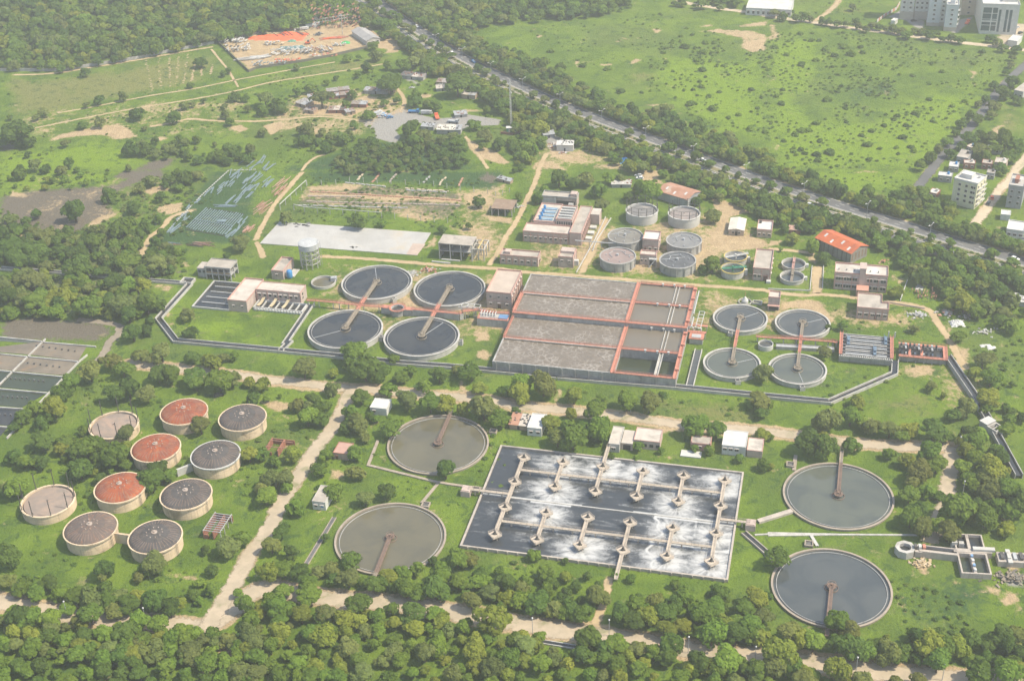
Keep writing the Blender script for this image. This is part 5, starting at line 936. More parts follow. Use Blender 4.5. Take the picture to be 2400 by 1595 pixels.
c = gp('22: 1545,1055')[0]; t = thing('white_slab', 'low white slab on the lawn between the pink hut and the basin', 'slab', c, PA); mb = MB(); mb.box(0, 0, -.2, 8.3, 4.2, .5); mb.build('top', conc_w, t)
# --- roofless ruins
def ruin(label, FL, FR, BR, h, wall, rafters=0, posts=None):
    o, w, d, rz = corners(FL, FR, BR, h); t = thing('ruined_shed', label, 'ruin', o, rz); BLOCK.append((o.x+w/2, o.y+d/2, w/2))
    mb = MB(); mb.box(0, 0, -.3, .35, d, h); mb.box(.36, d-.35, -.3, w, d, h*.9); mb.box(w*.55, 0, -.3, w*.6, d-.36, h); mb.box(.36, 0, -.3, w*.3, .35, h*.6); mb.build('wall', wall, t)
    for k in range(rafters): MB().bar((-.2, d*(k+.5)/rafters, h+.15), (w+.2, d*(k+.5)/rafters, h+.15), .22, .22).build('rafter', steel if posts else rust_d, t)
    if posts:
        for k in range(4):
            for x in (.2, w-.2): MB().box(x-.15, d*(k+.2)/3.5-.15, -.2, x+.15, d*(k+.2)/3.5+.15, h).build('post', conc_l, t)
        for x in (.2, w-.2): MB().bar((x, 0, h+.35), (x, d, h+.35), .2, .2).build('wall_plate', conc_l, t)
ruin('ruined roofless brick hut beside the cream wall of a black dome', '12: 75,990', '12: 285,1012', '12: 312,895', 3, brick, 2)
ruin('roofless shed of bare rafters on posts beside the concrete lane', '03: 1860,195', '03: 2015,225', '03: 2140,50', 3.4, brick, 9, True)
# --- town edge: towers, offices and houses
def tower(label, FL, w, d, h, rz, wallm, rows, cols, side_cols, cat='apartment block', strips=None, podium=None, zbase=0, group=None, balcony=True):
    o = gp(FL)[0]; t = thing('apartment_tower', label, cat, o, rz, group); shell(t, w, d, h, wallm, roof_w, .9, wallm); BLOCK.append((o.x+w/2, o.y+d/2, max(w, d)*.6))
    for r in range(rows):
        z = 1.2+(h-1.5)*r/rows
        for c_ in range(cols): win(t, 'f', w, d, w*(c_+.5)/cols-.7, z, 1.4, 1.4, .4)
        for c_ in range(side_cols):
            win(t, 'l', w, d, d*(c_+.5)/side_cols-.7, z, 1.4, 1.4, .4)
    if balcony:
        for r in range(1, rows):
            z = (h-1.5)*r/rows+.3; mb = MB(); sbox(mb, 'r', w, d, d*.25, d*.6, 0, 1.5, z, z+.15); sbox(mb, 'r', w, d, d*.25, d*.6, 1.4, 1.5, z+.15, z+1.1); mb.build('balcony', white, t)
    if podium: mb = MB(); mb.ring4(-.15, -.15, w+.15, d+.15, .149, -.2, podium); mb.build('plinth_band', mat('tan plinth', (.46,.40,.33), (.40,.35,.29), .3), t)
    mb = MB(); mb.box(w*.3, d*.3, h+.16, w*.65, d*.65, h+3); mb.build('lift_house', wallm, t); rooftank(t, w*.8, d*.5, h+.16); return t, w, d
gw = mat('blue grey tower paint', (.56,.58,.59), (.50,.52,.53), .2, streak=.15)
zt = R_(-16)
tower('white tower with balcony stacks, farthest back beside the striped wall', '30: 1205,178', 9.5, 14, 34, zt, white, 9, 2, 0, podium=6, group='white apartment towers')
tower('white tower set back between the striped wall tower and the blue grey one', '30: 1335,178', 10, 12, 33, zt, white, 9, 3, 0, podium=6, group='white apartment towers')
tower('pale tower with a blue grey flank, tallest of the front pair', '30: 1455,238', 8.5, 14, 21.5, zt, gw, 6, 1, 2, podium=2.5, group='white apartment towers')
tower('pale tower with blue grey front and white side balconies, nearest the field road', '30: 1612,285', 8.5, 13, 18.5, zt, gw, 5, 1, 0, podium=3, group='white apartment towers')
tower('narrow white tower core linking the blue grey towers', '30: 1560,240', 4.5, 10, 24, zt, white, 7, 1, 0, podium=3, balcony=False, group='white apartment towers')
beige = mat('beige facade', (.50,.43,.33), (.44,.38,.29), .3, streak=.25)
tower('beige slab block behind the white towers and the office', '30: 1765,140', 34, 12, 26, R_(-12), beige, 6, 3, 0, balcony=False)
o = gp('30: 1937,312')[0]; t = thing('glass_office', 'white office block with tall dark glass panels at the top corner', 'office block', o, R_(-13)); w, d, h = 25, 42, 21; shell(t, w, d, h, white, roof_w, 1.0, white); BLOCK.append((o.x+12, o.y+20, 26))
for u0, u1 in ((.03, .26), (.29, .42)): 
    for z0, z1 in ((10, 19.5), (2.2, 8.8)): mb = MB(); sbox(mb, 'f', w, d, w*u0, w*u1, .005, .05, z0, z1); mb.build('glass_panel', glass_t, t)
for u0, u1 in ((.46, .52), (.64, .71), (.75, .82)): mb = MB(); sbox(mb, 'f', w, d, w*u0, w*u1, .005, .05, 2, 18); mb.build('glass_panel', glass_t, t)
for k in range(9): mb = MB(); sbox(mb, 'r', w, d, d*(k+.2)/9, d*(k+.8)/9, .005, .05, 6, 18.5); mb.build('glass_panel', glass_t, t)
for k in range(5):
    mb = MB(); sbox(mb, 'f', w, d, w*.03, w*.42, .05, .2, 2.1+k*4.3, 2.5+k*4.3); mb.build('spandrel', white, t)
mb = MB(); mb.box(w*.55, d*.2, h+.16, w*.95, d*.6, h+2.5); mb.box(w*.1, d*.5, h+.16, w*.3, d*.7, h+2); mb.build('plant_room', white, t)
t, w, d = bld('low_white_hall', 'long low white roofed hall beyond the field road', '20: 2150,78', '30: 215,98', '30: 345,10', 5, white, roof_w, .4, white, snap=False); rowof(t, 'f', w, d, 9, 1.2, 1.6, 2.2)
bld('gate_house', 'small white gate house in front of the glass office', '30: 2205,372', '30: 2290,385', '30: 2340,335', 4, white, roof_w, .3, white, snap=False)
bld('guard_kiosk', 'tiny white guard kiosk beside the striped wall', '30: 1130,190', '30: 1168,196', '30: 1175,172', 3, white, roof_w, .2, white, snap=False)
P = gp('30: 1000,208 1070,155 1180,92 1210,40'); t = thing('boundary_wall', 'orange and white striped boundary wall beside the white towers', 'wall', P[0]); mb = MB(); k = 0
for a, b in zip(P, P[1:]):
    n = max(1, int((b-a).length/3))
    for i in range(n): mb.bar(a.lerp(b, i/n)-P[0]+Vector((0,0,1.1)), a.lerp(b, (i+1)/n)-P[0]+Vector((0,0,1.1)), .3, 2.3) if 0 else None; q = MB(); q.bar(a.lerp(b, i/n)-P[0]+Vector((0,0,1.1)), a.lerp(b, (i+1)/n)-P[0]+Vector((0,0,1.1)), .3, 2.3); q.build('wall_panel', (white, salmon)[k % 2], t); k += 1
t, w, d = bld('cream_apartment', 'five storey pale yellow apartment house with a white side and roof terrace', '31: 1710,78', '31: 1925,132', '31: 2000,55', 14.5, yellow_w, roof_w, .9, white, snap=False, cat='apartment block')
for r in range(4):
    z = 3.0+r*2.9
    for u in (.27, .56, .8, .92): win(t, 'f', w, d, w*u-.65, z, 1.3 if u < .9 else .8, 1.4, .5)
    for k in range(2): mb = MB(); sbox(mb, 'r', w, d, d*(.1+.45*k), d*(.42+.45*k), 0, 1.3, z-.6, z-.45); sbox(mb, 'r', w, d, d*(.1+.45*k), d*(.42+.45*k), 1.2, 1.3, z-.45, z+.5); mb.build('balcony', white, t)
    rowof(t, 'r', w, d, 3, z, 1.1, 1.6)
mb = MB(); mb.box(w*.15, d*.35, 14.66, w*.6, d*.75, 17); mb.build('stair_head', white, t); rooftank(t, w*.25, d*.85, 14.66, blue); rooftank(t, w*.8, d*.7, 14.66)
t, w, d = bld('grey_apartment', 'unpainted grey block building at the edge beyond the tree lined dirt road', '31: 2212,140', '31: 2352,160', '31: 2400,60', 12.5, grey_w, conc_l, .8, grey_w, snap=False, cat='apartment block')
for r in range(3): rowof(t, 'f', w, d, 2, 2.5+r*3.3, 1.2, 1.4)
rooftank(t, w*.6, d*.5, 12.66); MB().box(w*.3, d*.3, 12.66, w*.55, d*.7, 15).build('stair_head', brick, t)
bld('white_shed', 'tiny white shed beside the dirt road in front of the grey block', '31: 2140,402', '31: 2227,412', '31: 2245,372', 3.2, white, roof_w, .2, white, snap=False)
t, w, d = bld('white_bungalow', 'white bungalow with a walled porch beside the highway', '31: 2192,542', '31: 2352,565', '31: 2370,480', 4.0, white, roof_w, .6, white, snap=False); rowof(t, 'f', w, d, 3, 1.2, 1.4, 1.4); MB().ring4(-2, -4, w+1, -.4, .25, -.1, 1.4).build('porch_wall', white, t)
t, w, d = bld('grey_villa', 'pale grey roofed villa at the edge of the tree lined service road', '30: 2262,832', '30: 2345,850', '30: 2385,742', 4.5, conc_l, roof_g, .4, conc_l, snap=False); rowof(t, 'f', w, d, 2, 1.3, 1.2, 1.3)
for i, (a, b, c_, h, m1, m2, lb) in enumerate((('30: 1733,1442', '30: 1838,1460', '30: 1850,1385', 3.6, grey_w, roof_g, 'dark grey walled flat roofed house nearest the service road bend'), ('30: 1800,1500', '30: 1905,1508', '30: 1915,1478', 3.4, brick, roof_p, 'brick house with a cluttered pale roof beside the dark grey one'),
    ('30: 1660,1530', '30: 1750,1540', '30: 1765,1495', 3.2, grey_w, roof_w, 'small house with a white roof above the pale yellow apartments'), ('30: 1965,1500', '30: 2060,1512', '30: 2075,1478', 3.4, brick, roof_g, 'brick house with a grey roof behind the pale yellow apartments'),
    ('30: 2080,1492', '30: 2190,1508', '30: 2208,1462', 4.4, mat('tan plaster', (1,1,1)), roof_p, 'tan house with a bleached roof beside the sandy street'), ('31: 1562,45', '31: 1690,60', '31: 1705,25', 3.6, grey_w, roof_w, 'grey house with a pale roof touching the pale yellow apartments'),
    ('31: 2010,20', '31: 2080,30', '31: 2095,0', 3.6, grey_w, roof_g, 'grey roofed house behind the white side of the apartments'), ('31: 1472,200', '31: 1548,218', '31: 1568,175', 3.0, brick, roof_w, 'small brick hut with a pale roof in the walled scrub plot'),
    ('30: 1820,1345', '30: 1870,1362', '30: 1890,1330', 3, mat('tan plaster', (1,1,1)), roof_p, 'small tan roofed hut at the top of the house cluster'), ('30: 2010,1365', '30: 2140,1385', '30: 2155,1355', 2.6, grey_w, roof_g, 'long low grey roof hidden in trees above the house cluster'))):
    t, w, d = bld('flat_roof_house', lb, a, b, c_, h, m1, m2, .3, m1, snap=False, cat='house', group='town houses by the service road'); rowof(t, 'f', w, d, 2, 1.2, 1.1, 1.1); rooftank(t, w*.7, d*.6, h+.16, (steel_d, white, blue)[i % 3])
# --- shacks of the settlement
def shack(s, w, d, h, rz, wallm, roofm, label, slope=.35, grp='shacks of the roadside settlement', junk=6):
    c = gp(s)[0]; t = thing('shack', label, 'shack', c, rz, grp); BLOCK.append((c.x, c.y, max(w, d)*.5)); mb = MB(); hw, hd = w/2, d/2
    mb.add([(-hw,-hd,-.1),(hw,-hd,-.1),(hw,hd,-.1),(-hw,hd,-.1),(-hw,-hd,h),(hw,-hd,h),(hw,hd,h+slope),(-hw,hd,h+slope)], [(0,1,5,4),(1,2,6,5),(2,3,7,6),(3,0,4,7)]); mb.build('wall', wallm, t)
    n = max(2, int(w/3.5)); sl = slope/d
    for k in range(n):
        x0, x1 = -hw-.3+(w+.6)*k/n, -hw-.3+(w+.6)*(k+1)/n-.05; z = random.uniform(.02, .16); mb = MB()
        Q = [(x0,-hd-.5,h-.5*sl+z),(x1,-hd-.5,h-.5*sl+z),(x1,hd+.3,h+slope+.3*sl+z),(x0,hd+.3,h+slope+.3*sl+z)]; mb.add(Q+[(a,b,c_+.07) for a,b,c_ in Q], [(4,5,6,7),(0,1,5,4),(1,2,6,5),(2,3,7,6),(3,0,4,7)])
        mb.build('roof_sheet', random.choice(roofm), t)
    mb = MB()
    for _ in range(int(w*d*.3)+2): x, y, s_ = random.uniform(-hw,hw), random.uniform(-hd,hd), random.uniform(.25,.9); mb.box(x, y, h+slope*(y+hd)/d+.2, x+s_, y+s_*.7, h+slope*(y+hd)/d+.2+s_*.5)
    o = mb.build('roof_clutter', random.choice((brick, conc_l, steel_d)), t); o['kind'] = 'stuff'
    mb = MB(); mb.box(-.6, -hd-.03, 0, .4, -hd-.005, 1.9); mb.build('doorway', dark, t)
mix1 = [mat('tarnished tin', (.33,.31,.29), (.25,.235,.22), .5, stain=(.30,.20,.14)), mat('faded tarp', (.30,.27,.25), (.22,.20,.19), .6), mat('brown board', (.27,.22,.18), (.21,.17,.14), .6), conc_d, mat('bleached board', (.48,.43,.37), (.40,.36,.31), .6), sheet]
mudw = mat('mud brick wall', (.36,.265,.185), (.30,.22,.155), .5)
for s, w, d, rz, lb in (('10: 1450,715', 17, 7, -22, 'long cluttered shack nearest the highway trees'), ('10: 1715,770', 7, 6, -15, 'grey topped shack beside the great spreading tree'), ('10: 1715,825', 8.5, 6, 5, 'pinkish shack in front of the grey topped one'),
    ('10: 755,850', 15, 5, 14, 'rear row of pinkish shacks above the paved yard'), ('10: 765,895', 14, 5, 12, 'front row shack with bluish and white tarps'), ('10: 570,905', 13, 5, 14, 'shack mostly hidden under the wide tree'),
    ('10: 450,965', 9, 8, -40, 'grey shack at the corner of the settlement facing the track'), ('10: 510,1030', 7, 5, -30, 'small brown shack just above the dirt track'), ('10: 750,1025', 11, 6, -5, 'grey white shack in the sandy clearing'),
    ('10: 865,1045', 6, 4.5, 25, 'little brick shack beside the sandy clearing'), ('10: 955,975', 10, 5, -10, 'dark roofed shack under the settlement trees'), ('10: 1110,850', 16, 6, -10, 'long dark shack with yellow patches beside the winding path'), ('10: 1240,840', 6, 5, 25, 'small dark lean-to at the end of the long dark shack')):
    shack(s, w, d, 2.3, R_(rz), random.choice((mudw, brick, conc)), mix1, lb)
shack('10: 1965,895', 9.5, 6, 3.0, R_(-20), mudw, [mat('bleached board', (1,1,1)), sheet], 'plain brown hut with two pale roof sheets near the mast', grp='huts near the mast')
shack('10: 1780,1215', 15, 7, 3.2, R_(-8), conc, [mat('pale cement sheet', (1,1,1)), sheet], 'wide pale roofed depot shed on the gravel clearing', grp='huts near the mast')
shack('10: 1585,1185', 8, 5, 2.6, R_(-14), grey_w, [sheet], 'small grey depot shed beside the wide pale one', grp='huts near the mast')
shack('20: 490,1370', 10, 6, 4.0, R_(-8), white, [roof_w], 'white two storey hut on the rubble patch beside the highway trees', grp='huts near the mast')
shack('20: 335,1255', 7, 5, 2.4, R_(10), grey_w, [sheet], 'grey sheet hut behind the white hut on the rubble patch', grp='huts near the mast')
shack('10: 1880,1065', 8, 6, 2.0, R_(10), conc, [roof_w, sheet], 'pale open shelter at the end of the gravel clearing', grp='huts near the mast')
shack('11: 2290,100', 9, 3, 1.8, R_(-35), mudw, [sheet, rust_d], 'tiny tin hut beside the dirt fork behind the post rows', grp='huts near the mast')
shack('21: 1005,140', 11, 5, 2.2, R_(-5), grey_w, [conc_l], 'low pale shelter in the trees behind the gas holders', grp='huts near the mast')
shack('31: 245,565', 6, 4, 2.4, R_(-14), brick, [mat('faded red roof', (1,1,1))], 'small orange roofed hut under the highway trees', grp='huts near the mast')
shack('31: 2290,1210', 13, 7, 2.6, R_(-20), grey_w, [roof_w], 'pale roofed hut at the edge beyond the dense grove', grp='huts near the mast')
shack('22: 80,760', 8, 8, 2.4, R_(-14), mudw, [roof_p, rust_d], 'tan roofed hut beside the small white house', grp='huts near the mast')
# ------------------------------------------------------------------ slab, water tower, mast
P = gp('11: 215,470 1608,572 1480,778 35,668', .15); t = thing('concrete_slab', 'large bleached white concrete slab lying in the grass behind the water tower', 'slab', (P[3].x, P[3].y, 0))
mb = MB(); mb.poly([(p.x-P[3].x, p.y-P[3].y) for p in P], -.1, .3); mb.build('top', mat('bleached slab', (.42,.41,.385), (.35,.34,.32), .06, stain=(.42,.36,.27), fine=.9), t)
for q, r_ in (('11: 420,500', 2.2), ('11: 900,705', 1.2), ('11: 350,492', 1.1)):
    for _ in range(7):
        c = gp(q)[0]-Vector((P[3].x, P[3].y, 0)); x, y = c.x+random.uniform(-2,2)*r_, c.y+random.uniform(-1,1)*r_; MB().poly([(x+r_*random.uniform(.3,.8)*math.cos(a*1.05), y+r_*random.uniform(.3,.7)*math.sin(a*1.05)) for a in range(6)], .302, .32).build('tar_stain', conc_d, t)
P2 = gp('11: 1440,668 1560,672 1480,776 1380,768', .3); mb = MB(); mb.poly([(p.x-P[3].x, p.y-P[3].y) for p in P2], .304, .33); mb.build('brick_patch', mat('pinkish brick paving', (.46,.36,.29), (.38,.30,.25), .4), t)
c = gp('11: 505,872')[0]; t = thing('water_tower', 'grey overhead water tank on a ring of braced columns', 'water tower', c); BLOCK.append((c.x, c.y, 7))
MB().lathe([(5.0,10.4),(5.2,10.6),(5.2,13.2),(5.3,13.3),(5.3,13.5),(4.6,13.75),(.01,14.2)], 40).build('tank', mat('grey tank plaster', (.46,.47,.47), (.38,.39,.39), .3, streak=.5), t, False)
MB().lathe([(.01,10.3),(5.0,10.4)], 40).build('tank_floor', conc, t)
for k in range(10):
    a = 2*math.pi*k/10; x, y = 4.9*math.cos(a), 4.9*math.sin(a); MB().box(x-.22, y-.22, -.2, x+.22, y+.22, 10.4).build('column', conc_l, t)
for z in (2.8, 5.6, 8.2):
    mb = MB()
    for k in range(10): a, b = 2*math.pi*k/10, 2*math.pi*(k+1)/10; mb.bar((4.9*math.cos(a),4.9*math.sin(a),z), (4.9*math.cos(b),4.9*math.sin(b),z), .3, .35); mb.bar((0,0,z), (4.9*math.cos(a),4.9*math.sin(a),z), .2, .25) if k % 2 else 0
    mb.build('ring_beam', conc_l, t)
MB().tube((0,0,0), (0,0,9.5), .25, 8).build('riser_pipe', steel, t)
mb = MB(); mb.rail((4.9,-2,13.4), (4.9,2,13.4), 1, 1); mb.bar((5.9,0,0), (5.9,0,13.6), .1, .1); mb.bar((5.9,.5,0), (5.9,.5,13.6), .1, .1); mb.build('ladder', steel, t)
c = gp('10: 2345,1190')[0]; t = thing('radio_mast', 'tall slim grey lattice mast rising above the trees near the highway', 'mast', c); mb = MB(); H_ = 33
for k in range(3):
    a = k*2.094; mb.bar((.8*math.cos(a),.8*math.sin(a),0), (.3*math.cos(a),.3*math.sin(a),H_), .26, .26)
for i in range(22):
    f = 1-i/22*.62; f2 = 1-(i+1)/22*.62
    for k in range(3): a, b = k*2.094, (k+1)*2.094; mb.bar((.8*f*math.cos(a),.8*f*math.sin(a),H_*i/22), (.8*f2*math.cos(b),.8*f2*math.sin(b),H_*(i+1)/22), .09, .09); mb.bar((.8*f*math.cos(a),.8*f*math.sin(a),H_*i/22), (.8*f*math.cos(b),.8*f*math.sin(b),H_*i/22), .09, .09)
mb.build('lattice', conc_w, t)
for k, z in enumerate((24, 27, 30)): a = k*2+.5; mb = MB(); mb.tube((math.cos(a)*.5, math.sin(a)*.5, z), (math.cos(a)*1.0, math.sin(a)*1.0, z), .6, 12); mb.build('dish', white, t)
t = thing('equipment_cabin', 'white roofed green equipment cabin at the foot of the lattice mast', 'cabin', c+Vector((-1.2,-2.8,0))); mb = MB(); mb.box(-1.8,-1.5,-.1,1.8,1.5,2.6); mb.build('wall', green_p, t); MB().box(-2.0,-1.7,2.603,2.0,1.7,2.85).build('roof', white, t); MB().box(-.5,-1.55,0,.5,-1.503,2).build('door', white, t)
P = gp('20: 0,1240 80,1215'); t = thing('brick_wall', 'low red brick wall in front of the mast cabin', 'wall', P[0]); mb = MB(); mb.bar((0,0,.7), P[1]-P[0]+Vector((0,0,.7)), .3, 1.6); mb.bar((0,0,.7), (-7,2.5,.7), .3, 1.6); mb.build('brickwork', brick, t)
# ------------------------------------------------------------------ rows of precast posts
POST = MB().box(-.16,-.16,-.3,.16,.16,3.2); POST_ME = POST.build('post', conc_w); pm = POST_ME.data; bpy.data.objects.remove(POST_ME)
def posts(s, n, label, h=1.0, beam=None, cat='post'):
    P = gp(s); L = [(b-a).length for a, b in zip(P, P[1:])]; T = sum(L); t = thing('post_row', label, 'post row', P[0], 0, 'rows of concrete posts in the scrub'); out = []
    for i in range(n):
        d = T*i/(n-1); k = 0
        while k < len(L)-1 and d > L[k]: d -= L[k]; k += 1
        p = P[k].lerp(P[k+1], d/L[k])-P[0]; o = bpy.data.objects.new('post', pm); COL.objects.link(o); o.parent = t; o.location = p; o.scale.z = h; out.append(p)
    if beam:
        a, b = beam; mb = MB()
        for i in range(a, b): mb.bar(out[i]+Vector((0,0,3.2*h+.15)), out[i+1]+Vector((0,0,3.2*h+.15)), .35, .3)
        mb.build('cross_beam', conc_w, t)
posts('11: 350,362 415,382 740,405 1075,430 1300,445 1530,465 1760,478', 13, 'front row of posts carrying a long pale beam, behind the white slab', 1.05, (0, 7))
posts('11: 225,362 345,250 465,140', 6, 'short post row with a beam climbing beside the dirt track', 1.1, (0, 5))
posts('11: 470,135 760,130 890,100 1210,125 1430,130 1650,145 1960,195 2130,215', 14, 'rear row of single posts beyond the tan plots', 1.0)
posts('11: 2130,215 2230,240 2330,200', 4, 'few posts standing by the sandy patch near the brown roofed frame', .9)
for i, s in enumerate(('11: 820,112 1200,150', '11: 1370,165 1780,190', '11: 500,195 1890,275', '11: 470,285 1880,320', '11: 380,320 1400,345', '11: 930,90 990,30', '11: 1070,110 1140,20', '11: 1225,110 1285,30', '11: 1540,115 1600,50', '11: 1680,140 1740,60', '11: 1860,145 1900,65', '11: 480,235 980,240', '11: 1380,180 1760,200')):
    P = gp(s); t = thing('sleeper_line', ('long double line of concrete sleepers along the rear of the tan plots', 'short double line of sleepers at the end of the tan plots', 'longest brown line of sleepers across the middle plots', 'brown line of sleepers just behind the front post row', 'pale line of sleepers under the long beam', 'slanting strip of rubble behind the rear posts, nearest the beam frame', 'second slanting rubble strip behind the rear posts', 'third slanting rubble strip behind the rear posts', 'fourth slanting rubble strip behind the rear posts', 'fifth slanting rubble strip behind the rear posts', 'slanting rubble strip nearest the dark heap', 'short line of sleepers on the bare upper plot', 'thin grey line of sleepers beside the short double line')[i], 'concrete sleepers', P[0], 0, 'lines of stacked concrete members'); d = P[1]-P[0]; n_ = d.normalized(); m2 = Vector((-n_.y, n_.x, 0))
    mb = MB(); nn = max(3, int(d.length/3))
    for k in range(nn): mb.bar(d*(k/nn)+m2*random.uniform(-.5,.5)+Vector((0,0,.2)), d*((k+.85)/nn)+m2*random.uniform(-.5,.5)+Vector((0,0,.2)), 1.0, .5)
    o = mb.build('sleepers', (conc, dirt_p, rust_d, mat('pinkish concrete', (.38,.31,.26), (.30,.25,.21), .4))[i % 4], t); o['kind'] = 'stuff'
# ------------------------------------------------------------------ stock of steel shutters
def frame_(s): return [Vector((p.x, p.y, 0)) for p in gp(s)]
Q = frame_('01: 1700,540 2060,600 2240,400 1900,345'); t = thing('shutter_stack', 'neat raft of parallel blue grey steel shutters laid on the grass', 'steel stock', Q[0])
for k in range(17):
    a = Q[0].lerp(Q[1], k/16)-Q[0]; b = Q[3].lerp(Q[2], k/16)-Q[0]; mb = MB(); s0, s1 = random.uniform(0,.06), random.uniform(.93,1); mb.bar(a.lerp(b,s0)+Vector((0,0,.55)), a.lerp(b,s1)+Vector((0,0,.55)), .40, .4); mb.build('steel_shutter', steel_b, t)
for f in (.0, .35, .7, 1): mb = MB(); mb.bar(Q[0].lerp(Q[3],f)-Q[0]+Vector((0,0,.15)), Q[1].lerp(Q[2],f)-Q[0]+Vector((0,0,.15)), .3, .3); mb.build('bearer', steel_d, t)
mb = MB(); mb.bar(Q[0].lerp(Q[3],.42)-Q[0]+Vector((0,0,.9)), Q[1].lerp(Q[2],.4)-Q[0]+Vector((0,0,.9)), .5, .2); mb.bar(Q[0].lerp(Q[1],.55)-Q[0]+(Q[3]-Q[0])*.5+Vector((0,0,.95)), Q[0].lerp(Q[1],.75)-Q[0]+(Q[3]-Q[0])*.55+Vector((0,0,.95)), 3.0, .3); mb.build('loose_shutter', steel_b, t)
def heap(s, label, n, L, w, h, mats, spread, dirn=None, name='steel_shutter_heap', cat='steel stock', grp='scattered steel shutters'):
    c = gp(s)[0]; t = thing(name, label, cat, c, 0, grp); mb = [MB() for _ in mats]
    for k in range(n):
        a = (dirn if dirn is not None else PA+math.pi/2*.92)+random.gauss(0, .12); e = Vector((math.cos(a), math.sin(a), 0))*L*random.uniform(.6,1)/2; x = Vector((random.uniform(-1,1)*spread[0], random.uniform(-1,1)*spread[1], h*(.5+k*.15)))
        random.choice(mb).bar(x-e, x+e, w, h)
    for m_, mm in zip(mb, mats):
        if m_.v: o = m_.build('piece', mm, t); o['kind'] = 'stuff'
dS = ang(Q[0], Q[3])
for i, (s, n, L, sp_) in enumerate((('01: 1610,540', 6, 11, (3,4)), ('01: 1680,430', 6, 8, (3,4)), ('01: 1800,310', 6, 9, (4,4)), ('01: 1950,200', 7, 9, (5,5)), ('01: 2080,110', 6, 10, (5,4)), ('01: 2140,30', 6, 12, (5,5)), ('01: 2290,190', 8, 12, (4,7)), ('01: 2170,260', 6, 13, (4,4)), ('01: 2300,80', 6, 10, (4,5)), ('01: 2140,560', 6, 12, (3,6)), ('01: 2220,480', 5, 10, (2,5)), ('11: 40,140', 6, 12, (5,4)), ('11: 20,60', 6, 12, (6,5)), ('00: 2330,1490', 6, 14, (6,5)), ('10: 60,1530', 6, 12, (6,5)), ('01: 2050,330', 4, 12, (4,2)))):
    heap(s, ('few shutters aligned at the front corner of the raft', 'blue grey shutters beside the dirt strip left of the raft', 'short shutters between the raft and the stone edging', 'loose shutters on grass halfway along the stone edging', 'scattered shutters near the sandy spot behind the raft', 'blue shutters at the top of the stone edging', 'dense bundle of long pale shutters right behind the raft', 'bundle of pale shutters leaning towards the raft', 'pale bundle beside the far dirt track', 'shutters along the front end of the raft', 'row of shutters between raft and rusty bars', 'bright blue shutter pair beside the dirt track', 'pale shutters farther up beside the dirt track', 'long rear shutters at the back of the stock field', 'rearmost shutters beside the pale fork of paths', 'flat shutters laid crosswise above the raft')[i], n, L, .5, .35, [steel_b], sp_, dS if i != 15 else PA)
heap('01: 1850,680', 'dark rusty bar pile in the grass below the raft', 26, 10, .16, .16, [rust_d, pink_d, steel_d], (5, 2.2), PA, 'rebar_pile')
heap('01: 1590,670', 'small rusty frame pile at the front corner of the stock field', 8, 8, .2, .2, [rust_d, steel_b], (3, 1.5), PA, 'rebar_pile')
heap('01: 2290,535', 'reddish rebar pile beside the dirt track', 18, 8, .16, .16, [pink_d, rust_d], (2.5, 3), None, 'rebar_pile')
heap('11: 230,150', 'long reddish bar stack beside the dirt track', 20, 14, .2, .2, [pink_d, rust_d], (2.5, 9), None, 'rebar_pile')
heap('11: 60,340', 'reddish bars at the lower end of the dirt track', 16, 12, .2, .2, [pink_d, rust_d], (2.5, 6), None, 'rebar_pile')
heap('31: 1440,1140', 'rusty scrap pile beside the cut wall in front of the dense trees', 40, 2.6, .3, .3, [rust_d, steel_d, brick], (5.5, 4), None, 'scrap_pile', 'scrap')
heap('31: 1385,1065', 'pale leaning sheets beside the rusty scrap pile', 6, 4, 1.2, .1, [conc_w], (1.5, 2), None, 'scrap_pile', 'scrap')
def rubble(s, label, r, mats, n=60, sz=.5, hh=1.0, name='rubble_heap', cat='rubble'):
    c = gp(s)[0]; t = thing(name, label, cat, c, 0); mbs = [MB() for _ in mats]
    for k in range(n):
        a, d = random.uniform(0, 6.28), abs(random.gauss(0, .5))*r; z = max(0, hh*(1-d/r))*random.random(); s_ = sz*random.uniform(.4,1.3); x, y = d*math.cos(a), d*math.sin(a)*.7; e = Vector((math.cos(a*3), math.sin(a*3), random.uniform(-.5,.5)))*s_
        random.choice(mbs).bar(Vector((x,y,z+s_*.3))-e, Vector((x,y,z+s_*.3))+e, s_*random.uniform(.8,1.6), s_*random.uniform(.4,1))
    for m_, mm in zip(mbs, mats):
        if m_.v: o = m_.build('rubble', mm, t); o['kind'] = 'stuff'
rubble('31: 1380,1325', 'grey white rubble heap on the lawn beside the notched building', 5, [conc_w, conc_l, steel], 90, .55)
rubble('31: 1640,1310', 'mixed timber and board heap beside the earth road bend', 5, [conc_w, rust_d, mat('bleached board', (1,1,1))], 50, .6)
rubble('31: 1850,1340', 'grey debris heap at the foot of the dark grove', 6, [conc, conc_l, steel_d], 60, .5)
rubble('31: 1980,1480', 'scattered pale stones in the weedy corner', 6, [conc_l, conc_w], 50, .4)
rubble('11: 1590,920', 'pinkish brick and board heap between the black water tanks', 6, [salmon, conc_w, brick], 60, .5)
rubble('11: 1430,950', 'grey grit heap between the two rear black water tanks', 5, [conc, conc_l], 60, .5)
rubble('20: 420,1340', 'pale demolition rubble around the white hut', 8, [conc_w, mat('bleached board', (1,1,1)), brick], 120, .6)
rubble('20: 470,1405', 'small rubbish heap in front of the white hut', 3, [white, steel, brick], 40, .4)
rubble('33: 1405,490', 'tan spill heap below the octagonal inlet chamber', 4.5, [dirt, dirt_p], 90, .5)
rubble('33: 2240,630', 'grey sludge heap at the end of the inlet works', 7, [mudm, mat('grey brown track', (1,1,1))], 140, .6, 1.8)
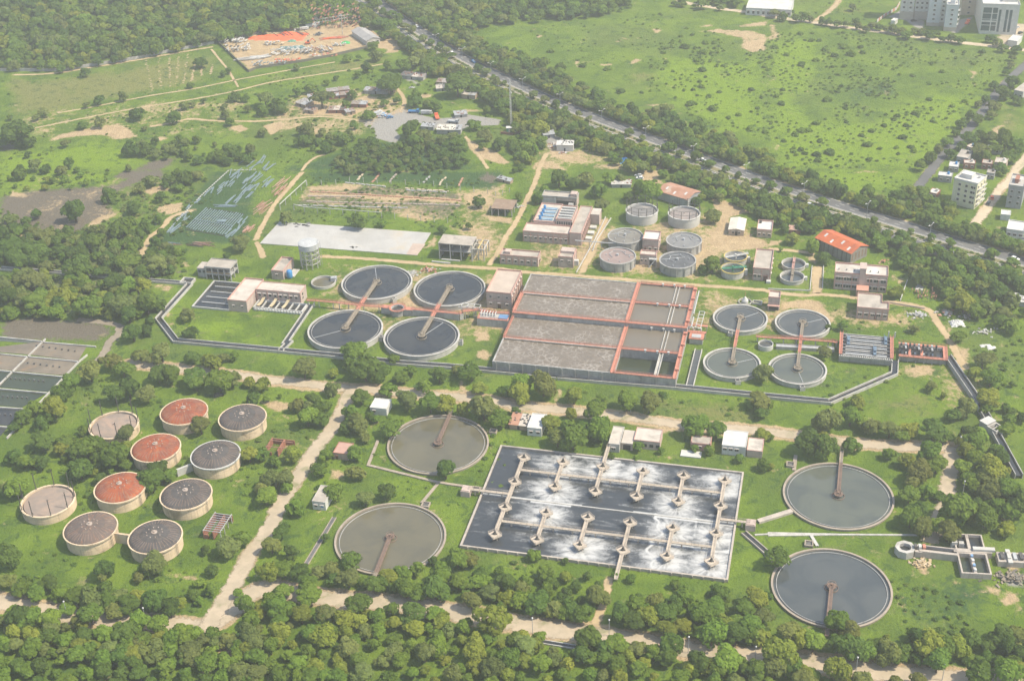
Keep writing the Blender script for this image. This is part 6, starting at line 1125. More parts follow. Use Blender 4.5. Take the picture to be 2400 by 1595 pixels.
rubble('10: 580,320', 'grey gravel heap in the pipe yard', 4, [conc, conc_d], 90, .5, 2.0)
rubble('21: 30,330', 'litter heap beside the dirt road near the pipe hall', 5, [white, salmon, steel], 60, .4)
rubble('31: 1060,840', 'reddish earth heap behind the two storey office', 4, [salmon, dirt], 40, .4)
rubble('10: 2030,760', 'small litter heap under the highway trees near the pink shack', 3, [white, conc_l], 40, .4)
rubble('10: 1430,810', 'white rag pile on the grass beside the settlement path', 2.4, [white, steel], 40, .4)
rubble('10: 1180,1065', 'scrap metal and bluish sheet pile by the gravel clearing', 7, [steel, rust_d, mat('faded blue tarp', (.20,.33,.50), (.17,.28,.43), .5), white], 120, .7, 1.4)
def tarp(s, label, w, d, h, m, name='tarpaulin', cat='tarpaulin', rz=0.0):
    c = gp(s)[0]; mb = MB(); n = 10; H = lambda i, j: h*max(0, math.sin(math.pi*i/n))**.6*max(0, math.sin(math.pi*j/n))**.6*(1+.25*math.sin(i*2.3+j*1.7))+.05
    mb.add([((i/n-.5)*w*(1+.08*math.sin(j*1.9)), (j/n-.5)*d*(1+.08*math.cos(i*2.1)), H(i, j)) for j in range(n+1) for i in range(n+1)], [(j*(n+1)+i, j*(n+1)+i+1, (j+1)*(n+1)+i+1, (j+1)*(n+1)+i) for j in range(n) for i in range(n)])
    o = mb.build(name, m); o.location = c; o.rotation_euler = (0,0,rz); tag(o, label, cat); return o
tarp('31: 1735,1405', 'bright white tarpaulin draped over a heap in the weedy corner', 6.5, 6, 1.6, white)
tarp('20: 1035,1485', 'vivid blue tarpaulin tent among the roadside trees', 6, 6, 2.2, blue)
tarp('20: 960,1450', 'small pale blue tarpaulin beside the vivid blue one', 3, 2.5, 1, mat('faded blue tarp', (1,1,1)))
tarp('10: 640,118', 'light blue tarpaulin at the wood edge behind the yard fence', 11, 3.5, 1.8, mat('sky blue tarp', (.22,.45,.68), (.19,.40,.60), .5))
tarp('10: 720,112', 'white tarpaulin beside the light blue one at the wood edge', 5, 3, 1.5, white)
tarp('32: 2000,40', 'white sheet lying in weeds beyond the earth road end', 5, 2.5, .5, white)
tarp('32: 2055,60', 'second white sheet lying closer to the tree at the earth road end', 4, 3, .5, white)
tarp('31: 1800,1005', 'no', 1, 1, 1, white) if 0 else None
# ------------------------------------------------------------------ pipe yard
P = gp('00: 2005,400 2285,665 10: 0,635 450,567 700,520 1050,437'); t = thing('compound_wall', 'dark compound wall round the pipe yard', 'wall', P[0]); mb = MB()
for a, b in zip(P, P[1:]): mb.bar(a-P[0]+Vector((0,0,.9)), b-P[0]+Vector((0,0,.9)), .3, 2.0)
P2 = gp('00: 2005,400 2352,318 10: 120,270 400,285')
for a, b in zip(P2, P2[1:]): mb.bar(a-P[0]+Vector((0,0,.9)), b-P[0]+Vector((0,0,.9)), .3, 2.0)
mb.build('masonry', mat('mossy masonry', (.17,.155,.12), (.12,.115,.085), .3), t)
P = gp('00: 0,655 580,655 700,632 1250,545 1600,472 1970,402'); t = thing('compound_wall', 'long grey wall along the foot of the dense wood', 'wall', P[0]); mb = MB()
for a, b in zip(P, P[1:]): mb.bar(a-P[0]+Vector((0,0,1.0)), b-P[0]+Vector((0,0,1.0)), .4, 2.3)
mb.build('masonry', conc, t)
P = gp('10: 462,245 640,215 865,182'); t = thing('panel_fence', 'white framed panel fence at the back of the pipe yard', 'fence', P[0]); d = P[2]-P[0]
for k in range(17): p = d*(k/16); MB().box(p.x-.25, p.y-.25, -.2, p.x+.25, p.y+.25, 4.2).build('post', white, t)
for z in (2.0, 4.2): MB().bar(Vector((0,0,z)), d+Vector((0,0,z)), .3, .45).build('rail', white, t)
for i, (s, w, d_, h, rz, lb) in enumerate((('10: 230,345', 36, 14, 1.0, -8, 'largest orange tarpaulin covered stack in the pipe yard'), ('10: 340,320', 22, 12, 1.0, -20, 'orange tarpaulin stack with black straps next to the largest one'), ('10: 30,345', 16, 7, .9, 10, 'small orange tarpaulin stack nearest the wood corner of the yard'))):
    o = tarp(s, lb, w, d_, h, orange, 'tarpaulin_stack', 'covered stack', R_(rz))
t = thing('strap_bundle', 'black straps and poles lying on the orange stack', 'straps', gp('10: 360,320')[0]+Vector((0,0,.9)), 0); mb = MB()
for k in range(9): a = random.uniform(-12, 12); mb.bar((a, -5, .35), (a-6+random.uniform(-2,2), 5, .45), .4, .2)
mb.build('strap', steel_d, t).update_tag()
heap('10: 330,490', 'long bed of white concrete pipes in the middle of the yard', 60, 4.5, .6, .45, [conc_w, white, conc], (14, 4), R_(60), 'pipe_stack', 'pipe stack', 'stacks in the pipe yard')
heap('10: 570,470', 'bed of pale and rusty pipes beside the middle white ones', 50, 4.5, .55, .45, [conc_w, rust_d, white], (10, 4.5), R_(120), 'pipe_stack', 'pipe stack', 'stacks in the pipe yard')
heap('10: 330,445', 'flat teal covered stack behind the white pipes', 8, 18, 1.2, .5, [mat('teal sheet', (.15,.27,.27), (.12,.22,.22), .5)], (3, 3), R_(5), 'pipe_stack', 'pipe stack', 'stacks in the pipe yard')
heap('00: 2150,385', 'white bundles in the wood corner of the yard', 30, 4, .7, .6, [white, conc_w, steel], (9, 3.5), R_(70), 'pipe_stack', 'pipe stack', 'stacks in the pipe yard')
heap('00: 2180,465', 'row of small white crates beside the yard wall', 50, 2.5, .6, .6, [white, conc_w, steel_d], (9, 3), R_(70), 'pipe_stack', 'pipe stack', 'stacks in the pipe yard')
heap('00: 2300,545', 'pair of long white ducts near the front of the yard', 10, 12, 1.0, .6, [white, conc_w], (6, 2), R_(12), 'pipe_stack', 'pipe stack', 'stacks in the pipe yard')
heap('10: 40,535', 'long white ducts continuing behind the front yard wall', 12, 10, 1.0, .6, [white, conc_w], (6, 2), R_(12), 'pipe_stack', 'pipe stack', 'stacks in the pipe yard')
heap('10: 130,600', 'row of small grey bundles along the front yard wall', 40, 2.4, .6, .5, [steel, conc_l, steel_b], (13, 1.5), R_(70), 'pipe_stack', 'pipe stack', 'stacks in the pipe yard')
heap('10: 290,572', 'orange crates along the front yard wall', 30, 2.6, .8, .6, [orange, salmon, dirt], (9, 1.2), R_(60), 'pipe_stack', 'pipe stack', 'stacks in the pipe yard')
heap('10: 610,520', 'white and orange bits by the front yard wall', 26, 2.4, .6, .5, [white, salmon], (10, 1.2), R_(50), 'pipe_stack', 'pipe stack', 'stacks in the pipe yard')
heap('10: 720,355', 'long orange pipes lying in front of the rusty bar field', 10, 15, .6, .5, [salmon, orange], (5, 1.2), R_(12), 'pipe_stack', 'pipe stack', 'stacks in the pipe yard')
heap('10: 740,240', 'dark red rusty bar field beside the white panel fence', 130, 3.5, .5, .8, [brick, rust_d, steel_d], (18, 6), R_(70), 'rebar_pile', 'pipe stack', 'stacks in the pipe yard')
heap('10: 765,420', 'small heap of white rings near the storage shed', 24, 2, .6, .6, [white, conc_w], (5, 1.5), R_(90), 'pipe_stack', 'pipe stack', 'stacks in the pipe yard')
tarp('10: 825,397', 'bright green tarpaulin on the white rings near the storage shed', 6, 4, 1.4, mat('vivid green tarp', (.05,.42,.12), (.04,.36,.10), .5))
tarp('10: 330,380', 'dull green tarpaulin in front of the orange stacks', 6, 3.5, 1.2, mat('dull green tarp', (.14,.32,.22), (.12,.27,.19), .5))
heap('10: 170,410', 'row of cream blocks in front of the orange stacks', 16, 2.2, 1.0, 1.0, [conc_w, cream], (7, 1.5), R_(80), 'pipe_stack', 'pipe stack', 'stacks in the pipe yard')
heap('10: 490,250', 'white site boxes at the end of the panel fence', 5, 5, 2.2, 2.0, [white], (6, 1.5), R_(12), 'site_box_row', 'pipe stack', 'stacks in the pipe yard')
heap('10: 430,275', 'low white site boxes behind the orange stacks', 5, 5, 2.0, 1.5, [white, conc_w], (5, 1), R_(8), 'site_box_row', 'pipe stack', 'stacks in the pipe yard')
c = gp('10: 475,405')[0]; t = thing('excavator', 'orange excavator with raised arm in the pipe yard', 'excavator', c, R_(15))
for s in (-1, 1): MB().box(-1.8, s*1.1-.3, 0, 1.8, s*1.1+.3, .8).build('track', steel_d, t)
MB().box(-1.7, -1.2, .85, 1.2, 1.2, 1.7).build('body', orange, t); MB().box(-.2, -1.1, 1.71, 1.1, 0, 2.9).build('cab', glass, t)
mb = MB(); mb.bar((1.2,.4,1.5), (4,.4,3.8), .4, .5); mb.bar((4,.4,3.8), (5.6,.4,1.6), .35, .4); mb.build('arm', orange, t); MB().box(5.2, 0, .8, 6, .9, 1.6).build('bucket', steel_d, t)
mb = MB(); c = gp('10: 795,320')[0]; t = thing('floodlight_pole', 'tall thin grey pole standing in the pipe yard', 'pole', c); mb.tube((0,0,-.2), (0,0,15), .22, 6, 0, .12); mb.box(-.8,-.3,15,.8,.3,15.6); mb.build('shaft', steel, t)
# ------------------------------------------------------------------ vehicles
CARP = None
def car(s, rz, m, label, kind='car', grp='cars on the highway', z=0.08):
    c = gp(s, .7)[0]; c.z = z; t = thing('parked_car' if 'parked' in label else ('car' if kind != 'truck' else 'truck'), label, 'car' if kind != 'truck' else 'truck', c, rz, grp); L, W = (4.4, 1.8) if kind != 'truck' else (7.5, 2.4)
    def prof(pts, hw, mm, nm, par=None, inset=0):
        n = len(pts); mb = MB(); vs = [(x, -hw, z_) for x, z_ in pts]+[(x, hw, z_) for x, z_ in pts]; mb.add(vs, [tuple(range(n)), tuple(range(2*n-1, n-1, -1))]+[((i+1)%n, i, n+i, n+(i+1)%n) for i in range(n)]); return mb.build(nm, mm, par or t)
    if kind != 'truck':
        prof([(-2.2,.35),(2.15,.35),(2.2,.65),(1.9,.85),(1.0,.95),(-2.1,1.0),(-2.2,.8)], .88, m, 'body'); prof([(-1.95,.98),(1.0,.94),(.35,1.47),(-1.5,1.5)], .78, glass, 'cabin_glass'); prof([(-1.6,1.495),(.35,1.475),(.3,1.53),(-1.5,1.56)], .76, m, 'roof')
        wx, r = (1.35, -1.35), .33
    else:
        prof([(1.8,.6),(3.7,.6),(3.7,1.7),(3.3,2.6),(1.8,2.6)], 1.15, m, 'cab'); prof([(3.72,1.65),(3.36,2.5),(3.3,2.5),(3.66,1.65)], 1.0, glass, 'windscreen'); MB().box(-3.7,-1.2,.9,1.6,1.2,2.7 if m is white else 1.7).build('load_bed', m if m is not white else steel, t); wx, r = (2.7, -2.4), .5
    for x in wx:
        for s_ in (-1, 1): mb = MB(); mb.tube((x, s_*(W/2-.22), r), (x, s_*(W/2+.0), r), r, 12); mb.build('wheel', tyre, t)
silver = mat('silver car paint', (.55,.56,.57), (.5,.51,.52), .1, rough=.3, spec=.6); cwhite = mat('white car paint', (.78,.78,.77), (.72,.72,.71), .1, rough=.3, spec=.6); cdark = mat('dark car paint', (.03,.032,.036), (.025,.027,.03), .1, rough=.25, spec=.6); cblue = mat('blue car paint', (.06,.20,.42), (.05,.17,.36), .1, rough=.3)
def hd(s):
    p = gp(s)[0]; i = min(range(1, len(far_pts)-1), key=lambda k: (far_pts[k]-p).length); return ang(far_pts[i-1], far_pts[i+1])
for s, m, lb in (('31: 2270,806', cwhite, 'white car farthest down the highway, near the bungalow'), ('31: 388,312', silver, 'silver car on the highway behind the bare earth yard'), ('31: 1675,712', cdark, 'dark car on the near carriageway beside the median shrubs'), ('20: 1757,1470', cwhite, 'white car on the far carriageway behind the vivid blue tarpaulin'), ('10: 1803,486', cwhite, 'white car on the highway beside the spreading settlement tree'), ('10: 1997,566', cblue, 'bluish car on the highway closest behind another white car'), ('20: 1580,1532', cblue, 'bright blue small vehicle at the near edge of the highway'), ('10: 1140,18', silver, 'silver car at the top end of the highway'), ('10: 1478,243', silver, 'silver car on the highway behind the storage shed'), ('10: 1650,540', silver, 'small silver car glimpsed between highway trees')):
    car(s, hd(s), m, lb, z=.09)
car('21: 1160,42', R_(160), cwhite, 'parked white car on bare earth, the one behind', grp='parked white cars by the trees', z=.03); car('21: 1172,66', R_(165), cwhite, 'parked white car on bare earth, the one in front', grp='parked white cars by the trees', z=.03)
car('10: 1568,1042', R_(-5), white, 'white truck standing on the gravel clearing', 'truck', 'trucks on the gravel clearing', .03); car('10: 1662,1078', R_(100), orange, 'orange truck beside the white one on the gravel clearing', 'truck', 'trucks on the gravel clearing', .03)
car('10: 1452,1028', R_(-10), cblue, 'blue truck under the trees at the edge of the gravel clearing', 'truck', 'trucks on the gravel clearing', .03); car('10: 1815,1120', R_(-20), steel, 'grey truck beside the pale shelter on the gravel clearing', 'truck', 'trucks on the gravel clearing', .03)
car('30: 1832,212', R_(60), orange, 'red truck on the pale court between tower and office', 'truck', 'vehicles round the towers', .03); car('30: 1340,190', R_(10), cdark, 'dark parked car at the foot of the white towers', grp='vehicles round the towers', z=.03)
car('31: 2060,245', R_(70), orange, 'red parked car on the tree lined dirt road', grp='vehicles round the towers', z=.06); car('31: 2025,295', R_(60), cdark, 'dark parked car behind the red one on the dirt road', grp='vehicles round the towers', z=.06)
car('10: 1120,1050', R_(50), white, 'white truck beside the scrap metal pile', 'truck', 'trucks on the gravel clearing', .03); car('10: 1230,1075', R_(20), cblue, 'blue parked car beside the scrap metal pile', grp='trucks on the gravel clearing', z=.03); car('02: 2010,490', R_(20), cdark, 'dark parked car on the lawn behind the rear red dome', grp='parked cars in the old plant', z=.03)
for k, (x, y) in enumerate(((2260,270),(2290,250),(2320,300))): car(f'30: {x},{y}', R_(40), (cwhite, silver, cdark)[k], ('white','silver','dark')[k]+' parked car on the road beside the glass office', grp='vehicles round the towers', z=.06)
# ------------------------------------------------------------------ lamps
def lamp(base, label, h, arms, grp, rz=0):
    t = thing('street_lamp', label, 'street lamp', base, rz, grp); mb = MB(); mb.tube((0,0,-.2), (0,0,h), .14, 6, 0, .08); mb.build('pole', steel, t)
    if arms:
        for s in (-1, 1): mb = MB(); mb.tube((0,0,h-.2), (0,s*2.2,h+.5), .07, 5); mb.build('arm', white, t); mb = MB(); mb.box(-.2,s*2.2-.6,h+.45,.2,s*2.2+.6,h+.65); mb.build('lamp_head', white, t)
    else: mb = MB(); mb.lathe([(.01,h-.1),(.28,h+.05),(.34,h+.3),(.22,h+.55),(.01,h+.62)], 12); mb.build('lamp_head', white, t, True)
for i, s in enumerate(('10: 1650,322', '10: 1890,447', '10: 2155,580', '20: 95,725', '20: 440,865', '20: 825,1017', '20: 1230,1175', '20: 1670,1340', '20: 2155,1512', '31: 335,117', '31: 920,300', '31: 1500,500')):
    c = gp(s, 9)[0]; c.z = 0; lamp(c, ('double armed highway lamp behind the storage shed', 'double armed highway lamp next to the white car by the settlement', 'double armed highway lamp before the mast', 'double armed highway lamp right behind the mast', 'double armed highway lamp just past the mast', 'double armed highway lamp behind the rubble patch', 'double armed highway lamp behind the vivid blue tarpaulin', 'double armed highway lamp near the bare roadside scraps', 'double armed highway lamp behind the brown roofed shed', 'double armed highway lamp behind the bare earth yard', 'double armed highway lamp behind the orange roofed shed', 'double armed highway lamp nearest the dirt road junction')[i], 9, True, 'double armed highway lamps', hd(s))
for i, s in enumerate(('23: 190,1135', '23: 892,1152', '23: 1618,1310', '33: 30,1400', '33: 805,1500', '33: 1600,1560', '22: 1088,652', '32: 1752,1010', '32: 1785,1420', '03: 622,980', '03: 1345,1040', '23: 2230,1400')):
    c = gp(s)[0]; lamp(c, ('globe lamp at the start of the open bottom road', 'globe lamp beside the sandy path to the foaming basin', 'globe lamp halfway along the bottom road', 'globe lamp behind the leafy clump below the blue grey tank', 'globe lamp below the blue grey tank trees', 'last globe lamp of the bottom road', 'globe lamp in the trees behind the long white house', 'globe lamp at the road corner beside the dark grove', 'globe lamp beside the road running down to the inlet works', 'globe lamp in the trees left of the lower domes', 'globe lamp near the lower end of the concrete lane', 'globe lamp in shade on the bottom road')[i], 7, False, 'globe lamps of the old plant')
# ------------------------------------------------------------------ connecting walkways and channels between the black tanks
def deck_run(label, s, z, w, posts_=True, wall=None, m=salmon):
    P = gp(s, z); t = thing('walkway', label, 'walkway', (P[0].x, P[0].y, 0), 0); o = Vector((P[0].x, P[0].y, 0)); P = [p-o for p in P]
    for a, b in zip(P, P[1:]):
        d = (b-a).normalized(); n = Vector((-d.y, d.x, 0)); mb = MB(); mb.bar(a, b, w, .25); mb.build('deck', m, t); mb = MB()
        for s_ in (-1, 1): mb.rail(a+n*s_*w*.48+Vector((0,0,.12)), b+n*s_*w*.48+Vector((0,0,.12)), 1.0, 2, .09)
        mb.build('railing', m, t)
        if wall: mb = MB(); mb.bar(a-Vector((0,0,.2+wall/2)), b-Vector((0,0,.2+wall/2)), w*1.15, wall); mb.build('channel_wall', conc, t)
        elif posts_:
            for k in range(max(1, int((b-a).length/6))+1): p = a.lerp(b, (k+.2)/(max(1, int((b-a).length/6))+.5)); MB().box(p.x-.2, p.y-.2, -.2, p.x+.2, p.y+.2, z-.13).build('post', conc_l, t)
    return t
deck_run('red walkway from the screen house past the two rear black tanks', '11: 465,1190 550,1192 745,1210 960,1235 1170,1250', 3.6, 1.2)
deck_run('red walkway over the raised channel between the four black tanks', '11: 1430,1268 1650,1290 1865,1310 1900,1300', 3.6, 1.4, wall=3.2)
deck_run('red bridge way from the last black tank to the brown basin', '11: 1900,1290 2050,1275 2190,1300 2330,1305', 4.4, 1.4)
P = gp('11: 1300,1258', 3.4)[0]; t = thing('junction_box', 'red edged bulging junction box between the black tanks', 'junction box', (P.x, P.y, 0), PA); mb = MB(); mb.lathe([(3.4,-.2),(3.4,3.4),(2.9,3.4),(2.9,2.2)], 10); mb.box(-8,-1.2,-.2,-3.2,1.2,3.2); mb.box(3.2,-1.2,-.2,8,1.2,3.2); mb.build('wall', conc, t); MB().disc(2.9, 2.4, 10).build('water', w_black, t)
mb = MB(); mb.lathe([(3.3,3.42),(4.3,3.42),(4.3,3.6),(3.3,3.6),(3.3,3.42)], 10); mb.box(-8,-1.5,3.41,-4.3,1.5,3.6); mb.box(4.3,-1.5,3.41,8,1.5,3.6)
for a in range(10): mb.rail((4.2*math.cos(a*.628),4.2*math.sin(a*.628),3.6), (4.2*math.cos(a*.628+.628),4.2*math.sin(a*.628+.628),3.6), 1, 3, .09)
mb.build('deck', salmon, t)
P = gp('11: 2110,1400', 0)[0]; t = thing('pump_pit', 'grey walled pump pit with blue roofed hatch beside the brown basin', 'pump pit', P+Vector((-4,-2,0)), PA); mb = MB(); mb.box(0,0,-.3,15,7,4.0); mb.build('wall', conc, t); MB().box(10,1.2,4.003,14.5,5,4.4).build('hatch', mat('blue roof sheet', (.12,.24,.42), (.10,.20,.36), .5), t); mb = MB(); mb.ring4(0,0,15,7,.8,4.003,4.25); mb.rail((.4,.4,4.2),(14.6,.4,4.2),1,2,.09); mb.build('deck', salmon, t)
for k in range(6): mb = MB(); mb.tube((1+k*1.4,3.4,4.0),(1+k*1.4,3.4,5.0),.3,8); mb.tube((1+k*1.4,3.4,5.0),(1+k*1.4,6.5,5.0),.2,8); mb.build('pump', white, t)
P = gp('11: 1890,1290', 3)[0]; t = thing('pipe_gantry', 'white pipe gantry at the rim of the black tank by the pump house', 'pipe gantry', (P.x, P.y, 0), PA); mb = MB()
for x in (0, 3, 6, 9): mb.bar((x,0,0),(x,0,6),.25,.25); mb.bar((x,2.5,0),(x,2.5,6),.25,.25); mb.bar((x,0,6),(x,2.5,6),.2,.2)
for z in (4, 6): mb.bar((0,0,z),(9,0,z),.25,.25); mb.bar((0,2.5,z),(9,2.5,z),.25,.25)
mb.build('frame', white, t); MB().tube((-2,1.2,4.4),(12,1.2,4.4),.45,8).build('pipe', conc_l, t)
deck_run('red walkway between the two rows of small grey tanks', '31: -110,1520 0,1530 300,1545 590,1568 32: 640,10', 3.0, 1.2)
t = thing('distribution_tower', 'cluster of red decks, white ladder frame and pipes beside the brown basin', 'pipe gantry', gp('21: 1690,1500')[0], PA)
mb = MB(); mb.box(-5,-4,3.0,5,-2.2,3.25); mb.box(-5,2,3.0,5,3.6,3.25); mb.box(-5,-2.2,3.0,-3.4,2,3.25); mb.rail((-5,-4,3.2),(5,-4,3.2),1,2,.09); mb.rail((-5,3.6,3.2),(5,3.6,3.2),1,2,.09); mb.build('deck', salmon, t)
mb = MB()
for x in (-4.6, 4.6):
    for y in (-3.6, 3.2): mb.box(x-.2,y-.2,-.2,x+.2,y+.2,2.99)
mb.build('column', conc_l, t); mb = MB()
for k in range(2): mb.bar((-.5+k*2.4,-2,3),(.8+k*2.4,5,9.5),.3,.3)
for k in range(7): f = k/6; mb.bar((-.5+1.3*f,-2+7*f,3+6.5*f),(1.9+1.3*f,-2+7*f,3+6.5*f),.25,.25)
mb.build('stair_frame', white, t)
for k in range(4): mb = MB(); mb.tube((-3+k*1.8,-1.6,0),(-3+k*1.8,-1.6,4.4),.35,8); mb.tube((-3+k*1.8,-1.6,4.2),(-7,-1.6+k*.5,4.2),.25,8); mb.build('pipe', (steel,conc_l,steel_d,white)[k], t)
mb = MB(); mb.box(-2,-9,-.2,4,-4.2,2.8); mb.build('chamber', conc, t); mb = MB(); mb.box(-2.4,-9.4,2.803,4.4,-4.1,3.05); mb.rail((-2.4,-9.4,3),(4.4,-9.4,3),1,1.6,.09); mb.build('chamber_deck', salmon, t); MB().box(-1.2,-8.4,3.06,3,-5.2,3.2).build('hatch', steel, t)
P = gp('21: 2140,1210')[0]; t = thing('dosing_unit', 'white conical dosing unit and kerbed pit behind the small grey tanks', 'dosing unit', P, PA); mb = MB(); mb.lathe([(1.6,0),(1.6,1.2),(.4,3.2),(.01,3.3)], 16); mb.build('cone', white, t); mb = MB(); mb.lathe([(3.2,-.2),(3.2,.8),(2.9,.8),(2.9,.1)], 24); mb.ring4(3.6,-1.4,8.2,1.6,.4,-.2,1.0); mb.build('pit_wall', conc_l, t); mb = MB(); mb.tube((0,.0,3.2),(0,.3,5.6),.1,6); mb.build('rod', salmon, t)
# ------------------------------------------------------------------ grit channels of the new plant
P = gp('32: 655,105 1150,150', 4.2); o = Vector((P[0].x, P[0].y, 0)); t = thing('grit_basin', 'blue bridged grit basin with parallel troughs and red end decks', 'grit basin', o, PA); w = (P[1]-P[0]).dot(UX); d = 18; h = 4.0; BLOCK.append((o.x+w/2, o.y+6, w/2))
mb = MB(); mb.ring4(0,0,w,d,.5,-.3,h)
for k in range(1, 6): mb.box(.51, d*k/6-.18, -.3, w-.51, d*k/6+.18, h-.1)
for k in range(12): mb.box(w*k/12+.2, -.35, -.3, w*k/12+.55, -.003, h-.2)
mb.build('wall', conc, t); MB().box(.52,.52,1,w-.52,d-.52,h-1.1).build('water', w_black, t)
for k in range(6): mb = MB(); mb.box(2.6, d*(k+.5)/6-.35, h-.55, w-2.6, d*(k+.5)/6+.35, h-.2); mb.build('trough', (steel, conc_l)[k % 2], t)
mb = MB(); mb.box(0,-1.4,h-.9,w,-.36,h-.7)
for k in range(26): mb.box(w*k/26,-1.4,h-.7,w*k/26+.5,-.5,h-.2)
mb.build('side_gallery', conc_l, t)
for x in (-.2, w-1.3): mb = MB(); mb.box(x,-.4,h+.003,x+1.5,d+.4,h+.22); mb.rail((x+.1,-.4,h+.2),(x+.1,d+.4,h+.2),1,2,.1); mb.rail((x+1.4,-.4,h+.2),(x+1.4,d+.4,h+.2),1,2,.1); mb.build('deck', salmon, t)
for x, y0 in ((w*.16, .45), (w*.66, .05), (w*.86, .6)): mb = MB(); mb.box(x-.7,d*y0,h+.01,x+.7,d*(y0+.4),h+.5); mb.box(x-.5,d*(y0+.1),h+.5,x+.5,d*(y0+.25),h+1.5); mb.rail((x-.7,d*y0,h+.5),(x-.7,d*(y0+.4),h+.5),1,1.5,.1); mb.build('scraper_bridge', mat('machine blue', (.14,.20,.27), (.11,.16,.22), .6), t)
for x in (w*.9, w*1.02): MB().box(x,d-.3,h,x+.5,d+.2,h+3).build('hoist_post', white, t)
P = gp('32: 1200,130 1650,150', 3.2); o = Vector((P[0].x, P[0].y, 0)); t = thing('screen_works', 'red decked screen works on stilts with rows of gate motors', 'screen works', o, PA); w = (P[1]-P[0]).dot(UX); d = 12; h = 3.2
mb = MB(); mb.box(0,0,h-.4,w,1.3,h); mb.box(0,d-1.2,h-.4,w,d,h); mb.box(w-1.8,1.3,h-.4,w,d-1.2,h)
for x in (.2,.45): mb.box(w*x,1.3,h-.4,w*x+1.2,d-1.2,h)
mb.build('deck', salmon, t); mb = MB(); mb.box(.3,1.2,-.3,w-.3,1.6,h-.41); mb.box(.3,d-1.6,-.3,w-.3,d-1.2,h-.41)
for k in range(6): mb.box(w*k/6+.4,.1,-.3,w*k/6+.8,.5,h-.41)
mb.build('wall', conc, t); MB().box(.3,1.61,.5,w-.3,d-1.61,1.6).build('water', w_black, t)
for k in range(9):
    x = 1.2+k*(w-4)/9; mb = MB(); mb.bar((x,d*.75,h),(x,d*.35,h+1.7),.8,.4); mb.box(x-.4,d*.72,h,x+.4,d*.82,h+1.3); mb.build('bar_screen', (steel_d, steel, cdark)[k % 3], t)
    if k % 2: mb = MB(); mb.box(x-.3,1.2,h+.003,x+.3,1.8,h+1.3); mb.build('gate_motor', (mat('machine blue',(1,1,1)), white)[k % 4 == 1], t)
mb = MB(); mb.rail((0,0,h),(w,0,h),1,2,.1); mb.rail((0,d,h),(w,d,h),1,2,.1); mb.rail((w,0,h),(w,d,h),1,2,.1); mb.build('railing', salmon, t)
channel('pipe_channel', '32: 75,32 300,42 610,60', 2.6, 1.7, 'grey pipe channel running under the red walkway beside the scum sump', wm=conc, lvl=.8, water_m=steel)
c = gp('32: 2055,820')[0]; t = thing('gate_house', 'square pale gate house straddling the wide inflow channel', 'gate house', c, R_(-58))
mb = MB(); mb.box(-4.5,-2.6,-.3,-.8,2.6,3.6); mb.build('wall', conc_l, t); MB().box(-4.7,-2.8,3.603,-.65,2.8,3.8).build('roof', conc_w, t)
mb = MB(); mb.ring4(-.6,-2.6,4.0,2.6,.5,-.3,3.0); mb.box(1.5,-2.1,2.3,2.0,2.1,2.9); mb.build('screen_pit', conc_l, t); MB().box(.1,-2,.2,3.4,2,1.6).build('water', w_black, t)
# ------------------------------------------------------------------ small inlet works of the old plant
P = gp('33: 1780,575', 2.4)[0]; t = thing('inlet_works', 'old tan inlet works with an octagonal chamber, long flume and square pits', 'inlet works', (P.x, P.y, 0), R_(-8)); e = MATS['old basin wall']; BLOCK.append((P.x, P.y+8, 16))
L = Vector((P.x, P.y, 0)); rz = R_(-8); X = Vector((math.cos(rz), math.sin(rz), 0)); Y = Vector((-X.y, X.x, 0))
def lc(s, z): p = gp(s, z)[0]-L; return Vector((p.dot(X), p.dot(Y), 0))
a = lc('33: 1262,335', 3); mb = MB(); mb.lathe([(3.7,-.3),(3.7,3),(2.2,3),(2.2,1.2)], 8, c=(a.x,a.y)); mb.build('octagon_chamber', conc_l, t); MB().disc(2.2, 1.6, 8, c=(a.x,a.y)).build('water', w_black, t)
b = lc('33: 1390,345', 3); c2 = lc('33: 1740,385', 3); mb = MB(); dd = (c2-b).normalized(); nn = Vector((-dd.y, dd.x, 0))
mb.bar(b+nn*1.8+Vector((0,0,1.5)), c2+nn*1.8+Vector((0,0,1.5)), .5, 3); mb.bar(b-nn*1.2+Vector((0,0,1.5)), c2-nn*1.2+Vector((0,0,1.5)), 1.2, 3); mb.bar(a+Vector((3.4,0,1.4)), b+Vector((1,0,1.4)), 4.4, 2.6); mb.build('flume', e, t); MB().bar(b+nn*.5+Vector((0,0,1)), c2+nn*.5+Vector((0,0,1)), 2.0, 1.2).build('water', w_black, t)
for k in range(3): mb = MB(); p = a+Vector((3.6+k*1.5,0,0)); mb.box(p.x-.5,p.y-1,2.7,p.x+.5,p.y+1,4.0); mb.build('gate', (steel_d, conc_w, salmon)[k], t)
q0 = lc('33: 1780,575', 2.4); q1 = lc('33: 2060,590', 2.4); hgt = lc('33: 1800,215', 2.4).y-q0.y; w = q1.x-q0.x; m1 = lc('33: 1790,385', 2.4).y-q0.y
mb = MB(); mb.ring4(q0.x,q0.y,q0.x+w,q0.y+m1,.6,-.3,2.4); mb.ring4(q0.x,q0.y+m1+1.7,q0.x+w,q0.y+hgt,.5,-.3,2.4); mb.box(q0.x+w*.42,q0.y+.61,-.3,q0.x+w*.52,q0.y+m1-.61,2.38); mb.box(q0.x+w*.42,q0.y+m1+2.21,-.3,q0.x+w*.52,q0.y+hgt-.51,2.38); mb.box(q0.x-1,q0.y+m1+.01,-.3,q0.x+w+2,q0.y+m1+1.69,2.6); mb.build('pit_wall', e, t)
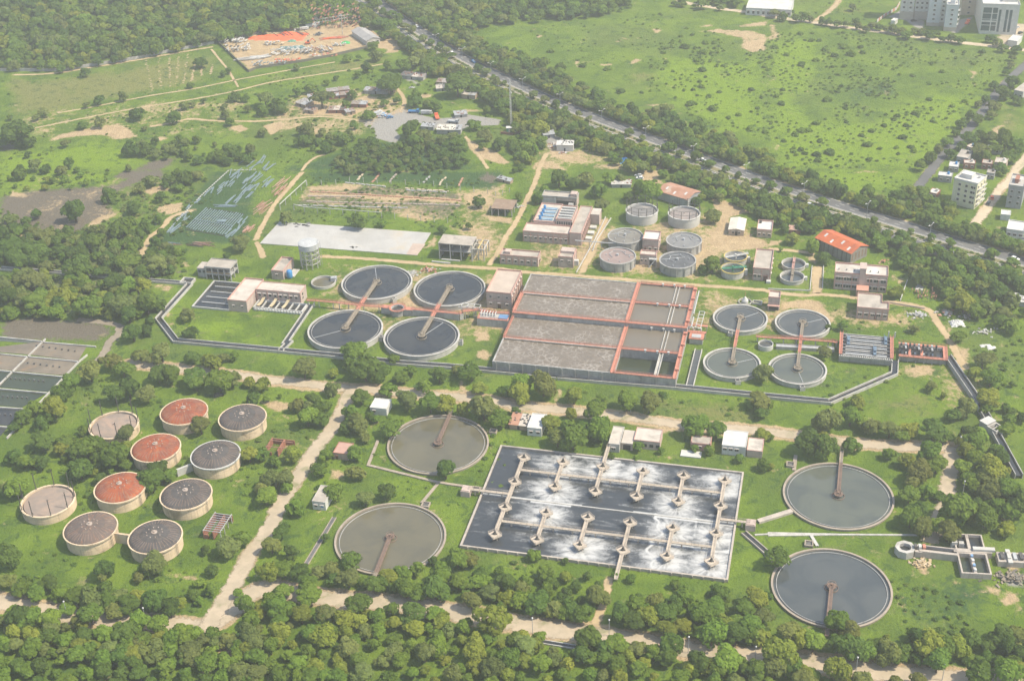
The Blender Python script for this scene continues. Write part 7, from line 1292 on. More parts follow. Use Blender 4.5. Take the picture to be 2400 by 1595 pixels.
MB().box(q0.x+.61,q0.y+.61,.1,q0.x+w-.61,q0.y+m1-.61,.5).build('green_water', w_green, t); MB().box(q0.x+.51,q0.y+m1+2.21,.5,q0.x+w-.51,q0.y+hgt-.51,1.2).build('black_water', w_black, t)
for k in range(4): mb = MB(); mb.box(q0.x+w*.43,q0.y+m1*(.1+k*.22),2.39,q0.x+w*.51,q0.y+m1*(.2+k*.22),3.1); mb.build('valve_box', (white, mat('faded blue tarp',(1,1,1)))[k % 2], t)
mb = MB(); r0 = lc('33: 2120,470', 2.4); mb.box(r0.x,r0.y,-.3,r0.x+17,r0.y+5.5,2.4); mb.build('screen_block', e, t)
for k in range(7): mb = MB(); mb.box(r0.x+1+k*2.2,r0.y+1,2.403,r0.x+2.2+k*2.2,r0.y+4.6,3.2+.3*(k%2)); mb.build('machine', (steel_d, conc_l, steel)[k % 3], t)
MB().box(r0.x+3.2,r0.y-1,2.41,r0.x+4.8,r0.y+6.5,3.0).build('cross_walk', conc_w, t)
mb = MB(); mb.box(q0.x+w*.55,q0.y+m1+.5,2.61,q0.x+w+3,q0.y+m1+2.2,3.6); mb.build('motor_deck', conc_w, t); mb = MB(); s0 = lc('33: 1710,300', 2.4); mb.box(s0.x-1,s0.y-1,-.2,s0.x+1,s0.y+1,3.4); mb.box(s0.x+1.6,s0.y-1,-.2,s0.x+3.4,s0.y+.6,3); mb.build('control_box', conc_l, t)
c = gp('33: 1640,450')[0]; t = thing('white_slab', 'small pale slab on grass below the inlet flume', 'slab', c, R_(-8)); MB().box(-1.5,-.6,-.1,1.5,.6,.35).build('top', conc_w, t)
# ------------------------------------------------------------------ sludge drying beds
Q = gp('02: 0,100 720,175 880,30 01: 1060,1568 02: 0,255 590,318 0,420 440,465 0,592 200,612 0,770 80,778', .8)
ax = (Q[1]-Q[0]).normalized(); t = thing('drying_bed', 'sloping block of walled sludge beds with green and brown ponds beside the domes', 'sludge beds', Q[0])
def wall_(s, hgt=1.0, w=.6, ex=0): 
    P = gp(s, hgt); a, b = P[0], P[1]; d = (b-a).normalized(); a = a-d*ex; MB().bar(Vector((a.x,a.y,hgt/2-.1))-Q[0]*1+Vector((0,0,Q[0].z)), Vector((b.x,b.y,hgt/2-.1))-Q[0]+Vector((0,0,Q[0].z)), w, hgt).build('bed_wall', conc_l, t)
t.location.z = 0
def bedpoly(s, m, z, nm):
    P = gp(s); mb = MB(); mb.poly([(p.x-Q[0].x, p.y-Q[0].y) for p in P], z-.1, z); mb.build(nm, m, t)
Q[0].z = 0
bedpoly('02: -90,60 400,0 800,40 720,178 260,120 -90,92', sludge_m, .14, 'bed_sand'); bedpoly('02: -120,110 720,185 600,312 -120,245', sludge_m, .12, 'bed_sand'); bedpoly('02: -150,262 590,325 440,462 -150,405', w_green, .13, 'pond'); bedpoly('02: -180,428 435,472 200,608 -180,575', w_green, .12, 'pond'); bedpoly('02: -200,600 195,620 80,775 -200,750', w_black, .13, 'pond'); bedpoly('02: -200,775 75,785 -40,920 -200,900', w_black, .12, 'pond'); bedpoly('01: -100,1535 400,1565 02: 350,20 -100,-10', w_slate, .13, 'pond')
for s in ('02: -120,95 725,178', '02: -150,245 600,320', '02: -180,412 440,467', '02: -200,585 210,612', '02: -220,760 85,780', '01: -60,1515 400,1562', '02: 400,0 880,40', '02: 800,115 720,180', '02: 720,180 360,555', '02: 415,-30 -20,400', '02: 360,555 60,880'): wall_(s, .9, .55)
for s, n in (('02: 60,340 400,370', 9), ('02: -60,505 250,525', 8), ('02: 200,195 550,240', 7), ('02: 340,45 690,95', 7), ('02: -100,670 100,680', 5)):
    P = gp(s)
    for k in range(n): p = P[0].lerp(P[1], k/(n-1))-Q[0]; MB().box(p.x-.3, p.y-.3, 0, p.x+.3, p.y+.3, .9).build('decant_post', conc_d, t)
P = gp('00: 2352,1560 01: 2100,0 1860,220 1600,490 1540,560'); t = thing('stone_edging', 'pale broken stone edging line beside the steel stock field', 'edging', P[0]); mb = MB()
for a, b in zip(P, P[1:]):
    n = max(2, int((b-a).length/2.2))
    for k in range(n): mb.bar(a.lerp(b, k/n)-P[0]+Vector((0,0,.15)), a.lerp(b, (k+.7)/n)-P[0]+Vector((0,0,.15)), .5, .5)
mb.build('stones', conc_w, t)['kind'] = 'stuff'
for s, lb in (('21: 860,430 760,640 590,940', 'white kerb wall along the dirt lane by the flat digesters'), ('31: 510,860 500,1080', 'thin white kerb beside the office road'), ('31: 405,880 385,1100', 'thin white kerb in front of the small bridge thickeners'), ('21: 910,440 780,640 740,740', 'white kerb between dirt lane and the flat digesters'), ('31: 0,1090 390,1105', 'white kerb along the path beneath the thickeners'), ('31: 1280,1010 1215,1195', 'broken white garden wall beside the rusty scrap'), ('31: 1060,1205 1440,1270', 'red brown kerb wall along the earth road')):
    P = gp(s); t = thing('kerb_wall', lb, 'kerb wall', P[0], 0, 'kerb walls of the new plant'); mb = MB()
    for a, b in zip(P, P[1:]): mb.bar(a-P[0]+Vector((0,0,.3)), b-P[0]+Vector((0,0,.3)), .35, .8)
    mb.build('coping', conc_w if 'red' not in lb else MATS['pinkish brick paving'], t)
for s, rz, lb in (('11: 1700,845', -4, 'long pale beam lying in grass before the open concrete hall'), ('11: 1790,825', -4, 'short pale beam nearest the open concrete hall')):
    c = gp(s)[0]; t = thing('concrete_beam', lb, 'beam', c, R_(rz)-.2, 'beams on the grass'); MB().box(-5,-.4,-.1,5,.4,.6).build('body', conc_w, t)
P = gp('01: 1700,1022 1760,1030')[0]; t = thing('channel_chamber', 'small pale chamber where the two drain channels meet', 'chamber', P, PA); mb = MB(); mb.ring4(-1.5,-3,5,2.4,.5,-.3,1.6); mb.build('wall', conc_l, t); MB().box(-1,-2.5,.1,4.5,1.9,.5).build('water', w_black, t)
# ------------------------------------------------------------------ trees and scrub
def crown_arrays(seed, n, leaf, lobes=8, flat=.8, loose=.6):
    r = np.random.default_rng(seed); C = [(0, 0, .12, .62)]
    for k in range(lobes):
        a = 2*math.pi*(k+r.uniform(-.35,.35))/lobes; d = r.uniform(.36,.62+.2*loose); C.append((d*math.cos(a), d*math.sin(a), r.uniform(-.42,.36), r.uniform(.22,.50)))
    for k in range(3): a = r.uniform(0, 6.28); C.append((.3*math.cos(a), .3*math.sin(a), r.uniform(.3,.55), r.uniform(.28,.42)))
    C = np.array(C); w = C[:, 3]**2; idx = r.choice(len(C), size=n*2, p=w/w.sum()); d = r.normal(size=(n*2, 3)); d /= np.linalg.norm(d, axis=1)[:, None]
    d[:, 2] = np.where(d[:, 2] < -.5, -d[:, 2], d[:, 2]); P = C[idx, :3]+d*(C[idx, 3]*r.uniform(.80,1.06+.10*loose,size=n*2))[:, None]
    keep = np.ones(n*2, bool)
    for i, c in enumerate(C): keep &= (np.linalg.norm(P-c[:3], axis=1) > c[3]*.78) | (idx == i)
    P, d = P[keep][:n], d[keep][:n]; m = len(P)
    nrm = d+np.array([0,0,.35])+r.normal(size=(m, 3))*.36; nrm /= np.linalg.norm(nrm, axis=1)[:, None]; t = np.cross(nrm, r.normal(size=(m, 3))); t /= np.linalg.norm(t, axis=1)[:, None]; b = np.cross(nrm, t)
    s = leaf*r.uniform(.6,1.35,size=(m,1)); P[:, 2] *= flat; t = t*s; b = b*s*r.uniform(.6,1,size=(m,1))
    V = np.stack([P-t-b*.5, P+t*.2-b, P+t+b*.4, P-t*.3+b], 1).reshape(-1, 3)
    return V, C
def add_mesh(name, V, nq, m, tone=None):
    me = bpy.data.meshes.new(name); me.vertices.add(len(V)); me.vertices.foreach_set('co', np.asarray(V, np.float32).ravel()); q = np.arange(nq*4, dtype=np.int32)
    me.loops.add(nq*4); me.loops.foreach_set('vertex_index', q); me.polygons.add(nq); me.polygons.foreach_set('loop_start', np.arange(0, nq*4, 4, dtype=np.int32)); me.update(calc_edges=True)
    if tone is not None: a = me.color_attributes.new('tone', 'FLOAT_COLOR', 'POINT'); a.data.foreach_set('color', np.asarray(tone, np.float32).ravel())
    me.materials.append(m); return me
def foliage(name, attr):
    m, t, b, L = nodes(name); P = pos(t)
    src = N(t, 'ShaderNodeVertexColor', layer_name='tone').outputs[0] if attr else N(t, 'ShaderNodeObjectInfo').outputs['Color']
    c = mixc(t, src, (1.35,1.28,1.1), ramp(t, noise(t, .55, 4, .7, P), .45, .75), 'MULTIPLY'); c = mixc(t, c, (.74,.78,.80), ramp(t, noise(t, 1.6, 3, .7, P), .52, .7), 'MULTIPLY')
    L.new(c, b.inputs['Base Color']); b.inputs['Roughness'].default_value = .75; b.inputs['Specular IOR Level'].default_value = .15
    tr = N(t, 'ShaderNodeBsdfTranslucent'); L.new(mixc(t, c, (1.1,1.3,.5), 1.0, 'MULTIPLY'), tr.inputs[0]); mx = N(t, 'ShaderNodeMixShader'); mx.inputs[0].default_value = .38
    L.new(b.outputs[0], mx.inputs[1]); L.new(tr.outputs[0], mx.inputs[2]); L.new(mx.outputs[0], t.nodes['Material Output'].inputs[0]); return m
F_OBJ, F_MASS = foliage('leaf tone by tree', False), foliage('leaf tone in mass', True)
TONES = [('dark green', (.086,.142,.024)), ('mid green', (.116,.182,.026)), ('fresh green', (.146,.222,.028)), ('yellowish green', (.200,.232,.032)), ('greyish green', (.152,.186,.050)), ('olive brown', (.164,.185,.044))]
CROWNS = [add_mesh('crown', *(lambda V: (V, len(V)//4))(crown_arrays(40+k, (1500,1100,1500,800)[k % 4], (.105,.12,.10,.11)[k % 4], (5,9,7,11,6)[k % 5], (.72,.85,1.0,.62)[k % 4], (.55,.8,.65,1.0)[k % 4])[0]), F_OBJ) for k in range(10)]
def trunk_mesh():
    mb = MB(); mb.tube((0,0,-.1), (.02,.01,.5), .075, 7, 0, .05); mb.tube((.02,.01,.5), (0,0,.95), .05, 6, 0, .02)
    for k in range(4): a = k*1.6+.4; mb.tube((.01,0,.4+.07*k), (.42*math.cos(a),.42*math.sin(a),.75+.08*k), .035, 5, 0, .012)
    o = mb.build('trunk', bark); me = o.data; bpy.data.objects.remove(o); return me
TRUNK = trunk_mesh()
TL = []                                                                # (x, y, R, tone index, is_shrub)
def trees(s, tones=(0,0,1,1,1,2,2,3,4,5), k=1.1):
    for p in toks(s):
        q = G(p[0], p[1], 3.0); R = max(.9, p[2]/2*mpp(q)*k); zc = .85*R+.8; c = G(p[0], p[1], zc); TL.append((c.x, c.y, R, random.choice(tones), False))
def clear(x, y, pad=.5):
    for bx, by, br in BLOCK:
        if (x-bx)**2+(y-by)**2 < (br+pad)**2: return False
    for P, w in ROADS:
        for a, b in zip(P[::3], P[3::3]+[P[-1]]):
            if abs(a.x-x) > 40 or abs(a.y-y) > 40: continue
            ex, ey = b.x-a.x, b.y-a.y; t = max(0, min(1, ((x-a.x)*ex+(y-a.y)*ey)/(ex*ex+ey*ey+1e-9)))
            if math.hypot(x-a.x-t*ex, y-a.y-t*ey) < w/2+1.2+pad: return False
    return True
def inside(x, y, P):
    c = False
    for a, b in zip(P, P[1:]+P[:1]):
        if (a[1] > y) != (b[1] > y) and x < (b[0]-a[0])*(y-a[1])/(b[1]-a[1]+1e-12)+a[0]: c = not c
    return c
from mathutils import noise as mnoise
def fill(s, spacing, r0, r1, tones=(0,0,1,1,2,3,4), out=None, z=3.0, check=True, shrub=False, cap=4000):
    P = gp(s, z); x0, x1 = min(p.x for p in P), max(p.x for p in P); y0, y1 = min(p.y for p in P), max(p.y for p in P); out = TL if out is None else out; cell = {}; n = 0
    for _ in range(int((x1-x0)*(y1-y0)/spacing**2*4)):
        x, y = random.uniform(x0, x1), random.uniform(y0, y1)
        if not inside(x, y, P): continue
        k = (int(x/spacing), int(y/spacing))
        if any((x-u)**2+(y-v)**2 < spacing**2 for i in (-1,0,1) for j in (-1,0,1) for u, v in cell.get((k[0]+i, k[1]+j), ())): continue
        if shrub and mnoise.noise((x/22, y/22, 3.3)) < -.05: continue
        if shrub:
            ci, cj = int((x-GX0)/GS), int((y-GY0)/GS)
            if not (0 <= ci < nx and 0 <= cj < ny) or max(COVER['d'][cj, ci]*.9, COVER['g'][cj, ci], COVER['m'][cj, ci]*.7) > .5: continue
        R = random.uniform(r0*.72, r1*1.18)*(1.25 if random.random() < .12 else 1)
        if check and not clear(x, y, R*.2): continue
        cell.setdefault(k, []).append((x, y)); out.append((x, y, R, random.choice(tones), shrub)); n += 1
        if n >= cap: break
for s in (
 '00: 1830,560,110 780,655,90 90,1070,60 400,1020,90 330,1070,60 790,955,60 905,915,85 1130,880,90 1740,775,60 170,1220,230 60,1290,120 240,1290,120 755,1140,80 925,1115,100 1240,1040,120 1590,1070,120 1330,1170,50 250,1410,60 600,1310,80 1690,960,90 1770,950,60 1865,920,50 2155,880,90 2250,900,70 2060,970,60 2070,1040,90 2110,1110,80 2275,990,70 1200,1370,120 1330,1360,120 1430,1400,100 1530,1350,110 1600,1310,80 640,1490,90 310,1510,120 420,1540,90 560,1560,90 180,1540,70 1720,1440,80 1820,1470,70 2100,1370,140 2180,1360,80 1650,1260,70 1940,1440,90 1180,1540,60 700,1550,60 2100,640,60 2050,670,60',
 '10: 370,610,60 1020,620,90 1205,600,80 930,680,60 730,710,50 840,530,80 940,520,60 1100,500,110 1080,410,90 500,800,110 650,750,60 380,840,80 600,900,190 880,860,100 1230,760,210 820,960,80 80,900,160 200,960,140 60,1010,110 250,1000,80 1470,850,80 1460,920,120 1180,940,70 1290,920,70 1570,950,90 1640,960,120 1100,980,40 1030,1050,100 1850,770,230 2000,800,140 2130,760,90 2200,740,100 1440,560,130 1360,590,120 1500,520,120 1560,600,160 1700,520,130 1640,640,120 2180,900,150 2260,960,160 2120,1000,80 1990,1130,120 2100,1240,130 2230,1310,120 2080,1330,80 2320,1300,60 460,1180,130 430,1280,120 510,1270,90 670,1250,80 790,1270,110 60,1210,80 1060,1290,110 640,1350,100 1420,1180,160 1530,1240,150 1450,1290,140 1580,1290,110 1800,1240,90 1850,1300,120 900,1150,70 880,160,80 1000,210,110 1080,150,80 1090,40,110 1170,110,70 1150,200,120 1220,240,130 1240,120,80 1310,160,80 1170,320,80 1380,380,120 1300,330,100',
 '30: 2250,740,120 2170,840,130 2280,900,90 2080,780,80 2000,900,90 2070,960,110 1930,950,60 1930,1080,120 2050,1040,90 1860,1050,80 1770,1130,90 1720,1210,70 1640,1290,100 1570,1360,80 1500,1430,120 1400,1510,110 1680,1400,100 1780,1330,80 1850,1260,120 1960,1240,110 2060,1250,110 2180,1290,160 2280,1330,150 2100,1350,110 1950,1370,140 2230,1420,130 2010,1430,100 2140,1540,110 2320,930,60 60,110,90 200,100,60 130,150,80 260,160,80 340,150,80 400,170,60 500,190,70 560,200,70 640,210,80 720,210,70 810,190,60 830,230,70 900,260,70 960,230,70 1020,240,70 1080,260,70 1150,260,80 1220,280,70 1280,310,90 1350,270,70 1420,280,70 1480,310,100 1550,300,70 1600,350,70 1680,340,80 1770,360,80 2050,350,70 2110,380,80 2160,430,80 2290,440,80 2240,520,60 775,60,70 2190,660,50 2230,590,60',
 '01: 170,20,120 480,80,60 1380,80,120 1280,150,100 1700,50,140 1800,30,100 1470,230,110 1000,220,130 1220,330,140 680,370,200 330,390,90 100,430,120 240,450,90 1120,540,220 1340,500,110 1300,580,90 880,640,160 1040,680,130 660,640,90 1450,440,80 80,720,200 300,750,200 150,800,180 740,880,220 1160,830,200 1440,840,220 1560,900,90 700,760,180 300,1010,200 180,960,120 1040,1030,170 740,1050,130 640,1110,120 60,1150,160 320,1190,220 540,1210,130 820,1240,220 1000,1190,150 1120,1240,220 1350,1220,200 1180,1320,160 90,1290,130 380,1320,90 1220,1480,170 1370,1370,90 1350,1460,100 1720,1310,130 1755,1470,130 1550,710,70 1620,740,70 2200,650,160 2080,770,70 420,640,120 560,720,140 980,800,120 1300,940,120 420,880,120 900,930,110 1010,560,120',):
    trees(s, (0,0,0,1,1,4,4))
for s in ('11: 930,460,140 270,420,120 1150,470,90 1700,530,90 2050,280,120 1950,500,70 980,170,50',
 '21: 430,60,180 560,110,130 300,170,100 240,240,110 680,60,150 800,170,140 820,310,160 1250,190,220 1150,170,120 1080,230,100 60,230,80 1840,400,130 1840,850,170 1760,900,90 1310,95,40 1700,270,90 1740,230,80 900,60,110 1000,70,90',
 '31: 410,680,140 510,790,120 230,610,120 150,520,100 1190,1100,130 700,1410,110 1350,1440,90 1750,1510,110 120,715,40 560,1430,60',
 '12: 440,240,200 710,280,90 60,380,150 900,90,220 1000,250,260 860,200,150 1130,270,180 1260,150,110 1320,310,130 1420,260,110 1540,390,150 1680,300,170 1850,250,110 1980,270,200 2050,420,130 2290,440,130 700,430,120 960,500,160 1200,430,150 1380,540,210 1600,560,200 1740,570,180 1900,620,130 2090,610,240 2250,700,180 380,580,130 600,620,200 470,690,180 570,700,150 100,510,80 880,650,150 1040,680,90 930,750,180 830,780,120 1100,700,90 1240,800,180 1000,870,110 640,1030,110 570,1160,150 910,1010,150 910,1200,140 340,1030,170 170,1090,100 40,1020,130 270,1250,170 130,1260,160 280,1330,100 90,1420,180 40,1350,130 1740,1170,200 1000,1430,160 1210,1360,160 720,1390,160 360,1520,150 220,490,40 480,590,130 520,520,120',
 '02: 820,270,200 1020,180,160 1130,240,180 640,370,180 540,490,160 490,600,220 310,600,120 200,680,150 370,750,140 380,900,200 130,780,90 1280,120,130 1480,100,170 1420,150,120 1760,140,150 1930,180,150 2050,140,90 1560,300,170 1450,290,170 1780,310,200 1800,380,160 2010,350,230 2290,360,110 1050,480,180 1180,430,220 1350,480,160 740,980,240 900,960,170 1050,1050,230 730,1170,200 1150,850,170 770,810,90 1840,770,170 1200,1000,120 1450,1170,220 1390,1290,200 1550,1210,150 2290,1030,160 120,1050,130 300,1080,140 220,1100,150 170,1330,200 380,1100,130 60,1340,120 2130,330,150 2150,120,90 2320,520,120 600,450,120 430,680,120 250,640,100',
 '22: 90,380,220 290,400,230 60,470,170 570,490,180 820,510,90 1050,540,200 1260,560,200 1380,490,90 540,650,120 760,640,190 800,800,220 560,870,260 640,790,170 420,880,180 350,740,170 1160,950,100 1700,780,210 1880,800,180 1650,740,120 1675,970,70 1810,990,100 2090,1060,100 2270,530,190 2310,280,170 2290,650,110 2290,840,120 2310,1130,110 1760,680,50 1370,990,70 910,1050,60 1140,1060,60 30,620,90 2190,560,100',
 '32: 510,80,140 530,740,220 470,760,160 760,680,200 820,540,130 950,780,150 1120,800,170 1310,800,140 1520,800,230 1620,850,150 1720,660,120 1820,600,170 1980,160,180 1900,280,120 2050,330,160 2020,520,200 2210,780,140 2250,630,80 1500,400,110 1610,490,60 380,920,230 510,960,230 350,850,100 510,850,90 765,940,140 1115,1030,110 1290,1080,150 1480,1020,200 1400,1190,200 1330,1260,150 1550,1130,170 1300,1400,170 1480,1370,130 1580,1400,90 1850,850,170 1900,930,180 1830,990,150 1900,1080,190 2060,1180,230 2000,1230,200 2200,1350,240 2050,1380,200 1870,1300,150 1750,1540,260 2100,1500,150 30,1140,70 20,580,80 30,870,60 1370,1560,170 2250,380,60 860,720,120 1240,860,120',
 '03: 80,420,200 960,540,170 930,610,90 1420,480,200 1330,540,130 1270,600,110 1950,540,120 1830,660,90 1930,720,110 1770,760,100 1830,820,90 1890,350,90 2090,330,200 2220,250,150 60,640,150 200,690,150 320,740,150 450,650,150 580,730,150 520,780,110 700,780,180 830,820,200 800,720,110 960,700,130 980,830,160 1050,900,150 1180,850,180 1280,800,160 1430,830,200 1560,890,180 1650,840,120 1280,1000,180 830,960,200 700,1000,120 300,980,200 170,1000,200 450,1000,170 780,1150,180 960,1140,180 1150,1120,200 1270,1200,140 1450,1050,180 1650,1110,130 1560,1250,150 1750,1280,170 1950,1130,150 2080,1180,150 1700,1350,130 2250,1150,150 2300,1000,150 2200,1250,130 2050,1500,130 2200,1480,170 2300,1540,130 1300,1300,150 1200,1250,120 1000,1260,160 820,1280,140 600,1180,150 450,1130,170 2250,870,160 2180,750,100 1080,780,140 620,900,120',
 '13: 230,180,140 140,320,170 330,380,140 260,530,180 120,560,180 400,560,170 560,560,130 680,530,150 710,620,130 870,470,180 850,620,200 1080,680,190 980,640,120 1230,610,170 1340,580,160 1370,720,180 1500,760,170 1640,720,220 1700,600,180 1850,440,190 1950,430,150 1860,650,170 2060,640,150 2150,740,170 2290,800,150 2240,660,150 2050,580,140 250,740,180 480,760,220 480,680,170 200,880,220 150,800,150 40,860,130 600,990,150 950,850,200 1440,940,220 1640,940,150 1980,830,170 2180,1000,280 1250,900,120 1100,960,130 640,240,80 1320,690,140',
 '23: 190,400,120 320,560,150 490,455,60 80,700,150 320,720,120 500,740,80 60,830,170 240,840,220 430,820,130 380,900,150 540,910,160 630,950,170 700,890,130 780,790,200 960,590,80 1090,610,80 1490,670,90 1600,720,100 1590,780,150 1290,830,160 1130,860,160 1000,950,180 1120,1000,200 1250,970,200 1380,920,200 1420,1090,170 1560,1060,170 1500,850,150 1730,960,200 1860,900,200 1830,1130,260 1960,1050,180 2060,1140,200 2200,1050,220 2150,900,200 2250,800,200 2300,950,170 2280,1160,150 700,1170,230 780,1220,150 250,1150,110 90,1150,160 960,1220,200 1060,1250,110 1160,1280,160 1300,1300,170 1470,1240,220 1420,1320,180 1700,1400,200 1850,1420,150 1980,1360,240 2100,1380,120 2250,1460,200 650,1320,180 830,1280,150 150,640,90',
 '33: 110,430,210 650,1030,200 760,1110,170 200,1120,220 300,1180,200 420,1200,220 640,1220,200 760,1280,250 880,1300,200 1000,1250,200 1100,1300,200 1210,1330,180 1500,1230,260 1400,1200,200 1620,1260,200 1750,1250,170 1560,1390,220 1340,1140,110 1560,1110,90 1090,1160,60 1310,60,200 1420,150,170 1560,130,160 1660,190,200 1750,80,150 1640,40,150 2000,60,200 1900,40,150 2200,150,150 2300,1150,200 2320,1300,150 1940,1480,220 2200,1470,260 2300,1450,150 1950,1370,90 100,1330,300 220,1400,200 60,1450,200 620,1470,220 880,1540,150 1370,1540,150 1170,1560,120 400,1500,150 340,1560,200 760,1568,100'): trees(s)
# belts along the highway and the lower edge: same kinds, filled in between
E_ = TL
fill('10: 1290,70 1500,-40 1850,-40 2352,60 2352,180 2060,230 2000,290 2100,420 2250,420 2352,460 2352,640 2130,600 1900,480 1650,330 1450,220', 6.2, 3, 4.6)
fill('20: 0,440 150,520 420,620 560,760 880,850 980,980 1200,1000 1400,1010 1500,1100 1750,1170 2000,1230 2100,1330 2352,1420 2352,1568 2150,1540 1700,1400 1350,1270 1050,1150 800,1060 620,990 330,870 100,760 0,720', 5.2, 2.3, 4)
fill('31: 0,20 100,0 250,0 420,50 600,130 760,190 900,190 1060,250 1200,200 1270,110 1420,130 1430,270 1600,270 1700,300 1690,420 1830,470 1970,480 2000,560 2200,620 2250,690 2120,730 1900,640 1650,560 1400,490 1150,420 900,340 600,240 300,170 0,80', 5.2, 2.5, 4)
fill('10: 1350,350 1500,430 1700,580 1900,680 2100,800 2352,920 2352,1100 2200,1000 2000,830 1800,700 1600,650 1500,560', 5.6, 2.5, 4)
fill('20: 0,800 80,900 350,1010 550,1080 700,1180 900,1260 1150,1330 1300,1420 1300,1568 1000,1540 850,1420 620,1310 420,1240 250,1200 0,1150', 5.2, 2.4, 4, (0,1,1,3,4,3))
fill('21: 1330,0 1500,0 1800,60 2000,100 2352,250 2352,420 2250,380 2000,260 1800,240 1700,140 1500,80', 5, 2.4, 3.8)
fill('31: 0,220 250,300 480,380 700,430 850,500 1000,600 1250,640 1500,720 1700,760 2000,860 2352,930 2352,1160 2100,1150 1850,1050 1650,1080 1450,1050 1300,930 1280,860 1100,720 900,640 800,580 560,520 400,530 200,520 0,400', 5, 2.4, 3.8)
fill('31: 1640,1110 1850,1060 2100,1150 2352,1200 2352,1500 2200,1430 2050,1350 1800,1270 1650,1220', 5, 2.6, 4)
fill('20: 0,-30 1100,-30 1080,60 750,130 500,150 180,180 0,190', 6, 3, 4.6, (0,1,1,2)); fill('20: 1480,-20 2130,-20 2100,60 1900,70 1500,30', 6, 2.6, 4)
fill('01: 0,560 700,640 1500,620 1600,850 1450,960 700,930 0,860', 8, 1.6, 3.2, (0,1,4,4)); fill('01: 0,1080 480,1130 900,1150 1450,1200 1250,1330 700,1330 0,1330', 6, 2.4, 3.8, (1,2,3,4)); fill('00: 1150,1300 1700,1260 2300,1350 2352,1480 1700,1500 1500,1420 1150,1440', 7, 1.6, 3, (0,1,4))
fill('10: 400,1180 900,1200 1080,1300 1000,1400 500,1350', 7, 1.6, 2.8, (0,1,4)); fill('10: 1000,1400 1300,1330 1900,1290 1950,1480 1500,1540 900,1540', 6.5, 1.4, 2.6, (0,0,1)); fill('01: 500,0 1000,40 900,120 0,200 0,60', 9, 1.2, 2.4, (1,2,3))
fill('13: 0,880 300,820 600,960 1000,900 1250,960 1700,1000 2000,960 2352,1130 2352,1568 0,1568 -100,1200', 4.4, 2.2, 3.4, (1,1,2,3,3,4)); fill('23: 0,1190 550,1260 1000,1290 1500,1370 2000,1440 2352,1470 2352,1568 0,1568', 4.3, 2.1, 3.2, (1,1,2,3,3,4)); fill('33: 0,1430 500,1480 900,1568 0,1568', 4.2, 2.1, 3.2); fill('03: 0,920 550,980 1100,1040 1700,1090 2200,1150 2352,1200 2352,1568 2050,1568 1800,1400 1500,1420 1000,1350 0,1250', 4.3, 2.2, 3.3, (1,2,3,4))
fill('33: 2100,1150 2352,1100 2352,1568 2000,1568 1800,1480 2000,1350', 4.3, 2.1, 3.2, (0,0,1)); fill('32: 1750,640 2100,560 2350,560 2352,700 2150,720 2000,600', 6, 1.6, 2.6); fill('23: 1200,820 1900,740 2352,740 2352,1180 1900,1180 1500,1050 1200,1020', 5, 2, 3, (0,1,1,2)); fill('32: 1780,850 2000,880 2330,1250 2352,1568 1850,1568 1750,1380 1760,1000', 5.2, 2.2, 3.6, (0,1,2,3))
fill('10: 1380,100 1400,0 1500,0 1450,200', 6, 2.5, 3.6); fill('30: 0,60 400,120 380,170 0,120', 6, 2, 3.2)
for i, p in enumerate(smooth_line(offs(far_pts, 7.5), 11.0)):
    if random.random() < .8: TL.append((p.x+random.uniform(-1,1), p.y+random.uniform(-1,1), random.uniform(2.0,3.6), random.choice((0,1,1,4)), False))
for dd in (-6.0, -9.0, 20.4, 23.0, 26.0):
    for p in smooth_line(offs(far_pts, dd), 7.0):
        if random.random() < .85 and clear(p.x, p.y, -4.4): TL.append((p.x+random.uniform(-1.5,1.5), p.y+random.uniform(-1.5,1.5), random.uniform(2.8,4.4), random.choice((0,1,1,3,4)), False))
fill('01: 0,480 500,560 1000,480 1500,560 1600,830 1450,960 900,940 0,870', 4.6, 1.8, 3.2, (0,0,1,4)); fill('01: 0,920 900,980 1250,1010 1450,1120 1480,1220 1250,1340 700,1340 300,1300 0,1330', 5, 2.2, 3.6, (1,2,3,4)); fill('10: 1050,1310 1300,1310 1900,1270 1950,1480 1700,1560 700,1568 650,1480', 4, 1.4, 2.6, (0,0,1,4)); fill('01: 1500,0 1950,0 1750,200 1500,120', 5, 1.6, 2.8, (0,1)); fill('20: 0,1130 260,1230 300,1330 150,1500 0,1568', 4.6, 2, 3.4)
fill('23: 150,520 800,560 850,1050 300,1040 60,900 0,700', 5.4, 1.8, 3, (0,1,2,3)); fill('13: 1400,420 2352,500 2352,900 1500,820 1100,760', 5, 2, 3.2, (0,1,1,2)); fill('02: 500,850 1250,950 1200,1250 650,1250', 5, 2.2, 3.4, (0,1,2,3))
fill('03: -50,1220 1000,1330 1500,1420 1820,1500 2000,1568 1900,1640 -50,1640', 4.4, 2.2, 3.4, (0,0,1,1,2)); fill('33: 1150,1150 2000,1200 2000,1400 1100,1330', 5, 1.8, 2.8, (0,0,1))
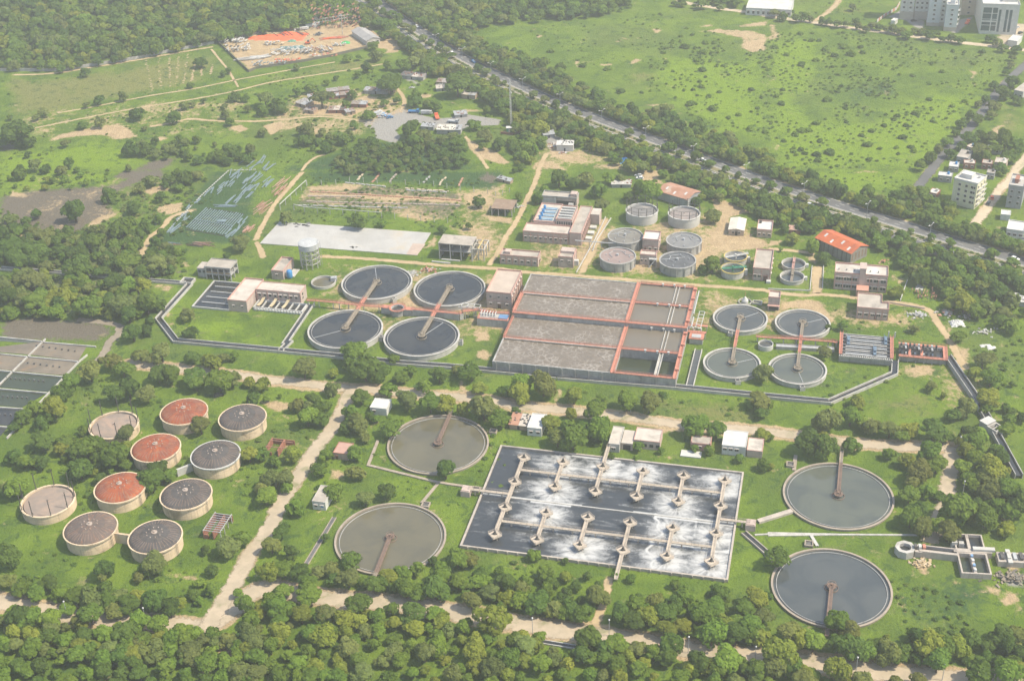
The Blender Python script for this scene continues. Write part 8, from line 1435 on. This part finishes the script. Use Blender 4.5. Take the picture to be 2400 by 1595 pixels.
# individual trees: those that show largest
def app(e): return e[2]/mpp(Vector((e[0], e[1], 0)))
TL.sort(key=lambda e: -app(e)); IND, REST = TL[:298], TL[298:]
LM = {}
for nm, s in (('the concrete lane', '12: 500,1050'), ('the lane end', '03: 1960,1000'), ('the lane top', '12: 850,470'), ('the red hut', '12: 770,1000'), ('the grey hut', '12: 580,1450'), ('the white hut', '12: 1130,580'), ('the rear olive tank', '12: 1680,930'), ('the front olive tank', '13: 1230,250'), ('the roofless shed', '13: 1990,150'), ('the brick ruin', '12: 190,950'), ('the rearmost red dome', '02: 1680,640'), ('the rearmost black dome', '02: 2240,700'), ('the middle red dome', '02: 1430,970'), ('the white rimmed dome', '02: 1980,1030'), ('the nearest red dome', '02: 1090,1340'), ('the front black dome', '03: 1430,240'), ('the brown dome', '03: 830,160'), ('the rear gas holder', '02: 1040,760'), ('the front gas holder', '02: 430,1450'), ('the sludge beds', '02: 450,300'), ('the green pond', '02: 330,380'), ('the bypass bend', '01: 1450,1350'), ('the screen house', '01: 2250,1150'), ('the black tanks', '12: 700,20'), ('the brown basin', '22: 400,150'), ('the foaming basin', '22: 1200,1400'), ('the basin corner', '23: 1990,690'), ('the sandy path', '23: 870,780'), ('the long house', '22: 1120,880'), ('the pink hut', '22: 1730,930'), ('the flat house', '22: 2060,920'), ('the white house', '22: 210,780'), ('the slate tank', '32: 640,1390'), ('the blue tank', '33: 600,700'), ('the inlet works', '33: 1900,420'), ('the gate house', '32: 2050,800'), ('the grit basin', '32: 900,80'), ('the inflow channel', '32: 1900,480'), ('the road corner', '32: 1690,1000'), ('the spill heap', '33: 1400,510'), ('the sludge heap', '33: 2240,640'), ('the bottom road', '23: 900,1170'), ('the first globe lamp', '23: 190,1135'), ('the third globe lamp', '23: 1618,1310'), ('the last globe lamp', '33: 1600,1560'), ('the dry lawn', '22: 1750,640'), ('the notched building', '31: 960,1250'), ('the office', '31: 860,1000'), ('the orange shed', '31: 680,690'), ('the brown shed', '21: 1530,200'), ('the pipe hall', '21: 400,500'), ('the pipe yard', '10: 300,450'), ('the storage shed', '10: 1030,330'), ('the lattice mast', '10: 2345,1190'), ('the gravel clearing', '10: 1500,1080'), ('the shacks', '10: 760,900'), ('the long shack', '10: 1450,715'), ('the white slab', '11: 800,620'), ('the steel stock', '01: 2000,470'), ('the mud flats', '01: 500,330'), ('the grey frame building', '01: 2030,920'), ('the long drain', '01: 500,920'), ('the apartments', '31: 1800,200'), ('the service road', '30: 1700,1330'), ('the town houses', '30: 1850,1450'), ('the glass office', '30: 2080,200'), ('the towers', '30: 1450,200'), ('the field road', '30: 700,250'), ('the bungalow', '31: 2280,560'), ('the dry track', '00: 1600,1130'), ('the grey wall', '00: 700,635'), ('the bottom edge', '13: 1400,1500'), ('the lower corner', '03: 300,1300'), ('the far corner', '23: 2300,1500'), ('the roadside drain', '23: 300,1210'), ('the scrub field', '33: 1700,850'), ('the stone edging', '01: 1860,220')):
    LM[nm] = gp(s)[0]
def nth(n): return ('', 'second', 'third', 'fourth', 'fifth', 'sixth', 'seventh', 'eighth', 'ninth', 'tenth', 'eleventh', 'twelfth', 'thirteenth', 'fourteenth', 'fifteenth')[min(n, 14)]
def name_all(items, noun):
    """items: (x, y, adjectives) -> one sentence each that no other item answers to"""
    rows = []
    for x, y, adj in items:
        o = sorted(LM, key=lambda k: (LM[k].x-x)**2+(LM[k].y-y)**2); a = o[0]; va = LM[a]
        v = Vector((x-va.x, y-va.y)); best = None
        for k in o[1:9]:
            w = Vector((LM[k].x-va.x, LM[k].y-va.y)); c = v.dot(w)/(v.length*w.length+1e-6)
            if best is None or c > best[0]: best = (c, k)
        rows.append((f'{adj} {noun} by {a}', best[1], v.length))
    cnt = {}; out = [None]*len(rows)
    for i, (p, b, d) in enumerate(rows): cnt.setdefault((p, b), []).append((d, i))
    for (p, b), L in cnt.items():
        L.sort()
        for k, (d, i) in enumerate(L): out[i] = f'{p}, towards {b}' + (f', {nth(k)} closest' if k else '')
    return out
def size(R): return 'small' if R < 2.0 else 'middling' if R < 3.0 else 'large' if R < 4.4 else 'huge'
labs = name_all([(e[0], e[1], f'{size(e[2])} {TONES[e[3]][0]}') for e in IND], 'tree')
for (x, y, R, tn, _), lb in zip(IND, labs):
    t = thing('tree', lb, 'tree', (x, y, 0), random.uniform(0, 6.28), 'leafy trees'); k = random.randrange(10); zc = .85*R+.8
    o = bpy.data.objects.new('crown', CROWNS[k]); COL.objects.link(o); o.parent = t; o.location = (0, 0, zc); o.scale = (R, R*random.uniform(.88,1.1), R*random.uniform(.8,1.4)); v = random.uniform(.78,1.25) if 1 else random.uniform(.85,1.18); c = TONES[tn][1]; o.color = (c[0]*v*random.uniform(.93,1.08), c[1]*v, c[2]*v, 1)
    o = bpy.data.objects.new('trunk', TRUNK); COL.objects.link(o); o.parent = t; o.scale = (R*1.1, R*1.1, zc+R*.3)
def mass(name, items, nq, leaf, variants=14, lobes=7):
    base = [crown_arrays(900+k, nq, leaf*(.8+.08*(k%5)), lobes+k%5-2, (.7,.85,1.0,.6)[k%4], (.5,1.1,.7,.9,1.2)[k%5])[0] for k in range(variants)]; Vs = []; Ts = []
    for x, y, R, tn, sh in items:
        V = base[random.randrange(variants)]; a = random.uniform(0, 6.28); c, s = math.cos(a), math.sin(a); zc = (.35*R if sh else .8*R+.6); q = np.empty_like(V); sz = R*random.uniform(.75,1.3)*(.62 if sh else 1)
        q[:, 0] = (V[:, 0]*c-V[:, 1]*s)*R+x; q[:, 1] = (V[:, 0]*s+V[:, 1]*c)*R+y; q[:, 2] = V[:, 2]*sz+zc; Vs.append(q)
        col = np.ones((len(V), 4), np.float32); v = random.uniform(.85,1.18); col[:, :3] = np.array(TONES[tn][1])*v*np.array([random.uniform(.93,1.08), 1, 1]); Ts.append(col)
    V = np.vstack(Vs); o = bpy.data.objects.new(name, add_mesh(name, V, len(V)//4, F_MASS, np.vstack(Ts))); COL.objects.link(o); return tag(o, kind='stuff')
mass('trees', REST, 420, .20)
wood = []
fill('00: -60,-60 2352,-60 2352,300 1980,378 1600,450 1250,522 700,610 560,630 -60,620', 6.0, 3.0, 4.8, (0,0,1,1,2,3,4), wood, check=False); fill('10: -20,-60 780,-60 850,140 620,170 400,230 0,290', 6.0, 3.0, 4.8, (0,1,2,2,3), wood, check=True)
mass('woodland', wood, 300, .26)
# bushes of the big field: the larger ones are bushes of their own, the small scrub is one growth
BU = []
def bush(s):
    random.seed(len(BU)+3)
    for p in toks(s): q = G(p[0], p[1], .8); BU.append((q.x, q.y, p[2]/2*mpp(q)*random.uniform(.6,1.0), random.choice((0,1,2)), True))
bush('30: 300,310,90 410,300,60 190,375,60 340,365,50 400,370,60 470,370,70 60,430,100 170,500,70 25,520,70 310,590,80 440,550,70 590,610,60 700,605,60 520,455,90 610,510,120 760,500,90 700,430,110 870,480,60 1510,575,50 1110,445,40 850,430,70 1970,475,60 1700,465,80 1580,455,40 1885,580,60 1600,655,60 1330,690,60 1150,630,40 1210,680,50 690,295,50 130,820,60 80,880,70 125,950,80 540,915,90 450,1130,80 250,1230,90 310,1200,90 370,1195,80 140,1290,70 240,1350,70 300,1370,60 450,1420,120 570,1400,130 460,1470,110 340,1405,60 700,1290,60 480,1290,70 920,1330,100 955,1200,80 1240,1260,100 1320,1350,90 1180,1350,80 1200,1405,70 1030,1360,50 1070,1150,70 1360,1040,90 1190,1060,80 1160,1090,60 1800,925,70 1690,970,70 1480,910,60 1340,1380,80 720,680,40 1270,1150,70 860,1240,60 1520,1110,60 1640,1080,50 580,1530,60 930,1460,60')
bush('20: 1600,255,60 1660,315,50 1550,330,50 1360,125,40 360,470,80 650,605,70 880,630,80 1720,745,50 1490,800,50 1580,825,60 1660,820,60 1900,840,60 1500,890,60 1640,955,100 1840,1000,90 2250,990,60 2200,1020,50 1990,1075,60 2080,1050,70 1640,1050,50 2190,1180,90 2330,1210,70 1750,640,70 1480,650,60 1380,630,50 1780,700,60 1940,600,60 2280,570,60 2320,610,60 1590,430,90 1750,480,110 1700,560,80 1420,560,70 1390,480,70 1860,390,90 1780,390,70 2200,820,80 1740,795,70 1700,870,50 1810,880,60 995,840,80 1190,845,70 1270,830,50 520,740,70 2090,660,40 2290,890,40')
labs = name_all([(e[0], e[1], f'{"small" if e[2] < 1.6 else "broad"} {TONES[e[3]][0]}') for e in BU], 'field bush')
BCR = [add_mesh('bush', *(lambda V: (V, len(V)//4))(crown_arrays(70+k, 600, .17, 7, .62)[0]), F_OBJ) for k in range(5)]
for (x, y, R, tn, _), lb in zip(BU, labs):
    o = bpy.data.objects.new('bush', random.choice(BCR)); COL.objects.link(o); o.location = (x, y, .3*R); o.scale = (R*1.15, R, R); o.rotation_euler.z = random.uniform(0, 6.28); c = TONES[tn][1]; v = random.uniform(.9,1.15); o.color = (c[0]*v, c[1]*v, c[2]*v, 1); tag(o, lb, 'bush', 'bushes of the big field')
SC_ = []
fill('30: 0,300 700,300 1700,450 2200,560 1800,1000 1350,1540 0,1568', 3.6, .35, 1.1, (0,1,1,2), SC_, 0, False, True); fill('20: 1250,560 1500,360 2352,420 2352,1400 1900,1180 1500,1000 1250,900', 3.4, .35, 1.1, (0,1,1,2), SC_, 0, False, True); fill('20: 150,250 1500,120 2200,200 1400,560 600,620 200,450', 6, .4, 1.0, (0,1), SC_, 0, False, True)
fill('30: 600,650 1250,640 1500,760 1450,900 1000,1050 600,1000 450,900', 4.2, .6, 1.5, (0,0,1), SC_, 0, False, True); fill('20: 1320,400 1900,370 1980,460 1650,600 1380,540', 4.2, .6, 1.5, (0,0,1), SC_, 0, False, True)
fill('00: 0,1150 1300,1000 2352,820 2352,1100 1500,1250 0,1560', 4.2, .35, 1.1, (0,1,2), SC_, 0, True, True); fill('10: 0,700 1300,620 2000,900 2300,1150 2200,1500 0,1500', 4, .35, 1.2, (0,1,2), SC_, 0, True, True); fill('01: 0,200 2000,200 1700,700 1700,1000 0,1000', 3.2, .4, 1.4, (0,1,4), SC_, 0, True, True); fill('11: 350,60 2100,80 2000,560 300,460', 3, .3, 1.0, (0,1), SC_, 0, True, True); fill('00: 0,720 500,720 2000,520 1900,800 900,930 0,1060', 14, .4, 1.0, (0,1,2), SC_, 0, True, True)
fill('02: 900,350 2300,450 2352,1400 1800,1560 400,1560 0,1200', 3.4, .4, 1.3, (0,1,2), SC_, 0, True, True); fill('12: 0,480 2352,600 2352,1500 0,1568', 3.8, .3, 1.1, (0,1,2), SC_, 0, True, True); fill('23: 0,450 2000,720 2352,760 2352,1100 0,950', 3, .4, 1.3, (0,1,2), SC_, 0, True, True); fill('33: 1100,620 2200,700 2200,1200 1300,1200', 3, .4, 1.2, (0,0,1), SC_, 0, True, True); fill('32: 600,230 1650,220 1650,720 300,700', 4, .3, 1.0, (0,1,2), SC_, 0, True, True); fill('03: 200,350 2200,350 1900,950 0,700', 3.8, .35, 1.1, (0,1,2), SC_, 0, True, True); fill('31: 480,1180 1600,1230 1650,1540 700,1540', 4, .25, .8, (0,1,2), SC_, 0, True, True)
fill('31: 380,0 1300,0 1180,240 1000,180 700,170', 4, .3, .9, (0,1,2), SC_, 0, True, True); fill('30: 300,20 1180,10 1000,190 500,180', 6, .3, .9, (0,1), SC_, 0, True, True); fill('01: 0,0 1030,0 1000,120 300,170 0,200', 4, .4, 1.2, (1,2), SC_, 0, True, True); fill('22: 0,430 2300,520 2300,800 0,560', 4, .3, 1.0, (0,1,2), SC_, 0, True, True); fill('31: 1650,1250 2352,1500 2352,1568 1750,1568', 3.4, .4, 1.2, (0,1,2), SC_, 0, True, True); fill('32: 1850,0 2352,0 2352,900 2100,500', 3.4, .4, 1.2, (0,1,2), SC_, 0, True, True)
mass('scrub', SC_, 46, .40, 6, 5)
med_s = []; mp_ = smooth_line(offs(far_pts, 7.5), 2.2)
for i, p in enumerate(mp_): 
    if random.random() < .75: med_s.append((p.x+random.uniform(-.9,.9), p.y+random.uniform(-.9,.9), random.uniform(.7,1.4), random.choice((0,1,1)), True))
mass('median_hedge', med_s, 90, .30, 6, 5)
# ------------------------------------------------------------------ air
mb = MB(); mb.box(-9500, -9500, -1.0, 9500, 9500, 345.0); hz = mb.build('haze', mat('x_unused', (1,1,1)) if 0 else bpy.data.materials.new('haze air')); tag(hz, kind='stuff')
hm = hz.data.materials[0]; hm.use_nodes = True; ht = hm.node_tree; ht.nodes.remove(ht.nodes['Principled BSDF']); pv = ht.nodes.new('ShaderNodeVolumePrincipled')
pv.inputs['Color'].default_value = (.96,.965,.90,1); pv.inputs['Density'].default_value = HAZE; pv.inputs['Anisotropy'].default_value = .25; ht.links.new(pv.outputs[0], ht.nodes['Material Output'].inputs['Volume'])
for bx, by, br in BLOCK:
    if br > 5 and abs(bx) < 260: cover_line('d', [Vector((bx+(br+.6)*math.cos(a*.3), by+(br+.6)*math.sin(a*.3), 0)) for a in range(22)], 1.6, .50, 2.2)
ground()
